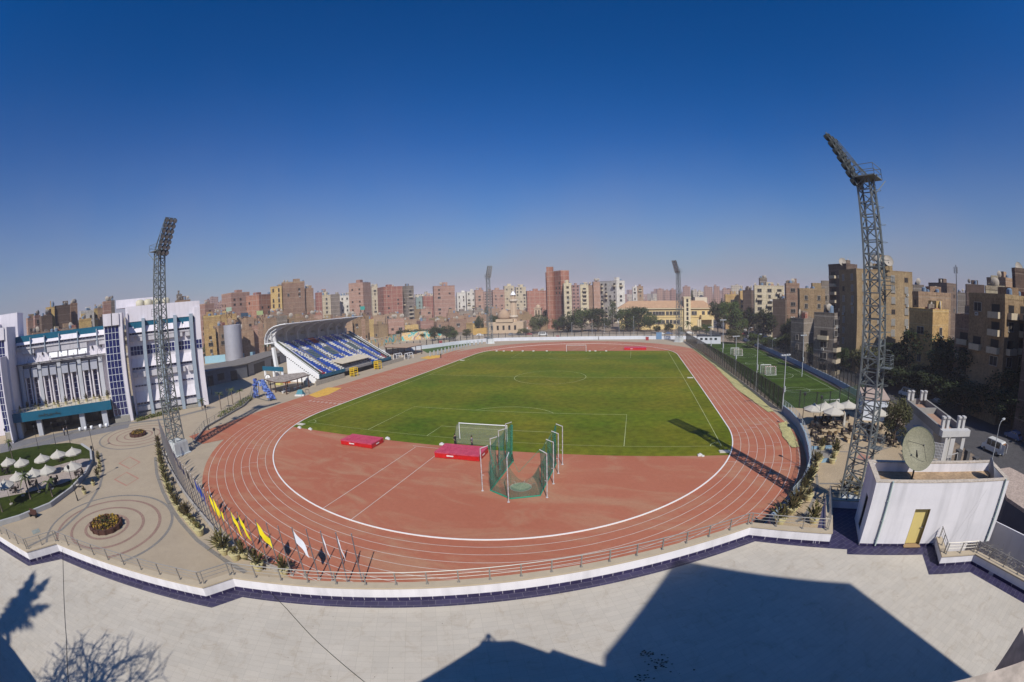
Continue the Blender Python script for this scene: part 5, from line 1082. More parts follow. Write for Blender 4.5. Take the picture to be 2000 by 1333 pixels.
def umbrella(lab, x, y, z, grp, s=1.0, tilt=0.0):
    t = thing('parasol', lab, 'parasol', (x, y, z), rnd.random(), grp); t.scale = (s,)*3; link('canopy', UM[0], t); link('pole', UM[1], t); link('base', UM[2], t); return t
ug = 'cream parasols in the garden'
for i, (u, v, h) in enumerate(((40, 898, 2.8), (80, 890, 2.8), (112, 882, 2.8), (141, 877, 2.8), (14, 897, 2.8), (32, 925, 2.9), (64, 918, 2.9), (90, 912, 2.9), (140, 905, 2.9), (8, 940, 2.9))):
    x, y = at(u, v, 3.4)
    umbrella(('cream parasol on the lawn side of the garden, %s from the porch corner' % ordn(4-i) if i < 5 else 'cream parasol on the garden path side, %s from the kerb curve' % ordn({8: 0, 7: 1, 6: 2, 5: 3, 9: 4}[i])), x, y, .3, ug)
CHD = mat('dark_rattan', (.03, .022, .018), .7, .2, 3)
def tableset_mesh():
    g = MB(); g.lathe([(.45, .72), (.45, .76)], n=14); g.bar((0, 0, 0), (0, 0, .72), .08, n=6); g.lathe([(.3, 0), (.3, .04)], n=10); tb = g.mesh('cafe_table', mat('dark_table', (.05, .035, .03), .5, .1))
    g = MB()
    for s in (-1, 1):
        for q in (-1, 1): g.bar((s*.21, q*.21, 0), (s*.21, q*.21, .45), .04)
    g.box(-.24, -.24, .42, .24, .24, .48); lg = g.mesh('seat', CHD); g = MB(); g.box(-.24, -.26, .48, .24, -.21, .95); g.box(-.26, -.24, .62, -.21, .2, .66); g.box(.21, -.24, .62, .26, .2, .66); bk = g.mesh('backrest', CHD); return tb, lg, bk
TSM = tableset_mesh()
ncg = [0]
def cafe(x, y, z, where, k, nch=4, seed=0, top='dark round cafe table'):
    R = random.Random(seed); o = link('cafe_table', TSM[0], None, (x, y, z)); tag(o, '%s %s, %s' % (top, where, k), 'table', 'dark cafe tables')
    for i in range(nch):
        a = 6.28*i/nch+R.random()*.8; r = R.uniform(.62, .85); t = thing('cafe_chair', 'dark cafe chair %s at table %s' % (where, k) if 0 else 'dark cafe chair, %s round the %s table %s' % (ordn(i), k.split(' ')[0], where), 'chair', (x+r*cos(a), y+r*sin(a), z), a+pi/2, 'dark cafe chairs'); link('seat', TSM[1], t); link('backrest', TSM[2], t)
for i, (u, v) in enumerate(((155, 931), (108, 945), (66, 950), (30, 962), (118, 900), (12, 925))):
    x, y = at(u, v, .3); cafe(x, y, .31, 'in the parasol garden', ordn(i)+' from the kerb', 4, i)
# lamp posts, dark, around the garden
LPD = mat('lamp_post_dark', (.03, .032, .035), .5, .1)
g = MB(); g.lathe([(.14, 0), (.12, .1), (.06, .9), (.045, 4.0), (.04, 4.1)], n=8); lp1 = g.mesh('post', LPD); g = MB(); g.lathe([(.06, 4.1), (.2, 4.2), (.24, 4.5), (.1, 4.62)], n=8); lp2 = g.mesh('lamp_head', LPD)
def lamppost(lab, x, y, z=0, s=1.0, grp='dark garden lamp posts'):
    t = thing('lamp_post', lab, 'lamp post', (x, y, z), 0, grp); t.scale = (s,)*3; link('post', lp1, t); link('lamp_head', lp2, t)
lps = [((183, 880), 'by the garden corner facing the smaller flower bed'), ((193, 933), 'on the kerb path beside the row of pots'), ((152, 978), 'on the kerb path facing the large flower bed'), ((312, 893), 'at the head of the flagpole row'), ((358, 1010), 'beside the flagpoles midway along'), ((408, 840), 'at the end of the hall by the track fence'), ((448, 800), 'by the fence planting near the blue chairs'), ((138, 870), 'between hall porch and lawn, first from the drive bend'), ((110, 873), 'between hall porch and lawn, second from the drive bend'), ((76, 880), 'between hall porch and lawn, third from the drive bend'), ((19, 885), 'between hall porch and lawn, fourth from the drive bend'), ((414, 772), 'in the shade between the hall and the sheds')]
for (u, v), w in lps: x, y = at(u, v); lamppost('dark lamp post '+w, x, y)
# pots beside the garden kerb and by the flagpoles
for i, (u, v) in enumerate(((192, 893), (194, 903), (196, 913), (195, 922), (192, 934), (183, 948), (166, 965))): x, y = at(u, v); place_pot('small pot on the garden kerb path, %s from the porch side' % ordn(i), x, y, 0, i % 3, .9, 'pots on the garden kerb path', rot=i*2)
pr = along([at(*q) for q in ((310, 872), (315, 905), (325, 945), (342, 985), (356, 1008))], 16)
for i, (x, y, a) in enumerate(pr): place_pot('cream pot along the flagpole row, %s counting from the tower' % ordn(i), x, y, 0, (1, 0, 1, 2)[i % 4], 1.15, 'cream pots along the flagpoles', rot=i*1.7)
for i, (u, v, k, s) in enumerate(((368, 1018, 1, 1.3), (375, 1027, 2, 1.4), (383, 1036, 2, 1.4), (391, 1045, 2, 1.4), (427, 1070, 0, 1.2), (439, 1082, 3, 1.15), (461, 1093, 2, 1.3), (478, 1090, 1, 1.1), (506, 1113, 1, 1.3), (556, 1122, 1, 1.1))): x, y = at(u, v); place_pot(('tall palm in a cream pot by the roof railing' if k == 3 else 'cream pot near the roof railing, %s towards the terrace' % ordn(i)), x, y, 0, k, s, 'cream pots along the flagpoles', rot=i*1.3)
# flower beds
BEDP = mat('bed_flowers_yellow', (.30, .22, .02), .9, .3, 2, col2=(.35, .20, .03)); BEDG = mat('bed_leaves', (.05, .055, .015), .9, .3, 3); BEDR = mat('bed_red_leaves', (.12, .05, .03), .9, .3, 3)
def bed(lab, c, r, seed, h=.55):
    t = thing('flower_bed', lab, 'flower bed', (c[0], c[1], 0)); g = MB(); g.wall(arc(0, 0, r, 0, 2*pi, 14)[:-1], .22, -.02, .45, closed=True)
    for i in range(14): a = 2*pi*i/14; g.box(r*cos(a)-.16, r*sin(a)-.16, 0, r*cos(a)+.16, r*sin(a)+.16, .52)
    g.build('kerb', BROWN, t); g = MB(); g.lathe([(r-.1, .02), (r-.15, .3), (.1, .42)], n=20); g.build('soil', SOIL, t)
    R = random.Random(seed)
    for nm, m_, n, r0_, r1_ in (('yellow_flowers', BEDP, 420, .45, 1), ('red_foliage', BEDR, 360, 0, 1), ('green_foliage', BEDG, 420, 0, .8)):
        g = MB()
        for i in range(n):
            a = R.random()*6.28; q = (r-.25)*(r0_+(r1_-r0_)*R.random()**.7); z = .35+R.random()*h*(1.2-q/r*.6); s = R.uniform(.08, .16); p = Vector((q*cos(a), q*sin(a), z)); u_ = Vector((R.gauss(0, 1), R.gauss(0, 1), R.gauss(0, .6))).normalized()*s; v_ = Vector((R.gauss(0, 1), R.gauss(0, 1), R.gauss(0, .6))).normalized()*s; g.face([p-u_, p-v_, p+u_, p+v_])
        g.build(nm, m_, t)
bed('large round flower bed with yellow blooms inside ringed paving near the roof', C1, 2.15, 1); bed('smaller round flower bed in ringed paving before the hall tower', C2, 1.75, 2)
# benches, bins and manhole
x, y = at(66, 1010); bn = thing('brown_bench', 'brown bench on the kerb path below the garden wall', 'bench', (x, y, 0), .6); g = MB(); g.box(-.8, -.25, .4, .8, .25, .46); g.build('seat', BROWN, bn); g = MB(); g.box(-.8, .22, .46, .8, .28, .9); g.build('backrest', BROWN, bn); 
for s in (-.65, .65): g = MB(); g.box(s-.05, -.22, 0, s+.05, .25, .4); g.build('leg', DARK, bn)
x, y = at(70, 1038); g = MB(); g.box(-.6, -.6, 0, .6, .6, .03); g.box(-.35, -.35, .03, .35, .35, .05); o = g.build('manhole_cover', mat('manhole_grey', (.25, .27, .24), .8, .1)); o.location = (x, y, -.03); tag(o, 'square grey manhole cover in the paving', 'manhole cover')
# planting along the hall foot and the fence
def shrubrow(name, lab, pts, w, h, n, m, seed, cat='hedge'):
    R = random.Random(seed); al = along(pts, 60); g = MB()
    for i in range(n):
        x, y, a = al[R.randrange(60)]; x += R.uniform(-w, w); y += R.uniform(-w, w); z = R.random()*h; s = R.uniform(.1, .22); p = Vector((x, y, z)); u_ = Vector((R.gauss(0, 1), R.gauss(0, 1), R.gauss(0, .6))).normalized()*s; v_ = Vector((R.gauss(0, 1), R.gauss(0, 1), R.gauss(0, .6))).normalized()*s; g.face([p-u_, p-v_, p+u_, p+v_])
    return tag(g.build(name, m), lab, cat)
HM = mat('yellow_green_hedge', (.16, .14, .03), .9, .3, 2, col2=(.07, .10, .02))
shrubrow('hedge', 'yellow-green hedge strip at the foot of the sports hall wing', [at(270, 822), at(310, 812), at(350, 800), at(385, 790)], .9, .6, 1500, HM, 3)
shrubrow('hedge', 'green hedge along the fence towards the blue chairs', [at(430, 815), at(460, 800), at(490, 780)], .7, 1.0, 700, HM, 4)
x, y = at(302, 814); 
# railing along track edge from tower to the blue chairs
lf_ = thing('track_railing', 'grey railing on a low wall curving from the tower to the blue chairs', 'railing', (0, 0, 0)); rp_ = [at(*q) for q in ((378, 868), (400, 838), (440, 815), (475, 795), (490, 780), (493, 768))]
g = MB(); g.wall(rp_, .3, 0, .35); g.build('low_wall', STONE, lf_); railing(rp_, .35, 2.0, lf_, h=1.1, rails=3, mt=GALV, name='rail')
rq = [at(*q) for q in ((316, 880), (326, 905), (342, 935), (362, 968), (392, 1006), (430, 1050), (470, 1080), (515, 1105), (560, 1122))]
g = MB(); g.wall(rq, .25, 0, .4); tag(g.build('flagpole_wall', CONC), 'low grey wall carrying the row of flagpoles', 'wall')
# ================================================================ right side: small pitches, fences, cafe, gate house
AG = grassmat('artificial_grass', (.028, .060, .008), (.048, .078, .012), 3.2, .14)
g = MB(); g.face([(49.6, -37.5, .02), (69.6, -30, .02), (70.8, 15, .02), (70.5, 78, .02), (60, 84, .02), (51, 82, .02)]); struct('small_pitch_grass', g, AG)
g = MB()
for y0, y1 in ((-36, 2), (2.5, 40), (41, 77)):
    g.ribbon([(51.0, y0), (68.4, y0), (68.6, y1), (51.2, y1)], .09, .03, closed=True); ym = (y0+y1)/2; g.ribbon([(51, ym), (68.5, ym)], .09, .034); g.ribbon(arc(59.0, ym, 3.0, 0, 2*pi, 30)[:-1], .09, .038, closed=True)
    g.ribbon(arc(59.2, y1, 5.5, pi, 2*pi, 20), .09, .036); g.ribbon(arc(59.0, y0, 5.5, 0, pi, 20), .09, .036)
struct('small_pitch_markings', g, mat('small_pitch_line', (.5, .56, .42), .8, .1))
sg = 'small striped goals'
for (x, y, r, lab) in ((58.3, 2.6, pi, 'small goal with red and white posts in the middle of the side pitches'), (58.0, 39.6, pi, 'small goal with striped posts on the farther side pitch')): goal(lab, x, y, r+pi, 3.0, 2.1, 1.2, True, sg)
goal('white small goal frame behind the nearer striped one', 57.4, 4.2, 0, 3.0, 2.3, 1.2, False, sg); goal('white small goal frame behind the farther striped one', 57.2, 41.4, 0, 3.0, 2.3, 1.2, False, sg)
goal('white goal frame just behind the cafe parasols', 58.8, -36.0, pi, 3.4, 2.2, 1.0, False, sg)
FM = netmat('green_fence_mesh', (.030, .048, .026), 12, .50)
def fence(lab, pts, n, h, mesh, wallh=0, wallm=None, posts=DARK, name='fence'):
    t = thing(name, lab, 'fence', (pts[0][0], pts[0][1], 0)); P = [(x-pts[0][0], y-pts[0][1]) for x, y in pts]; g = MB(); g.wall(P, .02, wallh+.05, h); g.build('mesh_panel', mesh, t)
    if wallh: g = MB(); g.wall(P, .3, 0, wallh); g.build('base_wall', wallm, t)
    pm = MB(); pm.box(-.08, -.08, 0, .08, .08, h+.1); pme = pm.mesh('post', posts); a = along(P, n)
    for x, y, r in a: link('post', pme, t, (x, y, 0), r)
    g = MB(); g.tube([(x, y, h) for x, y in P], .05, 4); g.build('top_rail', posts, t); return t
fl = [at(1340, 668), at(1372, 690), at(1425, 727), at(1470, 760), at(1527, 803)]
fence('long green mesh fence between the running track and the side pitches', fl, 46, 4.0, FM)
fence('green mesh fence across the cafe end of the side pitches', [at(1527, 803), (56, -38.2), (69.6, -31)], 8, 4.0, netmat('green_fence_mesh_thin', (.04, .08, .035), 12, .26))
fence('long boundary fence on a blue-white wall beside the street', [(70.6, -31), (72.0, -10), (72.6, 30), (73.0, 90)], 52, 4.6, netmat('dark_fence_mesh', (.02, .035, .04), 10, .34), 1.3, mat('boundary_blue_white', (.34, .40, .47), .8, .1, .5, dirt=.2))
g = MB(); g.box(72.8, -30, 0, 75.5, 90, .02); struct('fence_pavement', g, mat('street_paving', (.2, .2, .2)))
# torn matting along the outer edge of the track
MT = mat('yellow_matting', (.42, .38, .17), .95, .15, .8, fine=5)
def matting(lab, pix, seed):
    R = random.Random(seed); P = [(*at(u, v),) for u, v in pix]; half = len(P)//2; A = along(P[:half], 30); B = along(P[half:][::-1], 30); vs = []; fs = []
    for i in range(30):
        for k in range(7): t = k/6; vs.append((A[i][0]*(1-t)+B[i][0]*t+R.uniform(-.12, .12), A[i][1]*(1-t)+B[i][1]*t+R.uniform(-.1, .1), .06+abs(R.gauss(0, .09))*(1 if 0 < k < 6 else .4)))
    for i in range(29):
        for k in range(6): q = i*7+k; fs.append((q, q+1, q+8, q+7))
    g = MB(); g.raw(vs, fs); return tag(g.build('matting', MT, None, True), lab, 'matting')
matting('long strip of crumpled yellow matting along the outer edge of the track', [(1350, 680), (1395, 715), (1440, 762), (1478, 790), (1500, 806), (1512, 805), (1492, 785), (1460, 757), (1412, 718), (1362, 682)], 1)
matting('short piece of yellow matting at the bend below the railing', [(1520, 828), (1530, 855), (1547, 876), (1560, 874), (1550, 848), (1536, 826)], 2)
# curved retaining wall with railing
rw_ = [at(u, v, 1.3) for u, v in ((1529, 792), (1545, 804), (1560, 820), (1573, 846), (1580, 872), (1583, 895), (1576, 925), (1563, 953), (1546, 972), (1523, 994), (1505, 1008))]
g = MB(); g.wall(rw_, .3, -.05, 1.35); RWT = thing('retaining_wall', 'curved pale blue retaining wall with railing between track and cafe', 'wall', (0, 0, 0)); g.build('wall_body', mat('retaining_blue', (.22, .29, .36), .8, .1, 1), RWT)
railing(rw_[:9], 1.35, 1.6, RWT, h=1.0, rails=4, mt=mat('pale_rail', (.45, .50, .52), .5, .05))
# right plaza sheet, raised
RZ = 1.0
PAV2 = mat('cafe_paving', (.40, .31, .20), .9, .12, .3, fine=7)
g = MB(); pz = rw_[:]+[(33.8, -84.5), (48, -89.5), (57.0, -82), (66.5, -58), (66.5, -47), (62, -40.5)]; g.face([(x, y, RZ) for x, y in pz[::-1]]); 
pz2 = pz; struct('cafe_plaza', g, PAV2); g = MB(); g.wall(pz[10:]+[pz[0]], .1, -.1, RZ-.01); tag(g.build('plaza_edge', CONC), 'plain concrete edge round the raised cafe plaza', 'wall')
g = MB(); g.ribbon([at(1600, 945, RZ), at(1650, 945, RZ), at(1690, 945, RZ)], .35, RZ+.004); g.ribbon([at(u, v, RZ) for u, v in ((1594, 925), (1597, 950), (1590, 975), (1577, 1000), (1555, 1020))], .35, RZ+.005); g.ribbon([at(1600, 880, RZ), at(1700, 885, RZ), at(1750, 870, RZ)], .3, RZ+.004); struct('plaza_band', g, GREYP)
g = MB(); g.face([(*at(u, v, RZ), RZ+.006) for u, v in ((1680, 885), (1708, 896), (1690, 901), (1672, 896))]); struct('plaza_patch', g, PINKP)
rmp = thing('ramp', 'grey concrete ramp with pale blue kerbs below the cafe tables', 'ramp', (*at(1605, 893, RZ), RZ)); c = at(1605, 893, RZ); g = MB(); q = [(x-c[0], y-c[1]) for x, y in (at(1585, 879, RZ), at(1624, 877, RZ), at(1632, 901, RZ), at(1588, 905, RZ))]; g.prism(q, 0, .12); g.build('slab', mat('ramp_grey', (.24, .22, .19), .9, .1, 1), rmp); g = MB(); g.wall([q[0], q[1]], .25, 0, .45); g.wall([q[3], q[2]], .25, 0, .45); g.each('kerb', BLUEP, rmp)
# cafe parasols and tables
cz = RZ
ug2 = 'cream parasols at the cafe'
for i, (u, v, lab) in enumerate(((1591, 791, 'cream cafe parasol next to the retaining wall'), (1612, 788, 'cream cafe parasol, second from the retaining wall in the back row'), (1634, 786, 'cream cafe parasol, third in the back row before the small pitch'), (1657, 785, 'cream cafe parasol partly behind the tall tower mast'), (1629, 797, 'cream cafe parasol standing forward of the back row'), (1717, 799, 'cream cafe parasol against the small white building'))): x, y = at(u, v, cz+3.3); umbrella(lab, x, y, cz, ug2, 1.05)
x, y = at(1646, 843, cz); t = thing('folded_parasol', 'folded cream parasol standing among the cafe tables', 'parasol', (x, y, cz)); g = MB(); g.lathe([(.30, .6), (.26, 1.2), (.12, 2.6), (.03, 2.9)], n=8); g.build('canopy', UMB, t, True); g = MB(); g.bar((0, 0, 0), (0, 0, .7), .08); g.lathe([(.3, 0), (.3, .08)], n=10); g.build('base', CONC, t)
cf_px = [(1590, 838), (1607, 845), (1592, 855), (1603, 868), (1618, 862), (1625, 872), (1610, 832), (1622, 842), (1638, 832), (1650, 852), (1662, 842), (1690, 838), (1700, 850), (1712, 842), (1720, 865), (1735, 860), (1745, 872), (1598, 826), (1615, 822), (1637, 815), (1650, 822)]
for i, (u, v) in enumerate(cf_px): x, y = at(u, v, cz); cafe(x, y, cz, 'on the cafe plaza', ordn(i)+' from the retaining wall', 4, 30+i)
TT = mat('tan_table', (.45, .34, .20), .7, .1)
for i, (u, v) in enumerate(((1606, 862), (1626, 850), (1612, 850), (1640, 842), (1655, 862), (1674, 860), (1682, 852), (1700, 862))): x, y = at(u, v, cz); g = MB(); g.box(-.8, -.45, .68, .8, .45, .74); g.box(-.7, -.35, 0, -.62, .35, .68); g.box(.62, -.35, 0, .7, .35, .68); o = g.build('tan_table', TT); o.location = (x, y, cz); o.rotation_euler = (0, 0, .4*i); tag(o, 'long tan table among the cafe chairs, %s from the retaining wall' % ordn(i), 'table', 'long tan cafe tables')
# pots along the retaining wall and by the terrace
for i, (u, v, k, s) in enumerate(((1592, 912, 1, 1.2), (1590, 923, 2, 1.2), (1583, 935, 0, 1.3), (1578, 948, 1, 1.3), (1569, 962, 1, 1.2), (1578, 977, 0, 1.2), (1556, 990, 3, 1.0), (1545, 1003, 3, 1.05), (1522, 1025, 1, 1.3), (1588, 1022, 3, 1.0), (1604, 880, 1, 1.1), (1631, 889, 3, 1.0), (1650, 972, 3, 1.1), (1673, 968, 1, 1.2), (1625, 905, 2, 1.2), (1600, 903, 2, 1.2))): x, y = at(u, v, RZ); place_pot('cream pot on the cafe side, %s along from the retaining wall bend' % ordn(i), x, y, RZ, k, s, 'cream pots by the retaining wall', rot=i*1.1)
for (u, v), w in (((1584, 905), 'at the retaining wall bend beside the ramp'), ((1598, 838), 'among the first cafe tables by the wall'), ((1566, 830), 'at the corner of cafe and track fence')): x, y = at(u, v, RZ); lamppost('dark lamp post '+w, x, y, RZ, 1.1)
# small white building, gate house
def wbox(g, c, a, x0, y0, z0, x1, y1, z1):
    ca, sa = cos(a), sin(a); P = [(c[0]+x*ca-y*sa, c[1]+x*sa+y*ca) for x, y in ((x0, y0), (x1, y0), (x1, y1), (x0, y1))]; g.prism(P, z0, z1)
a_, b_ = at(1698, 822, RZ), at(1731, 824, RZ)
ang = atan2(b_[1]-a_[1], b_[0]-a_[0]); sb = thing('small_building', 'small white building with a pinkish flat roof behind the cafe', 'building', (a_[0], a_[1], RZ), ang); L_ = hypot(b_[0]-a_[0], b_[1]-a_[1])
g = MB(); g.box(-1.5, 0, 0, L_, 9, 3.4); g.build('wall', mat('small_white_wall', (.60, .64, .70), .8, .05), sb); g = MB(); g.box(-1.7, -.2, 3.4, L_+.2, 9.2, 3.6); g.build('roof', mat('pinkish_roof', (.42, .32, .26), .9, .12, 1), sb)
for s in (.3, .62, .85): g = MB(); g.box(L_*s, -.06, 0 if s > .8 else 1.0, L_*s+.7, 0, 2.3); g.build('door' if s > .8 else 'window', DARK, sb)
wh = thing('site_cabin', 'long low white cabin with small square windows at the far end of the side pitches', 'building', (*at(1362, 672), 0), -.06); g = MB(); g.box(0, 0, 0, 10.3, 4, 3.3); g.build('wall', mat('cabin_white', (.52, .54, .58), .8, .06), wh); g = MB(); g.box(-.3, -.3, 3.3, 10.6, 4.3, 3.5); g.build('roof', DARK, wh)
for k in range(4): g = MB(); g.box(1.2+k*2.1, -.05, 1.6, 2.3+k*2.1, 0, 2.5); g.build('window', GLASSD, wh)
# gate house: roofed frame
RO = at(1838, 836, 5.6); RB = at(1768, 778, 5.6); ga = atan2(RB[1]-RO[1], RB[0]-RO[0])-pi/2; GL = hypot(RB[0]-RO[0], RB[1]-RO[1])
gh = thing('gate_house', 'modern gate house with a slotted parapet and paired upright fins', 'building', (RO[0], RO[1], 0), ga)
GHW = mat('gate_render', (.27, .26, .24), .85, .1, 1); GHP = mat('gate_pale', (.48, .47, .46), .8, .08, 1)
g = MB(); WD = 4.2
g.box(0, 0, 4.5, .35, GL, 5.6); g.box(WD-.35, 0, 4.5, WD, GL, 5.6); g.box(.35, GL-.35, 4.5, WD-.35, GL, 5.6); g.box(.35, .0, 4.4, WD-.35, GL-.35, 4.7); g.box(.35, GL*.62, 4.7, WD-.35, GL*.64, 5.55); g.build('roof_tray', GHW, gh)
g = MB(); g.box(-.15, -1.1, 4.75, WD+.6, .0, 5.5); g.build('front_fascia', GHP, gh)
g = MB(); g.box(.4, .3, 4.71, WD-.4, GL-.4, 4.76); g.build('roof_floor', mat('pink_brown_floor', (.36, .22, .15), .9, .1), gh)
for (x, y) in ((.1, .2), (.9, .2), (2.9, .2), (3.7, .2), (.1, GL-.8), (.9, GL-.8), (2.7, GL-.8), (3.5, GL-.8)): g = MB(); g.box(x, y-.3, 5.5, x+.42, y+.3, 6.9); g.box(x-.03, y-.45, 6.75, x+.45, y+.3, 6.95); g.build('fin', GHP, gh)
g = MB(); g.box(.6, -1.0, 0, 1.0, .2, 4.75); g.box(1.6, -.9, 0, 2.4, -.7, 4.6); g.box(3.6, -.9, 0, 4.2, -.7, 4.7); g.box(.3, 3, 0, 3.9, GL-1, 4.4); g.build('wall', GHP, gh)
g = MB(); g.box(-.8, 3.2, 0, .3, 9, 3.4); g.build('annex_wall', mat('annex_white', (.42, .44, .50), .8, .08), gh)
for k in range(4): g = MB(); g.box(-.86, 3.6+k*1.3, .8, -.8, 4.2+k*1.3, 2.6); g.build('window', DARK, gh)
LAT = mat('pale_lattice', (.50, .50, .50), .6, .05)
for (x0, y0, x1, y1) in ((-2.4, -1.6, -2.2, 1.6), (-2.2, -1.6, -.3, -2.6)):
    g = MB()
    for k in range(11):
        t = k/10; g.bar((x0+(x1-x0)*t, y0+(y1-y0)*t, 1.0), (x0+(x1-x0)*t, y0+(y1-y0)*t, 4.4), .06); g.bar((x0, y0, 1+.34*k), (x1, y1, 1+.34*k), .06)
    g.build('lattice_screen', LAT, gh)
for k, (u, v) in enumerate(((1868, 905), (1900, 920), (1930, 930), (1885, 905))):
    x, y = at(u, v, 1.5); g = MB(); g.box(-.35, -.35, 0, .35, .35, 3.0); g.box(-.42, -.42, 3.0, .42, .42, 3.2); o = g.build('gate_pillar', GHP if 0 else mat('pillar_dark', (.08, .08, .085), .8, .1)); o.location = (x, y, 0); tag(o, 'dark square pillar of the street gate, %s from the gate house' % ordn(k), 'pillar', 'gate pillars')
    if k < 3:
        t = thing('gate_leaf', 'slanted gate leaf of thin bars, %s from the gate house' % ordn(k), 'gate', (x-1.8, y+.3, 0), -.5, 'gate leaves'); g = MB(); g.tube([(0, 0, .2), (0, 0, 2.6), (1.4, 0, 3.0), (1.6, 0, .2), (0, 0, .2)], .09, 4); g.build('frame', GHP, t); g = MB()
        for j in range(8): g.bar((.15+.18*j, 0, .2), (.15+.18*j, 0, 2.7), .035)
        g.build('bars', DARK, t)
# bare creepers in the gap right of the stair house
0 and shrubrow('creeper', 'tangle of bare pale creepers in the gap beyond the door railing', [at(1930, 1050, 6.0), at(1955, 1080, 6.0), at(1985, 1110, 6.0)], .9, 0.1, 10, HM, 9, 'creeper')
g = MB(); R = random.Random(8)
cc = at(1950, 1075, 6.8)
for i in range(260):
    p = Vector((cc[0]+R.gauss(0, 1.0), cc[1]+R.gauss(0, 1.3), 5.8+R.random()*1.0)); q = p+Vector((R.gauss(0, .35), R.gauss(0, .35), R.gauss(0, .2))); g.bar(p, q, .03, .015, n=3)
tag(g.build('dry_branches', mat('pale_twig', (.36, .33, .28), .9, .15)), 'dry pale branches heaped beyond the stair house corner', 'branches', None, 'stuff')
# ================================================================ tall pitch lights and street lamps
SPG = mat('pole_pale_grey', (.36, .38, .40), .5, .06)
def pitchlight(lab, x, y, h, rot=0, grp='pitch light poles', cross=True):
    t = thing('pitch_light', lab, 'light pole', (x, y, 0), rot, grp); g = MB(); g.bar((0, 0, 0), (0, 0, h), .24, .12, n=8); g.build('pole', SPG, t)
    g = MB(); g.box(-.14, -.3, h*.38, .14, .0, h*.48); g.build('control_box', SPG, t)
    if cross:
        g = MB(); g.bar((-1.0, 0, h), (1.0, 0, h), .09); g.build('crossarm', SPG, t)
        for s in (-.9, -.3, .3, .9): g = MB(); g.box(s-.2, -.1, h+.02, s+.2, .25, h+.22); g.build('lamp_head', mat('lamp_pale', (.45, .47, .48), .4), t)
    else: g = MB(); g.bar((0, 0, h), (.2, -.5, h+.25), .08); g.box(-.1, -1.0, h+.2, .3, -.4, h+.35); g.build('lamp_head', mat('lamp_pale', (.45, .47, .48), .4), t)
for (u, v, tu, tv, cr_, lab) in ((1411, 713, 1411, 626, 1, 'pale light pole on the track fence, by the white cabin end'), (1436, 728, 1437, 658, 1, 'pale light pole with crossarm second along the track fence'), (1476, 764, 1479, 655, 0, 'tall pale light pole third along the track fence'), (1527, 808, 1533, 695, 1, 'pale light pole beside the retaining wall'), (1566, 736, 1569, 656, 1, 'pale light pole on the street side of the small pitches'), (1388, 698, 1390, 640, 1, 'small light pole beside the white cabin')):
    x, y = at(u, v); g_h = 0; best = min(((abs(1000-0)+0), 0) for _ in (0,)); d = hypot(x-CAMP[0], y-CAMP[1]); h = topz(tu, tv, d); pitchlight(lab, x, y, h, radians(20), cross=bool(cr_))
def streetlamp(lab, x, y, h, rot, grp='street lamps'):
    t = thing('street_lamp', lab, 'street lamp', (x, y, 0), rot, grp); g = MB(); g.bar((0, 0, 0), (0, 0, h), .2, .1, n=8); g.tube([(0, 0, h), (.35, 0, h+.5), (1.1, 0, h+.75)], .09, 6); g.build('pole', SPG, t); g = MB(); g.box(.95, -.16, h+.66, 1.75, .16, h+.86); g.build('lamp_head', mat('lamp_pale', (.45, .47, .48), .4), t)
for (u, v, tu, tv, r, lab) in ((1936, 905, 1948, 820, 0.2, 'street lamp beside the parked minibus'), (1792, 778, 1796, 735, 0.2, 'street lamp behind the gate house fins'), (1718, 745, 1722, 708, .2, 'street lamp just past the tall tower mast'), (1637, 712, 1642, 684, .2, 'street lamp in front of the big tan apartment block'), (1508, 690, 1511, 661, .2, 'street lamp behind the boundary fence by the dark trees'), (1462, 672, 1465, 640, .2, 'slim street lamp at the far end of the boundary fence')):
    x, y = at(u, v); h = topz(tu, tv, hypot(x-CAMP[0], y-CAMP[1]))-.8; streetlamp(lab, x, y, h, r)
for i, (u, v, tv) in enumerate(((1116, 655, 634), (1156, 655, 627), (1209, 655, 626), (1238, 655, 622), (1180, 652, 636), (854, 655, 640), (785, 664, 644), (932, 652, 634))):
    x, y = at(u, v); streetlamp('slim street lamp behind the perimeter wall, %s in the line' % ordn(i), x, y+2, topz(u, tv, hypot(x-CAMP[0], y+2-CAMP[1])), 1.6)
# billboard
x, y = at(1720, 745); bb = thing('street_sign', 'small lit-looking white panel sign on a post past the tower mast'.replace('lit-looking ', ''), 'sign', (x, y, 0), .5); g = MB(); g.bar((0, 0, 0), (0, 0, 3), .12); g.build('post', DARK, bb); g = MB(); g.box(-.8, -.08, 2.6, .8, .08, 4.8); g.build('panel', mat('panel_lilac', (.45, .45, .60), .5), bb)
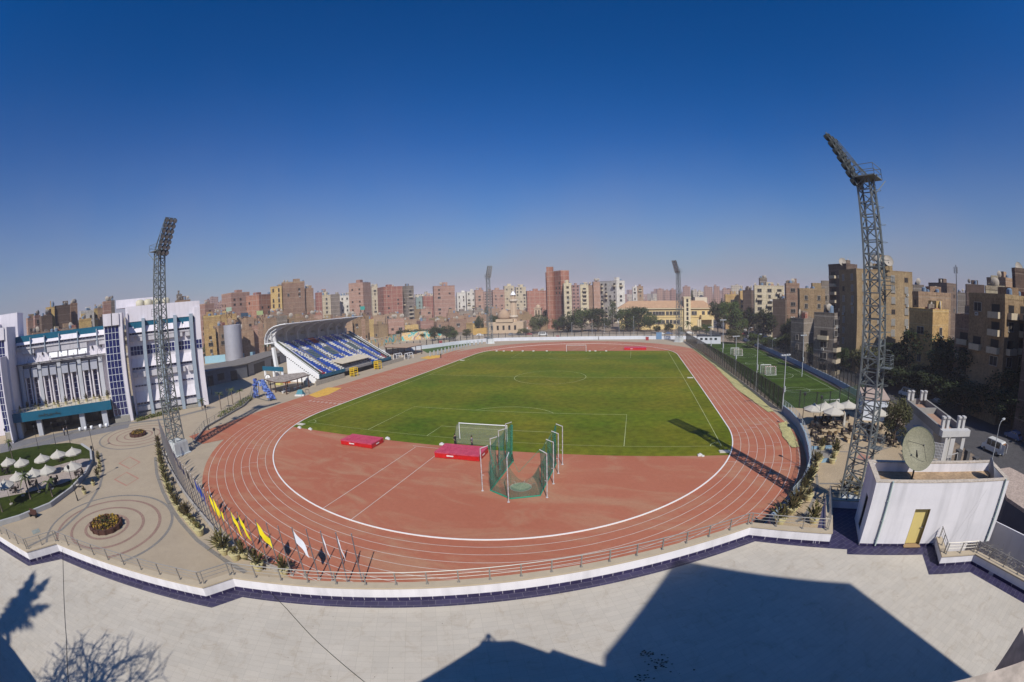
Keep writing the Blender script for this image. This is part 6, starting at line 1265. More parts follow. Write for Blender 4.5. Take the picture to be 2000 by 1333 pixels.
# ================================================================ vehicles
TYRE = mat('tyre', (.015, .015, .015), .8); CGL = mat('car_glass', (.015, .018, .022), .08, .1, spec=.8); LIGHTM = mat('headlight', (.6, .6, .58), .2); TAILM = mat('taillight', (.3, .01, .01), .3)
def carmeshes(kind):
    g = MB(); L_, Wd, H = {'car': (4.2, 1.7, 1.42), 'van': (4.7, 1.75, 2.0), 'bus': (6.8, 2.2, 2.7)}[kind]; h = L_/2; w = Wd/2
    if kind == 'car': pr = [(-h, .35), (-h, .78), (-h+.35, .88), (-h+.95, H-.02), (h-1.9, H), (h-1.1, .92), (h-.1, .78), (h, .5), (h-.05, .3)]
    elif kind == 'van': pr = [(-h, .35), (-h, 1.0), (-h+.1, H-.1), (-h+.3, H), (h-1.2, H), (h-.55, 1.15), (h-.05, .95), (h, .5), (h-.05, .3)]
    else: pr = [(-h, .4), (-h, 1.2), (-h+.08, H-.1), (-h+.3, H), (h-.6, H), (h-.15, 1.4), (h, 1.1), (h, .4)]
    n = len(pr); vs = [];
    for s in (-1, 1):
        for x, z in pr: vs.append((x, s*w*(1 if z < 1.05 else .86), z))
    g.raw(vs, [tuple(range(n)), tuple(range(2*n-1, n-1, -1))]+[(i, i+n, (i+1) % n+n, (i+1) % n) for i in range(n)]); body = g
    gl = MB(); z0 = .9 if kind == 'car' else (1.1 if kind == 'van' else 1.35); z1 = H-.12; ww = w*.87+.03
    for s in (-1, 1):
        a = -h+(.95 if kind == 'car' else .35); b = h-(1.75 if kind == 'car' else 1.1 if kind == 'van' else .7)
        for k in range(3): x0 = a+(b-a)*k/3+.05; x1 = a+(b-a)*(k+1)/3-.05; gl.face([(x0, s*(w*.98), z0), (x1, s*(w*.98), z0), (x1-.03, s*ww, z1), (x0+.03, s*ww, z1)])
    rb = -h-.015; gl.face([(rb+(.32 if kind == 'car' else 0), -w*.8, z0+.02), (rb+(.32 if kind == 'car' else 0), w*.8, z0+.02), (rb+(.9 if kind == 'car' else .12), w*.7, z1), (rb+(.9 if kind == 'car' else .12), -w*.7, z1)])
    fx0, fx1 = (h-1.08, h-1.86) if kind == 'car' else ((h-.53, h-1.18) if kind == 'van' else (h-.13, h-.55)); gl.face([(fx0, -w*.85, z0+.08), (fx0, w*.85, z0+.08), (fx1, w*.76, z1), (fx1, -w*.76, z1)])
    wl = MB(); wl.bar((0, -.1, 0), (0, .1, 0), .62, n=14, ph=0); wl.cur = 1; wl.bar((0, -.11, 0), (0, .11, 0), .34, n=10, ph=0)
    hl = MB(); hl.box(h-.12, -.18, .58, h+.01, .18, .74); tl = MB(); tl.box(-h-.02, -.1, .7, -h+.05, .1, .95)
    return dict(body=body, glass=gl.mesh('windows', CGL), wheel=wl.mesh('wheel', [TYRE, STEEL]), hl=hl.mesh('headlight', LIGHTM), tl=tl.mesh('taillight', TAILM), L=L_, W=Wd, cache={})
CK = {k: carmeshes(k) for k in ('car', 'van', 'bus')}
def vehicle(kind, name, lab, x, y, z, rot, m, grp='vehicles on the streets', cat=None):
    K = CK[kind]; t = thing(name, lab, cat or name.replace('_', ' '), (x, y, z), rot, grp)
    if m.name not in K['cache']: K['cache'][m.name] = K['body'].mesh('body', m)
    link('body', K['cache'][m.name], t); link('windows', K['glass'], t); h, w = K['L']/2, K['W']/2
    for sx in (-h*.64, h*.66):
        for s in (-1, 1): link('wheel', K['wheel'], t, (sx, s*(w-.1), .31))
    for s in (-1, 1): link('headlight', K['hl'], t, (0, s*(w-.3), 0)); link('taillight', K['tl'], t, (0, s*(w-.15), 0))
    return t
CW = mat('car_white', (.62, .62, .60), .25, .04, spec=.6); CS = mat('car_silver', (.28, .29, .31), .25, .04, metal=.5); CB = mat('car_blue', (.10, .14, .24), .25, .05); CD_ = mat('car_dark', (.04, .04, .045), .25, .05); CR_ = mat('car_red', (.30, .02, .02), .3, .05)
x, y = at(1945, 885, -.1); mb_ = vehicle('van', 'minibus', 'white minibus with its back doors open parked on the street', x-.5, y+.6, -.1, radians(97), CW, cat='minibus')
for s, a in ((.8, .6), (-.8, -1.9)): g = MB(); g.box(-.03, 0, .5, .03, .75, 1.85); d_ = g.build('rear_door', CW, mb_); d_.location = (-2.36, s, 0); d_.rotation_euler = (0, 0, radians(100 if s > 0 else 60))
g = MB(); g.box(-2.33, -.7, .5, -2.2, .7, 1.8); g.build('load_space', mat('load_orange', (.25, .12, .05), .8, .3, 3), mb_)
vlist = [(1978, 858, 'car', CB, 'pale blue car driving beyond the minibus', 95), (1772, 775, 'van', CW, 'white van half hidden behind the gate house', 110), (1830, 790, 'car', CS, 'silver car parked in deep shade beyond the gate house', 100), (1805, 770, 'car', CW, 'white car in the shade under the street trees', 100)]
for (u, v, k, m_, lab, r) in vlist: x, y = at(u, v, -.1); vehicle(k, 'parked_car' if k == 'car' else 'parked_van', lab, x, y, -.1, radians(r), m_, cat='car' if k == 'car' else 'van')
cols_ = [CW, CS, CD_, CW, CB, CR_, CW, CS]
for i, (u, v) in enumerate(((1462, 661), (1470, 652), (1478, 646), (1455, 648), (1487, 655), (1448, 655), (1475, 640), (1495, 662), (1500, 650), (1440, 650))): x, y = at(u, v, -.1); vehicle('car', 'parked_car', '%s car in the car park beyond the boundary fence, %s of them' % ({'car_white': 'white', 'car_silver': 'silver', 'car_dark': 'black', 'car_blue': 'blue', 'car_red': 'red'}[cols_[i % 8].name], ordn(i)), x, y, -.1, radians(80+40*(i % 3)), cols_[i % 8], 'cars in the far car park', 'car')
for i, (u, v) in enumerate(((1072, 651), (1008, 653), (1020, 653), (1290, 652), (1305, 652), (1040, 652), (945, 655), (1330, 653), (1350, 655))): x, y = at(u, v, -.1); vehicle('car' if i else 'van', 'parked_car', '%s vehicle on the street behind the perimeter wall, %s of them' % ({'car_white': 'white', 'car_silver': 'silver', 'car_dark': 'black', 'car_blue': 'blue', 'car_red': 'red'}[cols_[i % 8].name], ordn(i)), x, 120+(i % 3)*2, -.1, radians(3), cols_[i % 8], 'cars behind the perimeter wall', 'car')
# ================================================================ trees
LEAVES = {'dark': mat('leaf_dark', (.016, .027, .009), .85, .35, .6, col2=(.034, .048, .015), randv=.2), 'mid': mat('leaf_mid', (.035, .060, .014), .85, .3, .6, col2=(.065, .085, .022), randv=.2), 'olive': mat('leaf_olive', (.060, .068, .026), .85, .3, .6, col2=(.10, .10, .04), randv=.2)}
TRK = mat('tree_bark', (.09, .065, .045), .95, .2, 2)
TCACHE = {}
def treemesh(kind, v, col):
    "unit tree: height 1, crown width 1 (x,y scaled per instance)"
    key = (kind, v, col)
    if key in TCACHE: return TCACHE[key]
    R = random.Random(hash((kind == 'round', v)) % 1000+v*7); g = MB(); tk = MB()
    zc0, zc1 = (.22, 1.0) if kind != 'cone' else (.08, 1.0)
    tk.bar((0, 0, 0), (.02, 0, .5), .05, .03, n=6)
    blobs = []
    nb = {'round': 22, 'big': 46, 'cone': 14}[kind]
    for i in range(nb):
        if kind == 'cone': z = zc0+(zc1-zc0)*(i+.5)/nb; r = .42*(1-z)**.7*R.uniform(.5, 1); s = .13+.10*(1-z)
        else: z = R.uniform(.24, .86); r = (.40 if kind == 'big' else .36)*R.random()**.5*(1-(z-.5)**2*2.2); s = R.uniform(.11, .19) if kind == 'round' else R.uniform(.08, .14)
        a = R.random()*6.28; c = Vector((r*cos(a), r*sin(a), z)); blobs.append((c, s)); tk.bar((.01, 0, max(.15, z-.3)), c, .022, .008, n=4)
    for c, s in blobs:
        for k in range({'round': 170, 'big': 150, 'cone': 110}[kind]):
            d = Vector((R.gauss(0, 1), R.gauss(0, 1), R.gauss(.2, .9))).normalized(); p = c+d*s*R.uniform(.55, 1.12)*1.0; q = R.uniform(.012, .026) if kind != 'big' else R.uniform(.010, .020)
            u = Vector((R.gauss(0, 1), R.gauss(0, 1), R.gauss(0, 1))).normalized()*q; w = d.cross(u).normalized()*q*.9 if R.random() < .6 else Vector((R.gauss(0, 1), R.gauss(0, 1), R.gauss(0, 1))).normalized()*q
            g.face([p-u, p-w, p+u, p+w])
    TCACHE[key] = (g.mesh('crown', LEAVES[col]), tk.mesh('trunk', TRK)); return TCACHE[key]
def tree(lab, u, vb, wpx, vt, kind='round', col='dark', v=0, grp='trees around the stadium', z0=0.0, pos=None):
    x, y = pos or at(u, vb, z0); d = hypot(x-CAMP[0], y-CAMP[1]); h = max(1.5, topz(u, vt, d)-z0); w = wpx/FPX*sqrt(d*d+400)*1.08
    t = thing('tree', lab, 'tree', (x, y, z0), u*.7, grp); c, k = treemesh(kind, v, col); t.scale = (w, w, h); link('crown', c, t); link('trunk', k, t); return t
tl = [(1110, 649, 54, 612, 'round', 'dark'), (1137, 649, 56, 601, 'round', 'mid'), (1168, 648, 58, 600, 'round', 'dark'), (1197, 640, 30, 590, 'cone', 'mid'), (1222, 648, 50, 601, 'round', 'mid'), (1248, 648, 56, 597, 'round', 'dark'), (1270, 648, 30, 607, 'round', 'mid'), (1090, 650, 30, 622, 'round', 'mid')]
for i, t_ in enumerate(tl): tree('broad dark tree between perimeter wall and school, %s from the brick tower' % ordn(i), t_[0], t_[1], t_[2], t_[3], t_[4], t_[5], i % 3, 'broad trees beyond the perimeter wall')
for i, t_ in enumerate(((1055, 650, 36, 611, 'round', 'mid'), (1075, 638, 38, 603, 'round', 'mid'), (1043, 652, 24, 622, 'round', 'olive'), (937, 652, 20, 614, 'round', 'dark'), (968, 650, 32, 613, 'round', 'dark'), (952, 640, 20, 600, 'cone', 'dark'), (872, 664, 40, 634, 'round', 'dark'), (850, 666, 34, 637, 'round', 'dark'), (886, 666, 24, 644, 'round', 'mid'), (818, 662, 44, 641, 'round', 'mid'), (790, 664, 40, 643, 'round', 'dark'), (912, 660, 22, 642, 'round', 'olive'), (1022, 655, 26, 640, 'round', 'olive'), (766, 666, 20, 652, 'round', 'olive'))): tree('green tree by the houses beyond the far wall, %s from the big trees' % ordn(i), t_[0], t_[1], t_[2], t_[3], t_[4], t_[5], i % 3, 'trees by the houses')
for i, t_ in enumerate(((1283, 651, 16, 634, 'round', 'dark'), (1306, 652, 22, 630, 'round', 'dark'), (1330, 652, 18, 638, 'round', 'mid'), (1360, 652, 24, 636, 'round', 'olive'), (1380, 655, 26, 632, 'round', 'mid'))): tree('small tree in front of the yellow school, %s from the big trees' % ordn(i), t_[0], t_[1], t_[2], t_[3], t_[4], t_[5], i % 3, 'small trees before the school')
rt = [(1352, 640, 14, 570, 'cone', 'dark'), (1402, 650, 44, 584, 'round', 'dark'), (1430, 655, 60, 585, 'round', 'mid'), (1462, 655, 46, 594, 'round', 'mid'), (1490, 660, 50, 602, 'round', 'dark'), (1520, 668, 64, 606, 'round', 'dark'), (1546, 676, 50, 616, 'round', 'dark'), (1435, 672, 44, 640, 'round', 'olive'), (1470, 680, 40, 650, 'round', 'mid'), (1500, 684, 40, 656, 'round', 'mid'), (1535, 696, 50, 652, 'round', 'mid'), (1575, 706, 56, 664, 'round', 'mid'), (1560, 690, 40, 650, 'round', 'dark'), (1612, 716, 56, 680, 'round', 'mid'), (1645, 726, 50, 676, 'round', 'dark'), (1690, 730, 70, 664, 'round', 'olive')]
for i, t_ in enumerate(rt): tree('dark street tree beyond the boundary fence, %s from the white cabin' % ordn(i), t_[0], t_[1], t_[2], t_[3], t_[4], t_[5], i % 3, 'street trees beyond the boundary fence')
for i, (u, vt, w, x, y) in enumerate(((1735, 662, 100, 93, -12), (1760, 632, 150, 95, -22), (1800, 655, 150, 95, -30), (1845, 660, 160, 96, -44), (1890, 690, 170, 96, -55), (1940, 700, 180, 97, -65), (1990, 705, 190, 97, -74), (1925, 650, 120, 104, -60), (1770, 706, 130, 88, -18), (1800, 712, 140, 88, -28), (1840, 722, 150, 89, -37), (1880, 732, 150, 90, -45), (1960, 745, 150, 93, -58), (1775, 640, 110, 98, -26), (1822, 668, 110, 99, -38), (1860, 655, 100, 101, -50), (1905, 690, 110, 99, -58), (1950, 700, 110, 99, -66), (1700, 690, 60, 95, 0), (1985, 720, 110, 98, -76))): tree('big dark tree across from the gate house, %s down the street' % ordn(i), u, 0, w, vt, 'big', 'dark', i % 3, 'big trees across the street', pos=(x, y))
tree('bushy reddish tree at the edge of the cafe beside the gate house', 1745, 868, 66, 772, 'round', 'olive', 1, 'trees around the stadium', RZ)
tree('rounded green tree between the sports hall and the silo', 420, 698, 62, 652, 'round', 'mid', 2, 'trees around the stadium')
PALM2 = mat('palm_frond_green', (.05, .085, .02), .8, .3, 2)
def palmat(lab, u, vb, vt, R, seed):
    x, y = at(u, vb, 0); palm('palm_tree', lab, (x, y, 0), topz(u, vt, hypot(x-CAMP[0], y-CAMP[1])), R, 18, seed, 'palms', .4, .7, frond=PALM2)
palmat('palm beside the silo and the pale blue wall', 527, 707, 672, 3.2, 1); palmat('palm in front of the yellow school, nearer the big trees', 1287, 651, 628, 3.4, 2); palmat('palm before the central tower of the yellow school', 1344, 651, 632, 3.4, 3)
for i, (u, v, vt) in enumerate(((432, 800, 770), (455, 790, 762), (470, 782, 764), (330, 812, 790), (395, 800, 782))): x, y = at(u, v, 0); palm('young_palm', 'young leafy palm near the track railing, %s from the blue chairs' % ordn(4-i), (x, y, 0), max(1, topz(u, vt, hypot(x-CAMP[0], y-CAMP[1]))), 1.4, 14, i, 'young palms', .2, .6, 'young palm')
for i, (u, v, hh) in enumerate(((5, 1000, 4.2), (60, 975, 3.2), (27, 905, 3.6), (103, 970, 2.0))): x, y = at(u, v, .3); palm('garden_palm', 'garden palm on the parasol lawn, %s from the roof railing' % ordn(i), (x, y, .3), hh, 1.5, 16, 20+i, 'garden palms', .24, .7)
# ================================================================ city blocks
def facade(name, wall, wall2, band, fl=3.0, bt=.09, colsp=0, winp=0, rough=.9, seed=0):
    m = mat(name, wall, rough, .10, .25, fine=2.5, col2=wall2, randv=.16, dirt=.25); n = m.node_tree.nodes; L = m.node_tree.links; bs = n['Principled BSDF']; src = bs.inputs['Base Color'].links[0].from_socket
    tc = n.new('ShaderNodeTexCoord'); sx = n.new('ShaderNodeSeparateXYZ'); L.new(tc.outputs['Object'], sx.inputs[0])
    def M(op, a, b=None):
        q = n.new('ShaderNodeMath'); q.operation = op
        for i, s in enumerate((a, b)):
            if s is None: continue
            if isinstance(s, (int, float)): q.inputs[i].default_value = s
            else: L.new(s, q.inputs[i])
        return q.outputs[0]
    def band_(sock, per, w, off=0.0): return M('LESS_THAN', M('FRACT', M('DIVIDE', M('ADD', sock, off), per)), w)
    f = band_(sx.outputs[2], fl, bt)
    if colsp: f = M('MAXIMUM', f, M('MAXIMUM', band_(sx.outputs[0], colsp, .08, colsp*.5), band_(sx.outputs[1], colsp, .08, colsp*.5)))
    mx = n.new('ShaderNodeMix'); mx.data_type = 'RGBA'; L.new(M('MULTIPLY', f, .75), mx.inputs[0]); L.new(src, mx.inputs[6]); mx.inputs[7].default_value = (*band, 1); out = mx.outputs[2]
    # brick patchiness
    br = n.new('ShaderNodeTexBrick'); br.inputs['Scale'].default_value = 1; br.inputs['Brick Width'].default_value = .9; br.inputs['Row Height'].default_value = .45; br.inputs['Mortar Size'].default_value = .0; br.inputs['Color1'].default_value = (1, 1, 1, 1); br.inputs['Color2'].default_value = (.86, .84, .82, 1)
    cv = n.new('ShaderNodeCombineXYZ'); L.new(M('ADD', sx.outputs[0], sx.outputs[1]), cv.inputs[0]); L.new(sx.outputs[2], cv.inputs[1]); L.new(cv.outputs[0], br.inputs['Vector'])
    mm = n.new('ShaderNodeMix'); mm.data_type = 'RGBA'; mm.blend_type = 'MULTIPLY'; mm.inputs[0].default_value = 1; L.new(out, mm.inputs[6]); L.new(br.outputs[0], mm.inputs[7]); out = mm.outputs[2]
    if winp:
        wz = M('MULTIPLY', M('GREATER_THAN', M('FRACT', M('DIVIDE', sx.outputs[2], fl)), .35), M('LESS_THAN', M('FRACT', M('DIVIDE', sx.outputs[2], fl)), .8))
        wx = M('MULTIPLY', M('GREATER_THAN', M('FRACT', M('DIVIDE', M('ADD', M('ADD', sx.outputs[0], sx.outputs[1]), 1.2), winp)), .6), wz)
        m2 = n.new('ShaderNodeMix'); m2.data_type = 'RGBA'; L.new(wx, m2.inputs[0]); L.new(out, m2.inputs[6]); m2.inputs[7].default_value = (.03, .028, .03, 1); out = m2.outputs[2]
    L.new(out, bs.inputs['Base Color']); return m
FS = {'red': (facade('brick_red', (.33, .135, .092), (.37, .17, .12), (.42, .32, .26), colsp=4.2), 'bare red brick block'),
 'pink': (facade('brick_pink', (.35, .20, .15), (.39, .24, .185), (.42, .33, .28)), 'pinkish brick block'),
 'brown': (facade('brick_brown', (.28, .18, .12), (.34, .225, .15), (.34, .27, .21), bt=.06), 'brown brick block'),
 'dark': (facade('brick_dark', (.12, .085, .065), (.16, .11, .085), (.24, .19, .15), bt=.06), 'dark brown block'),
 'cream': (facade('render_cream', (.50, .42, .28), (.54, .46, .33), (.58, .50, .38), bt=.12), 'cream rendered block'),
 'yellow': (facade('render_yellow', (.46, .30, .115), (.52, .36, .16), (.50, .38, .22), bt=.05), 'yellow ochre block'),
 'white': (facade('render_white', (.60, .57, .50), (.66, .62, .56), (.50, .47, .42), bt=.06), 'whitish block'),
 'tan': (facade('render_tan', (.26, .18, .10), (.31, .22, .125), (.30, .22, .14), bt=.02), 'tan apartment block'),
 'grey': (facade('render_grey', (.19, .16, .13), (.24, .20, .165), (.36, .32, .28), bt=.10), 'grey-brown block'),
 'teal': (facade('render_teal', (.22, .30, .28), (.26, .34, .32), (.3, .34, .3)), 'grey-green block'),
 'pinkfar': (facade('brick_far', (.34, .19, .15), (.38, .23, .18), (.42, .34, .3), winp=3.4), 'hazy pink block'),
 'creamfar': (facade('render_far', (.50, .43, .33), (.54, .48, .38), (.5, .44, .36), winp=3.0), 'hazy pale block')}
def winmesh(w, h, fr, gl, fm, sill=True):
    g = MB(); g.box(-w/2, -.06, 0, w/2, .02, h); g.cur = 1; t = .09
    g.box(-w/2-t, -.10, -t, -w/2, .02, h+t); g.box(w/2, -.10, -t, w/2+t, .02, h+t); g.box(-w/2, -.10, h, w/2, .02, h+t); g.box(-.03, -.09, 0, .03, -.06, h)
    if sill: g.box(-w/2-.15, -.22, -t-.04, w/2+.15, .02, -t+.04)
    return g.mesh('window', [gl, fm])
HOLE = mat('window_dark', (.018, .016, .016), .6, .2); FRW = mat('frame_grey', (.36, .33, .29), .7, .1); SHUT = mat('shutter_grey', (.22, .21, .19), .7, .15)
WM = {'sq': winmesh(1.2, 1.5, 0, HOLE, FRW), 'wide': winmesh(2.2, 1.5, 0, HOLE, FRW), 'tall': winmesh(.9, 1.9, 0, HOLE, mat('frame_brown', (.15, .10, .07), .8)), 'hole': winmesh(1.3, 1.3, 0, HOLE, mat('frame_brown', (.15, .10, .07)), False), 'shut': winmesh(1.4, 1.7, 0, SHUT, FRW)}
g = MB(); g.box(-1.6, -1.2, -.1, 1.6, 0, .08); g.box(-1.6, -1.2, .08, 1.6, -1.1, 1.0); g.box(-1.6, -1.1, .08, -1.5, 0, 1.0); g.box(1.5, -1.1, .08, 1.6, 0, 1.0); g.cur = 1; g.box(-1.2, -.04, .1, 1.2, .02, 2.3); BAL = g.mesh('balcony', [mat('balcony_cream', (.45, .38, .27), .85, .1), HOLE])
g = MB(); g.box(-.42, -.4, 0, .42, 0, .6); g.cur = 1; g.bar((0, -.41, .3), (0, -.42, .3), .45, n=10); ACM = g.mesh('air_conditioner', [mat('ac_white', (.5, .5, .47), .6, .1), DARK])
g = MB(); g.lathe([(.6, 0), (.65, .1), (.62, 1.4), (.3, 1.6)], n=12); TKM = g.mesh('water_tank', mat('tank_blueish', (.16, .22, .30), .5, .2, 1))
g = MB()
for j in range(3):
    for i in range(12):
        a0, a1 = 2*pi*i/12, 2*pi*(i+1)/12; r0_, r1_ = .9*j/3, .9*(j+1)/3; g.face([(r*cos(a), -.3+.3*r*r, 1.5+r*sin(a)) for r, a in ((r0_, a0), (r1_, a0), (r1_, a1), (r0_, a1))])
g.bar((0, 0, 0), (0, -.3, 1.4), .1); DSM = g.mesh('dish', mat('dish_tan', (.34, .30, .25), .7, .2, 1))
BIDX = []
LAUN = [mat('laundry_white', (.6, .58, .56), .9), mat('laundry_blue', (.15, .22, .38), .9), mat('laundry_red', (.35, .08, .07), .9)]
wcount = [0]
def block(style, xl, xc, xr, yt, d, win='sq', wp=3.4, dens=.7, note=None, beta=None, base=0.0, maxw=26, roof=1, dep=14, bal=0, seed=None, row='', maxwid=None):
    if not row and 395 < xc < 1062: d = d+(85 if xc > 640 else 62)
    mt_, phrase = FS[style]; a = azim(xc); C = (CAMP[0]+d*sin(a), CAMP[1]+d*cos(a))
    lp, rp_ = max(0, xc-xl), max(0, xr-xc)
    be = radians(beta) if beta is not None else max(radians(6), min(radians(84), atan2(lp, max(rp_, .1))*.9 if lp > 0 else radians(6)))
    psi = -a+be; e1 = (cos(psi), sin(psi)); e2 = (-sin(psi), cos(psi))
    def hit(e, px):
        b = azim(px); dx, dy = sin(b), cos(b); den = e[0]*dy-e[1]*dx
        if abs(den) < 1e-6: return 0
        cx, cy = C[0]-CAMP[0], C[1]-CAMP[1]; return -(cx*dy-cy*dx)/den
    W = hit(e1, xr) if rp_ > 0 else dep; Dp = hit(e2, xl) if lp > 0 else dep
    if not 1 < W < 90: W = min(90, max(4, rp_/FPX*d*1.2))
    if not 1 < Dp < 60: Dp = min(45, max(6, lp/FPX*d*2)) if lp > 0 else dep
    R = random.Random(seed if seed is not None else int(xl*13+yt*7)); H = topz((xl+xr)/2, yt, d)-base
    if H < 3: H = 3
    t = thing('apartment_block' if H > 14 else 'house', '', 'apartment block' if H > 14 else 'house', (C[0], C[1], base), psi, 'city buildings round the stadium')
    g = MB(); g.box(0, 0, 0, W, Dp, H); g.build('wall', mt_, t)
    g = MB(); g.wall([(.1, .1), (W-.1, .1), (W-.1, Dp-.1), (.1, Dp-.1)], .3, H, H+.8*(1 if R.random() < .7 else .3), closed=True); g.build('parapet', mt_, t)
    nfl = max(1, int(H/3)); cnt = 0
    faces = ([('r', W)] if rp_ > 2 else [])+([('l', Dp)] if lp > 4 else [])
    if win:
        for side, Ln in faces:
            ncol = max(1, int((Ln-1)/wp))
            for f in range(nfl-1, -1, -1):
                for c in range(ncol):
                    if R.random() > dens or cnt >= maxw: continue
                    s = (c+.5)*Ln/ncol; z = f*3.0+1.0
                    if z+1.9 > H: continue
                    loc = (s, 0, z) if side == 'r' else (0, s, z); rot = 0 if side == 'r' else -pi/2
                    w = win if R.random() < .8 else R.choice(['sq', 'wide', 'hole']); 
                    if bal and R.random() < bal: link('balcony', BAL, t, (loc[0], loc[1], z-.9), rot)
                    else: link('window', WM[w], t, loc, rot)
                    if R.random() < .3 and d < 300 and style in ('tan', 'cream', 'yellow', 'grey', 'brown', 'white'): link('air_conditioner', ACM, t, (loc[0]+(.2 if side == 'r' else 0), loc[1]+(0 if side == 'r' else .2), z-.85), rot)
                    cnt += 1
    if roof:
        w = min(4, W*.35); x = R.uniform(.1, .6)*W; y = R.uniform(.2, .5)*Dp; hh = R.uniform(1.8, 3.0)
        g = MB(); g.box(x, y, H, min(W, x+w), min(Dp, y+w), H+hh); g.build('roof_house', mt_, t)
        if d < 420:
            for k in range(R.choice((1, 2, 3, 4))): link(*(('water_tank', TKM) if R.random() < .4 else ('dish', DSM)), t, (R.uniform(.6, max(.7, W-.6)), R.uniform(.5, Dp*.5), H+.05), R.uniform(-.6, .6), R.uniform(.8, 1.3))
    if d < 300 and H < 26:
        for k in range(R.choice((1, 2, 3))):
            x = R.uniform(0, .8)*W; y = R.uniform(0, .6)*Dp; g = MB(); g.box(x, y, H, min(W, x+R.uniform(.8, 3)), min(Dp, y+R.uniform(.3, 3)), H+R.uniform(.6, 2.2)); g.build('roof_shed', R.choice([mt_, FS['brown'][0], FS['red'][0], FS['grey'][0]]), t)
        if R.random() < .45 and faces:
            side, Ln = faces[0]; s = R.uniform(.2, .8)*Ln; z = R.uniform(.3, .8)*H; g = MB()
            for q in range(4): g.box(s+q*.5-.9, -.55, z-R.uniform(.6, 1.1), s+q*.5-.5, -.5, z) if side == 'r' else g.box(-.55, s+q*.5-.9, z-R.uniform(.6, 1.1), -.5, s+q*.5-.5, z)
            g.build('laundry', R.choice([LAUN[0], LAUN[1], LAUN[2]]), t)['kind'] = 'stuff'
    wcount[0] += cnt; BIDX.append((t, (xl+xr)/2, phrase, note, d, H)); return t
B = block
# left horizon
B('pink', 50, 53, 64, 625, 230, dens=.4); B('pink', 64, 67, 78, 620, 215); B('dark', 76, 80, 101, 618, 200, None); B('yellow', 89, 106, 107, 601, 205, 'tall', 3, .9, 'with a narrow yellow front'); B('dark', 107, 108, 137, 600, 206, None, note='with a broad blank side'); B('brown', 137, 138, 151, 596, 212, None)
B('white', 155, 157, 183, 610, 240, 'sq', 2.6, .8); B('yellow', 183, 184, 190, 606, 245, 'sq'); B('brown', 189, 190, 203, 605, 250, None); B('yellow', 153, 154, 177, 627, 190, 'hole', 3, .8); B('pink', 200, 202, 217, 592, 220, 'tall', 3, .4); B('grey', 210, 214, 224, 588, 260, None)
B('brown', 342, 344, 372, 587, 230, None); B('grey', 345, 347, 356, 578, 232, None); B('pink', 390, 400, 418, 596, 190, 'hole', 3.2, .8); B('pinkfar', 416, 420, 440, 611, 330, None)
B('pink', 433, 452, 488, 574, 215, 'hole', 3.6, .6, 'with unfinished columns'); B('red', 481, 506, 530, 578, 205, 'hole', 4.2, .35, 'with a grid of pale columns'); B('yellow', 529, 551, 552, 562, 200, 'tall', 3.0, .85, 'with a long yellow front', 70)
B('brown', 551, 553, 596, 553, 201, 'hole', 5.2, .5, 'tall and stepped behind the stand roof', 8); B('brown', 594, 596, 613, 564, 205, None); B('cream', 629, 630, 646, 577, 250, 'sq', 3, .8); B('grey', 646, 647, 664, 577, 251, None); B('white', 663, 664, 683, 578, 262, 'sq', 3, .6); B('red', 616, 618, 640, 572, 300, None); B('pink', 682, 710, 725, 554, 240, 'hole', 5, .35, 'square and tall left of the minaret'.replace('left of', 'well before'))
B('cream', 725, 727, 739, 561, 300, 'tall'); B('red', 738, 750, 787, 562, 250, 'hole', 6, .3, 'wide with blank walls'); B('grey', 786, 795, 809, 559, 255, 'wide', 4, .6, bal=.6); B('creamfar', 810, 812, 846, 575, 430, None); B('teal', 812, 813, 826, 583, 300, 'sq'); B('red', 825, 827, 848, 580, 290, None)
B('pink', 846, 848, 889, 559, 255, 'hole', 6, .45, 'broad with a column of holes'); B('white', 891, 893, 910, 573, 340, 'tall', 3, .7); B('white', 910, 912, 929, 571, 345, 'sq', 3, .7, bal=.5); B('pink', 927, 929, 945, 567, 330, 'wide', 4, .5); B('pinkfar', 944, 946, 962, 570, 420, None); B('pink', 961, 963, 986, 568, 330, 'hole', 4, .4); B('cream', 984, 986, 1005, 559, 340, 'sq', 3.4, .6); B('cream', 1006, 1008, 1028, 561, 320, 'sq', 2.8, .8); B('red', 1028, 1030, 1067, 570, 285, None, note='wide and blank beside the tallest tower')
B('red', 1067, 1097, 1113, 531, 270, 'hole', 3.4, .5, 'the tallest tower of bare brick', 30, maxw=12, roof=0); B('red', 1069, 1080, 1083, 522, 276, None, note='small top box of the tallest brick tower', roof=0); B('cream', 1100, 1102, 1117, 556, 262, 'hole', 2.6, .95, 'narrow annex in front of the tallest tower', 4, maxw=40, dep=6)
B('pinkfar', 1116, 1118, 1132, 559, 380, None); B('cream', 1133, 1134, 1150, 558, 330, 'wide', 5, .9, bal=.8); B('brown', 1149, 1150, 1158, 558, 331, None); B('pink', 1158, 1160, 1173, 551, 330, None); B('white', 1172, 1205, 1221, 549, 325, 'wide', 4.2, .85, 'big with rows of balconies above the school', 40, maxw=60, bal=.3)
B('white', 1235, 1236, 1245, 562, 420, 'tall'); B('brown', 1244, 1245, 1257, 561, 421, 'sq', bal=.6); 
for xl, xr, yt in ((1283, 1296, 567), (1297, 1309, 569), (1309, 1321, 567), (1334, 1349, 561), (1375, 1392, 561), (1394, 1406, 560), (1411, 1427, 565), (1428, 1451, 559), (1350, 1362, 568), (1362, 1374, 570)): B('pinkfar' if (xl % 3) else 'creamfar', xl, xl+1, xr, yt, 620+(xl % 7)*20, None)
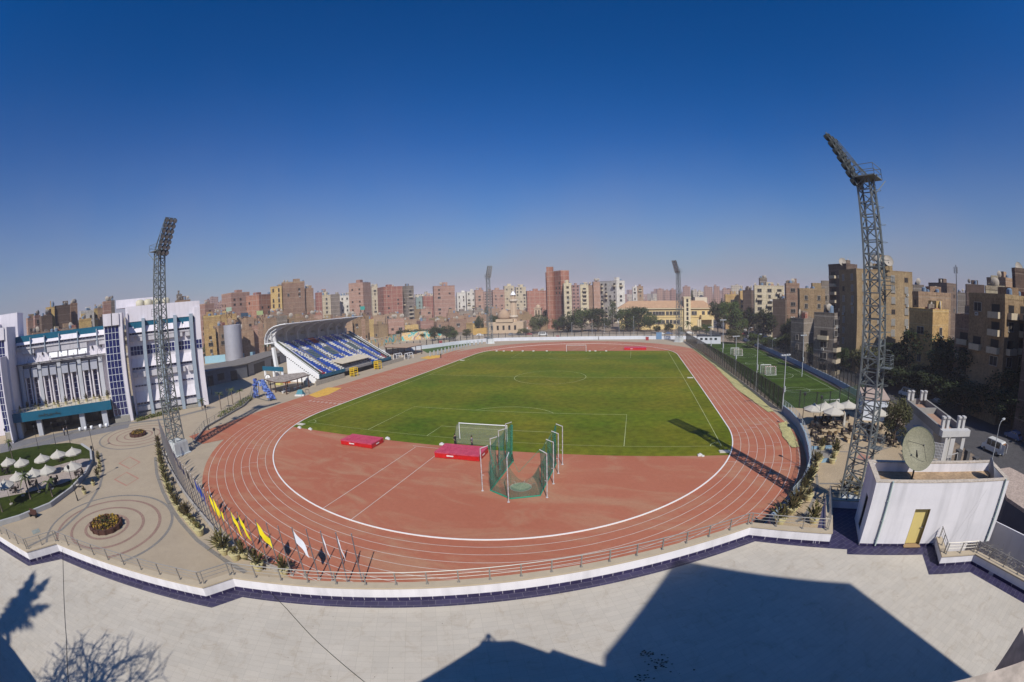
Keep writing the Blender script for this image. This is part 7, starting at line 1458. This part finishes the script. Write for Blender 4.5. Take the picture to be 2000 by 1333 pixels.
# right side
B('yellow', 1415, 1417, 1444, 578, 270, 'wide', 4, .7); B('yellow', 1443, 1446, 1453, 571, 265, 'sq', bal=.5); B('dark', 1451, 1468, 1473, 568, 255, None, beta=60); B('cream', 1472, 1474, 1532, 561, 225, 'wide', 4.2, .9, 'with stacked balconies beyond the car park', bal=.55, maxw=40, beta=8); B('grey', 1483, 1485, 1499, 546, 232, None); B('dark', 1509, 1534, 1537, 586, 195, None, beta=60); B('brown', 1533, 1536, 1562, 557, 200, 'wide', 3.5, .5)
B('tan', 1558, 1562, 1612, 568, 168, 'sq', 4, .6, 'with scattered windows and white units', beta=14, maxw=22); B('grey', 1545, 1570, 1592, 624, 140, 'sq', 4, .5, beta=50); B('grey', 1596, 1600, 1642, 562, 190, 'wide', 4, .6)
B('grey', 1590, 1630, 1636, 613, 122, 'wide', 3.4, .8, 'with a dark shaded front below the tall flats', 65, bal=.5); B('dark', 1620, 1655, 1676, 519, 170, 'wide', 4, .9, 'dark tall block with stacked balconies', 50, bal=.7, maxw=44)
B('tan', 1640, 1674, 1783, 527, 128, 'shut', 5.2, .92, 'biggest of all, behind the mast', 28, maxw=64, roof=0, dep=16); B('tan', 1706, 1708, 1745, 517, 134, None, note='rooftop house on the biggest tan block', roof=1, beta=20)
B('grey', 1782, 1784, 1805, 561, 170, None); B('brown', 1782, 1794, 1857, 577, 120, 'hole', 5, .6, 'ruddy, with open roof bays', 24); B('yellow', 1776, 1822, 1853, 611, 106, 'sq', 5, .6, 'with a dark recessed side', 55); B('dark', 1814, 1850, 1868, 556, 210, 'sq'); B('dark', 1886, 1888, 1923, 557, 190, None); B('brown', 1928, 1965, 1980, 547, 150, 'sq', 4, .4, beta=60)
B('brown', 1866, 1902, 1930, 618, 100, 'wide', 4, .7, 'low and dark with cluttered balconies', 60, bal=.6); B('tan', 1893, 1963, 2060, 585, 88, 'wide', 5, .8, 'large flats at the edge with lit end wall', 55, bal=.6, maxw=36); B('cream', 1924, 1926, 1964, 567, 100, None); B('dark', 1978, 1984, 2050, 532, 110, None, beta=30); B('dark', 2000, 2040, 2150, 600, 80, 'wide', 5, .7, 'darkest block down the street', 60, bal=.5)
# infill rows
R = random.Random(42)
def occupied(u0, u1, d):
    for t, u, ph, nt, dd, H in BIDX:
        if abs(dd-d) < 14 and u0-4 < u < u1+4: return True
    return False
def infill(u0, u1, wlo, whi, vlo, vhi, dlo, dhi, styles, win, dens, rowname, maxw=9):
    u = u0
    while u < u1:
        w = R.uniform(wlo, whi); d = R.uniform(dlo, dhi); yt = R.uniform(vlo, vhi)
        if not occupied(u, u+w, d) or R.random() < .35:
            sp = R.random()*.5 if R.random() < .6 else .05; B(R.choice(styles), u, u+w*sp, u+w, yt, d, win and R.choice(win), R.uniform(2.8, 4.5), dens, None, None, maxw=maxw, seed=int(u*31+d), row=rowname); BIDX[-1] = BIDX[-1][:3]+(rowname,)+BIDX[-1][4:]
        u += w*R.uniform(.85, 1.0)
ST = ['brown', 'brown', 'pink', 'yellow', 'red', 'tan', 'brown', 'cream']
FR = ['yellow', 'brown', 'brown', 'tan', 'pink', 'brown', 'grey', 'brown']; WN = ['hole', 'sq', 'wide']
infill(505, 690, 22, 40, 620, 640, 208, 222, FR, WN, .4, 'in the front row', 7)
infill(690, 985, 20, 40, 622, 638, 262, 282, FR, WN, .4, 'in the front row', 7)
infill(1018, 1062, 16, 30, 628, 636, 262, 282, FR, WN, .4, 'in the front row', 6)
infill(60, 330, 24, 40, 640, 655, 175, 200, ST, WN, .4, 'in the front row', 3)
infill(395, 520, 18, 30, 634, 655, 195, 215, ST, WN, .5, 'in the front row', 8)
infill(395, 690, 20, 36, 610, 626, 236, 250, FR, WN, .35, 'in the second row', 5)
infill(690, 1062, 20, 40, 612, 628, 300, 318, FR, WN, .3, 'in the second row', 5)
infill(50, 330, 26, 40, 622, 634, 250, 290, ST, WN, .4, 'in the second row', 3)
infill(395, 1062, 20, 36, 604, 616, 362, 385, FR+['red'], WN, .3, 'in the third row', 4)
infill(1062, 1470, 18, 34, 603, 612, 350, 400, FR, WN, .3, 'in the third row', 4)
infill(395, 1470, 18, 34, 602, 611, 420, 460, ['pink', 'brown', 'cream', 'pink', 'grey'], None, 0, 'in the fourth row')
infill(390, 1480, 16, 30, 593, 602, 520, 600, ['pinkfar', 'pinkfar', 'creamfar', 'pinkfar'], None, 0, 'in the hazy back row')
infill(400, 1420, 9, 18, 580, 592, 700, 850, ['pinkfar', 'pinkfar', 'creamfar'], None, 0, 'on the skyline')
infill(1790, 2000, 24, 40, 566, 580, 230, 300, ['dark', 'brown', 'grey'], ['sq'], .4, 'in the second row', 4)
for nm_, x0, y0, x1, y1, h in (('unseen dark flats added beside the street to shade the big trees', 101, -112, 128, -72, 36), ('farther unseen dark flats added for shade along the street behind the side wing', 101, -160, 126, -118, 34)):  # two blocks out of view, added to cast shade on the street and trees
    t = thing('apartment_block', nm_, 'apartment block', (x0, y0, 0), 0, 'city buildings round the stadium'); g = MB(); g.box(0, 0, 0, x1-x0, y1-y0, h); g.build('wall', FS['brown'][0], t); g = MB(); g.box(3, 3, h, 8, 8, h+3); g.build('roof_house', FS['brown'][0], t)
    for f in range(10):
        for c in range(4): link('window', WM['wide'], t, (0, 4+c*9, 2+f*3.2), -pi/2)
# labels: by look, row and place, counted towards the street
SEG = [(230, 'behind the hall'), (432, 'between hall and silo'), (520, 'behind the silo'), (700, 'behind the grandstand'), (960, 'behind the painted wall'), (1062, 'by the minaret'), (1207, 'behind the broad trees'), (1396, 'behind the school'), (1560, 'past the car park'), (1790, 'behind the tall mast'), (9999, 'above the dark trees')]
cl = {}
for t, u, ph, nt, d, H in BIDX:
    sg_ = next(s for lim, s in SEG if u < lim); ph2 = ph.replace('apartment block', 'block') if H > 14 else 'low '+ph.replace('block', 'house').replace('apartment ', ''); cl.setdefault((ph2, nt if nt and nt.startswith(('in ', 'on the sky')) else '', sg_), []).append((u, t, nt))
for (ph, rw, sg_), l in cl.items():
    l.sort(key=lambda q: q[0])
    for i, (u, t, nt) in enumerate(l):
        if nt and not rw: t['label'] = '%s, %s, %s' % (ph, nt, sg_) if len((ph+nt+sg_).split()) < 15 else '%s, %s' % (ph, nt)
        else: t['label'] = ('%s %s %s, %s from hall' % (ph, rw, sg_, ordn(i))).replace('  ', ' ') if len(l) > 1 else ('%s %s %s' % (ph, rw, sg_)).replace('  ', ' ')
# far skyline beyond, a mass nobody could count
g = MB(); R = random.Random(77)
for i in range(900):
    a = R.uniform(-1.35, .75); d = R.uniform(950, 1450); x, y = CAMP[0]+d*sin(a), CAMP[1]+d*cos(a); w = R.uniform(12, 30); q = R.uniform(10, 25); h = R.uniform(9, 24)+(R.random() < .12)*14; g.cur = 0 if R.random() < .7 else 1
    if x > 1400 or x < -1450: continue
    wbox(g, (x, y), R.random()*1.5, 0, 0, 0, w, q, h)
dc = g.build('distant_city', [FS['pinkfar'][0], FS['creamfar'][0]]); tag(dc, kind='stuff')
# ---------------------------------------------------------------- yellow school
YW = mat('school_yellow', (.62, .47, .22), .85, .05, .5, dirt=.1); YW2 = mat('school_cream', (.62, .52, .34), .85, .05, .5); ROOFT = mat('school_roof_tan', (.40, .25, .15), .9, .1, .4, fine=3)
a = azim(1209); d0 = 262; pA = (CAMP[0]+d0*sin(a), CAMP[1]+d0*cos(a)); a = azim(1390); yB = pA[1]+3; pB = (CAMP[0]+(yB-CAMP[1])*math.tan(a), yB)
SL = hypot(pB[0]-pA[0], pB[1]-pA[1]); sc = thing('school', 'long yellow school with a tan hipped roof and a stair tower', 'school', (pA[0], pA[1], 0), atan2(pB[1]-pA[1], pB[0]-pA[0]))
HE = topz(1260, 601, d0); HR = topz(1260, 588, d0+8)
g = MB(); g.box(0, 0, 0, SL, 14, HE-1); g.box(-.3, -.3, 7.2, SL+.3, 0, 7.5); g.build('wall', YW, sc)
g = MB(); g.box(-.8, -.9, HE-1, SL+.8, 14.5, HE-.4); g.build('cornice', YW2, sc)
g = MB(); e = HE-.4; g.raw([(-1, -1, e), (SL+1, -1, e), (SL+1, 15, e), (-1, 15, e), (6, 6, HR), (SL-4, 6, HR)], [(0, 1, 5, 4), (1, 2, 5), (2, 3, 4, 5), (3, 0, 4)]); g.build('roof', ROOFT, sc)
def sx_(u): return (azim(u)-azim(1209))/(azim(1390)-azim(1209))*SL
HT = topz(1340, 582, d0); g = MB(); g.box(sx_(1334), -1.5, 0, sx_(1347), 6, HT); g.build('stair_tower', YW2, sc); g = MB(); g.box(sx_(1333), -1.8, HT, sx_(1348), 6.3, HT+.6); g.build('tower_cap', YW2, sc)
for k in range(6): g = MB(); g.box(sx_(1338.5), -1.56, 3+k*2.6, sx_(1342.5), -1.5, 5.0+k*2.6); g.build('window', HOLE, sc)
HB = topz(1375, 581, d0+12); g = MB(); g.box(sx_(1361), 7, HE, sx_(1386), 18, HB); g.build('rear_block', mat('school_rear', (.58, .50, .38), .85, .05), sc)
for u in (1213, 1217, 1224, 1230, 1236, 1264, 1269, 1276, 1282, 1288, 1294, 1302, 1309, 1316, 1323, 1352, 1357, 1373, 1384):
    for z in (8.6, 3.4 if u not in (1302, 1309) else 3.6):
        if z < 5 and u in (1352, 1357, 1373, 1384, 1213, 1217): continue
        link('window', WM['sq'], sc, (sx_(u), -.02, z), 0, 1.35)
for u in (1360, 1364, 1388): g = MB(); g.box(sx_(u)-.5, -4.6, 0, sx_(u)+.5, -3.8, 6.0); g.build('porch_column', YW2, sc)
g = MB(); g.box(sx_(1366), -4.5, 5.8, SL+.5, 0, 8.5); g.build('porch', YW, sc)
# ---------------------------------------------------------------- mosque
ms = thing('mosque', 'small sandy mosque with a ribbed dome beside the minaret', 'mosque', (-54, 140, 0), .1); SAND = mat('mosque_sand', (.46, .35, .24), .9, .08, .6); 
g = MB(); g.box(-9, -5, 0, 12, 8, 6.5); g.box(-4, -5.5, 6.5, 6, 6, 8.2); g.build('hall', SAND, ms); g = MB(); g.lathe([(3.6, 8.2), (3.8, 9.5), (3.5, 11.2), (2.4, 12.8), (.9, 13.8), (.1, 14.3)], 0, 0, 18); g.build('dome', mat('dome_sand', (.36, .25, .17), .9, .1, .6), ms, True)
for k in range(5): g = MB(); g.box(-7+k*3.4, -5.06, 2, -5.8+k*3.4, -5, 4.6); g.build('window', HOLE, ms)
x, y = at(1004.5, 650); dm = hypot(x-CAMP[0], y-CAMP[1]); zt = lambda v: topz(1004, v, dm)
mn = thing('minaret', 'slender sandy minaret with two balconies and a pale cap', 'minaret', (x, y, 0)); MNM = mat('minaret_stone', (.50, .38, .27), .9, .08, .6)
g = MB(); g.box(-3.4, -3.4, 0, 3.4, 3.4, zt(640)); g.build('base', MNM, mn)
g = MB(); g.lathe([(1.75, zt(640)), (1.6, zt(590)), (1.9, zt(589))], n=8)
for k in range(8): a = k*pi/4; g.bar((1.7*cos(a), 1.7*sin(a), zt(640)), (1.55*cos(a), 1.55*sin(a), zt(591)), .4)
g.build('shaft', MNM, mn)
for v in (619, 588): g = MB(); g.lathe([(1.8, zt(v)-.9), (2.6, zt(v)), (2.6, zt(v)+.9), (2.4, zt(v)+.9), (2.4, zt(v)+.1)], n=12); g.build('balcony', mat('minaret_pale', (.6, .52, .42), .85, .06), mn)
g = MB(); g.lathe([(1.2, zt(588)), (1.1, zt(577))], n=8)
for k in range(6): a = k*pi/3; g.bar((1.45*cos(a), 1.45*sin(a), zt(588)), (1.45*cos(a), 1.45*sin(a), zt(577)), .3)
g.build('lantern', MNM, mn); g = MB(); g.lathe([(1.7, zt(577)), (1.75, zt(576.3)), (1.3, zt(574)), (.9, zt(571.5)), (.1, zt(569))], n=12); g.build('cap', WHITEP, mn, True)
x, y = at(1052, 640); dm = hypot(x-CAMP[0], y-CAMP[1]); tt = thing('stone_tower', 'stubby sandy tower with arched sides right of the minaret'.replace('right of', 'on the brick tower side of'), 'tower', (x, y, 0)); g = MB(); g.box(-2.2, -2.2, 0, 2.2, 2.2, topz(1052, 603, dm)); g.box(-2.6, -2.6, topz(1052, 603, dm), 2.6, 2.6, topz(1052, 601.5, dm)); g.build('wall', MNM, tt); g = MB(); g.lathe([(1.5, topz(1052, 601, dm)), (1.4, topz(1052, 597, dm)), (.1, topz(1052, 595, dm))], n=8); g.build('cap', MNM, tt)
for k in (-1, 1): g = MB(); g.box(k*1.0-.4, -2.26, topz(1052, 620, dm), k*1.0+.4, -2.2, topz(1052, 606, dm)); g.build('window', HOLE, tt)
# roof pigeon lofts on scaffolds
def loft(lab, u0, u1, vt, vm, vb, d, m):
    a = azim((u0+u1)/2); x, y = CAMP[0]+d*sin(a), CAMP[1]+d*cos(a); w = (u1-u0)/FPX*d; z0, z1, z2 = topz(u0, vb, d), topz(u0, vm, d), topz(u0, vt, d)
    t = thing('pigeon_loft', lab, 'rooftop loft', (x, y, z0), -a); g = MB(); h1, h2 = z1-z0, z2-z0; g.box(-w/2, -w/2, h1, w/2, w/2, h2); g.build('cabin', m, t); g = MB()
    for sx in (-1, 1):
        for sy in (-1, 1): g.bar((sx*w*.45, sy*w*.45, 0), (sx*w*.45, sy*w*.45, h1), .25)
        g.bar((-w*.45, sx*w*.45, 0), (w*.45, sx*w*.45, h1), .16); g.bar((w*.45, sx*w*.45, 0), (-w*.45, sx*w*.45, h1), .16)
    g.build('scaffold', BROWN, t)
    g = MB(); g.box(-w*.4, -w*.4, -z0, w*.4, w*.4, 0); g.build('support_house', FS['brown'][0], t)
loft('white and green painted loft on stilts above the silo', 441, 452, 601, 609, 623, 192, mat('loft_white', (.5, .52, .42), .8, .3, .6, col2=(.2, .35, .25))); loft('pale green loft on crossed stilts behind the silo', 500, 513, 608, 616, 632, 190, mat('loft_green', (.30, .36, .17), .8, .1)); loft('dark blue tank loft between the silo lofts', 469, 484, 612, 619, 622, 196, mat('loft_blue', (.03, .06, .10), .7, .2)); loft('teal loft on a lattice above the far end of the stand', 703, 712, 599, 606, 624, 204, mat('loft_teal', (.04, .26, .22), .8, .1))
# telecom mast, far right
a = azim(1869); d = 205; x, y = CAMP[0]+d*sin(a), CAMP[1]+d*cos(a); zt_ = topz(1869, 518, d); tm = thing('telecom_mast', 'thin grey telecom mast rising above the dark blocks', 'mast', (x, y, 0)); g = MB(); g.bar((0, 0, 0), (0, 0, zt_), .9, .5, n=8); g.build('pole', mat('mast_grey', (.16, .17, .19), .7, .1), tm)
for k in range(3): aa = k*2.1; g = MB(); g.box(-.2, -.1, 0, .2, .1, 2.6); o = g.build('antenna', mat('mast_grey', (.16, .17, .19)), tm); o.location = (1.0*cos(aa), 1.0*sin(aa), zt_-3.4); o.rotation_euler = (0, 0, aa)
# big roof dishes on the tan block
for i, (u, v, R_) in enumerate(((1727, 512, 1.5), (1732, 511, 1.5), (1738, 510, 1.7), (1993, 526, 1.6), (1648, 512, 1.6), (1700, 518, 1.2))):
    d = 133 if u < 1900 and u > 1660 else (112 if u > 1900 else 172); a = azim(u); x, y = CAMP[0]+d*sin(a), CAMP[1]+d*cos(a); z = topz(u, v, d)
    dish('satellite_dish', 'round rooftop dish against the sky, %s along the street side roofs' % ordn(i), (x, y, z-3.0), R_, radians(25), radians(190), mat('dish_tan', (.34, .30, .25)), RIMM, 3.0, arm=False, grp='rooftop dishes on the street side')
# ================================================================ haze
hz = MB().box(-1500, -600, -1.3, 1500, 2400, 62)
hm = bpy.data.materials.new('haze_air'); hm.use_nodes = True; nt = hm.node_tree
nt.nodes.remove(nt.nodes['Principled BSDF']); pv = nt.nodes.new('ShaderNodeVolumePrincipled')
pv.inputs['Color'].default_value = (.76, .70, .76, 1); pv.inputs['Density'].default_value = .00036; pv.inputs['Anisotropy'].default_value = -0.35
nt.links.new(pv.outputs[0], nt.nodes['Material Output'].inputs['Volume'])
ho = hz.build('haze', hm); ho['kind'] = 'stuff'
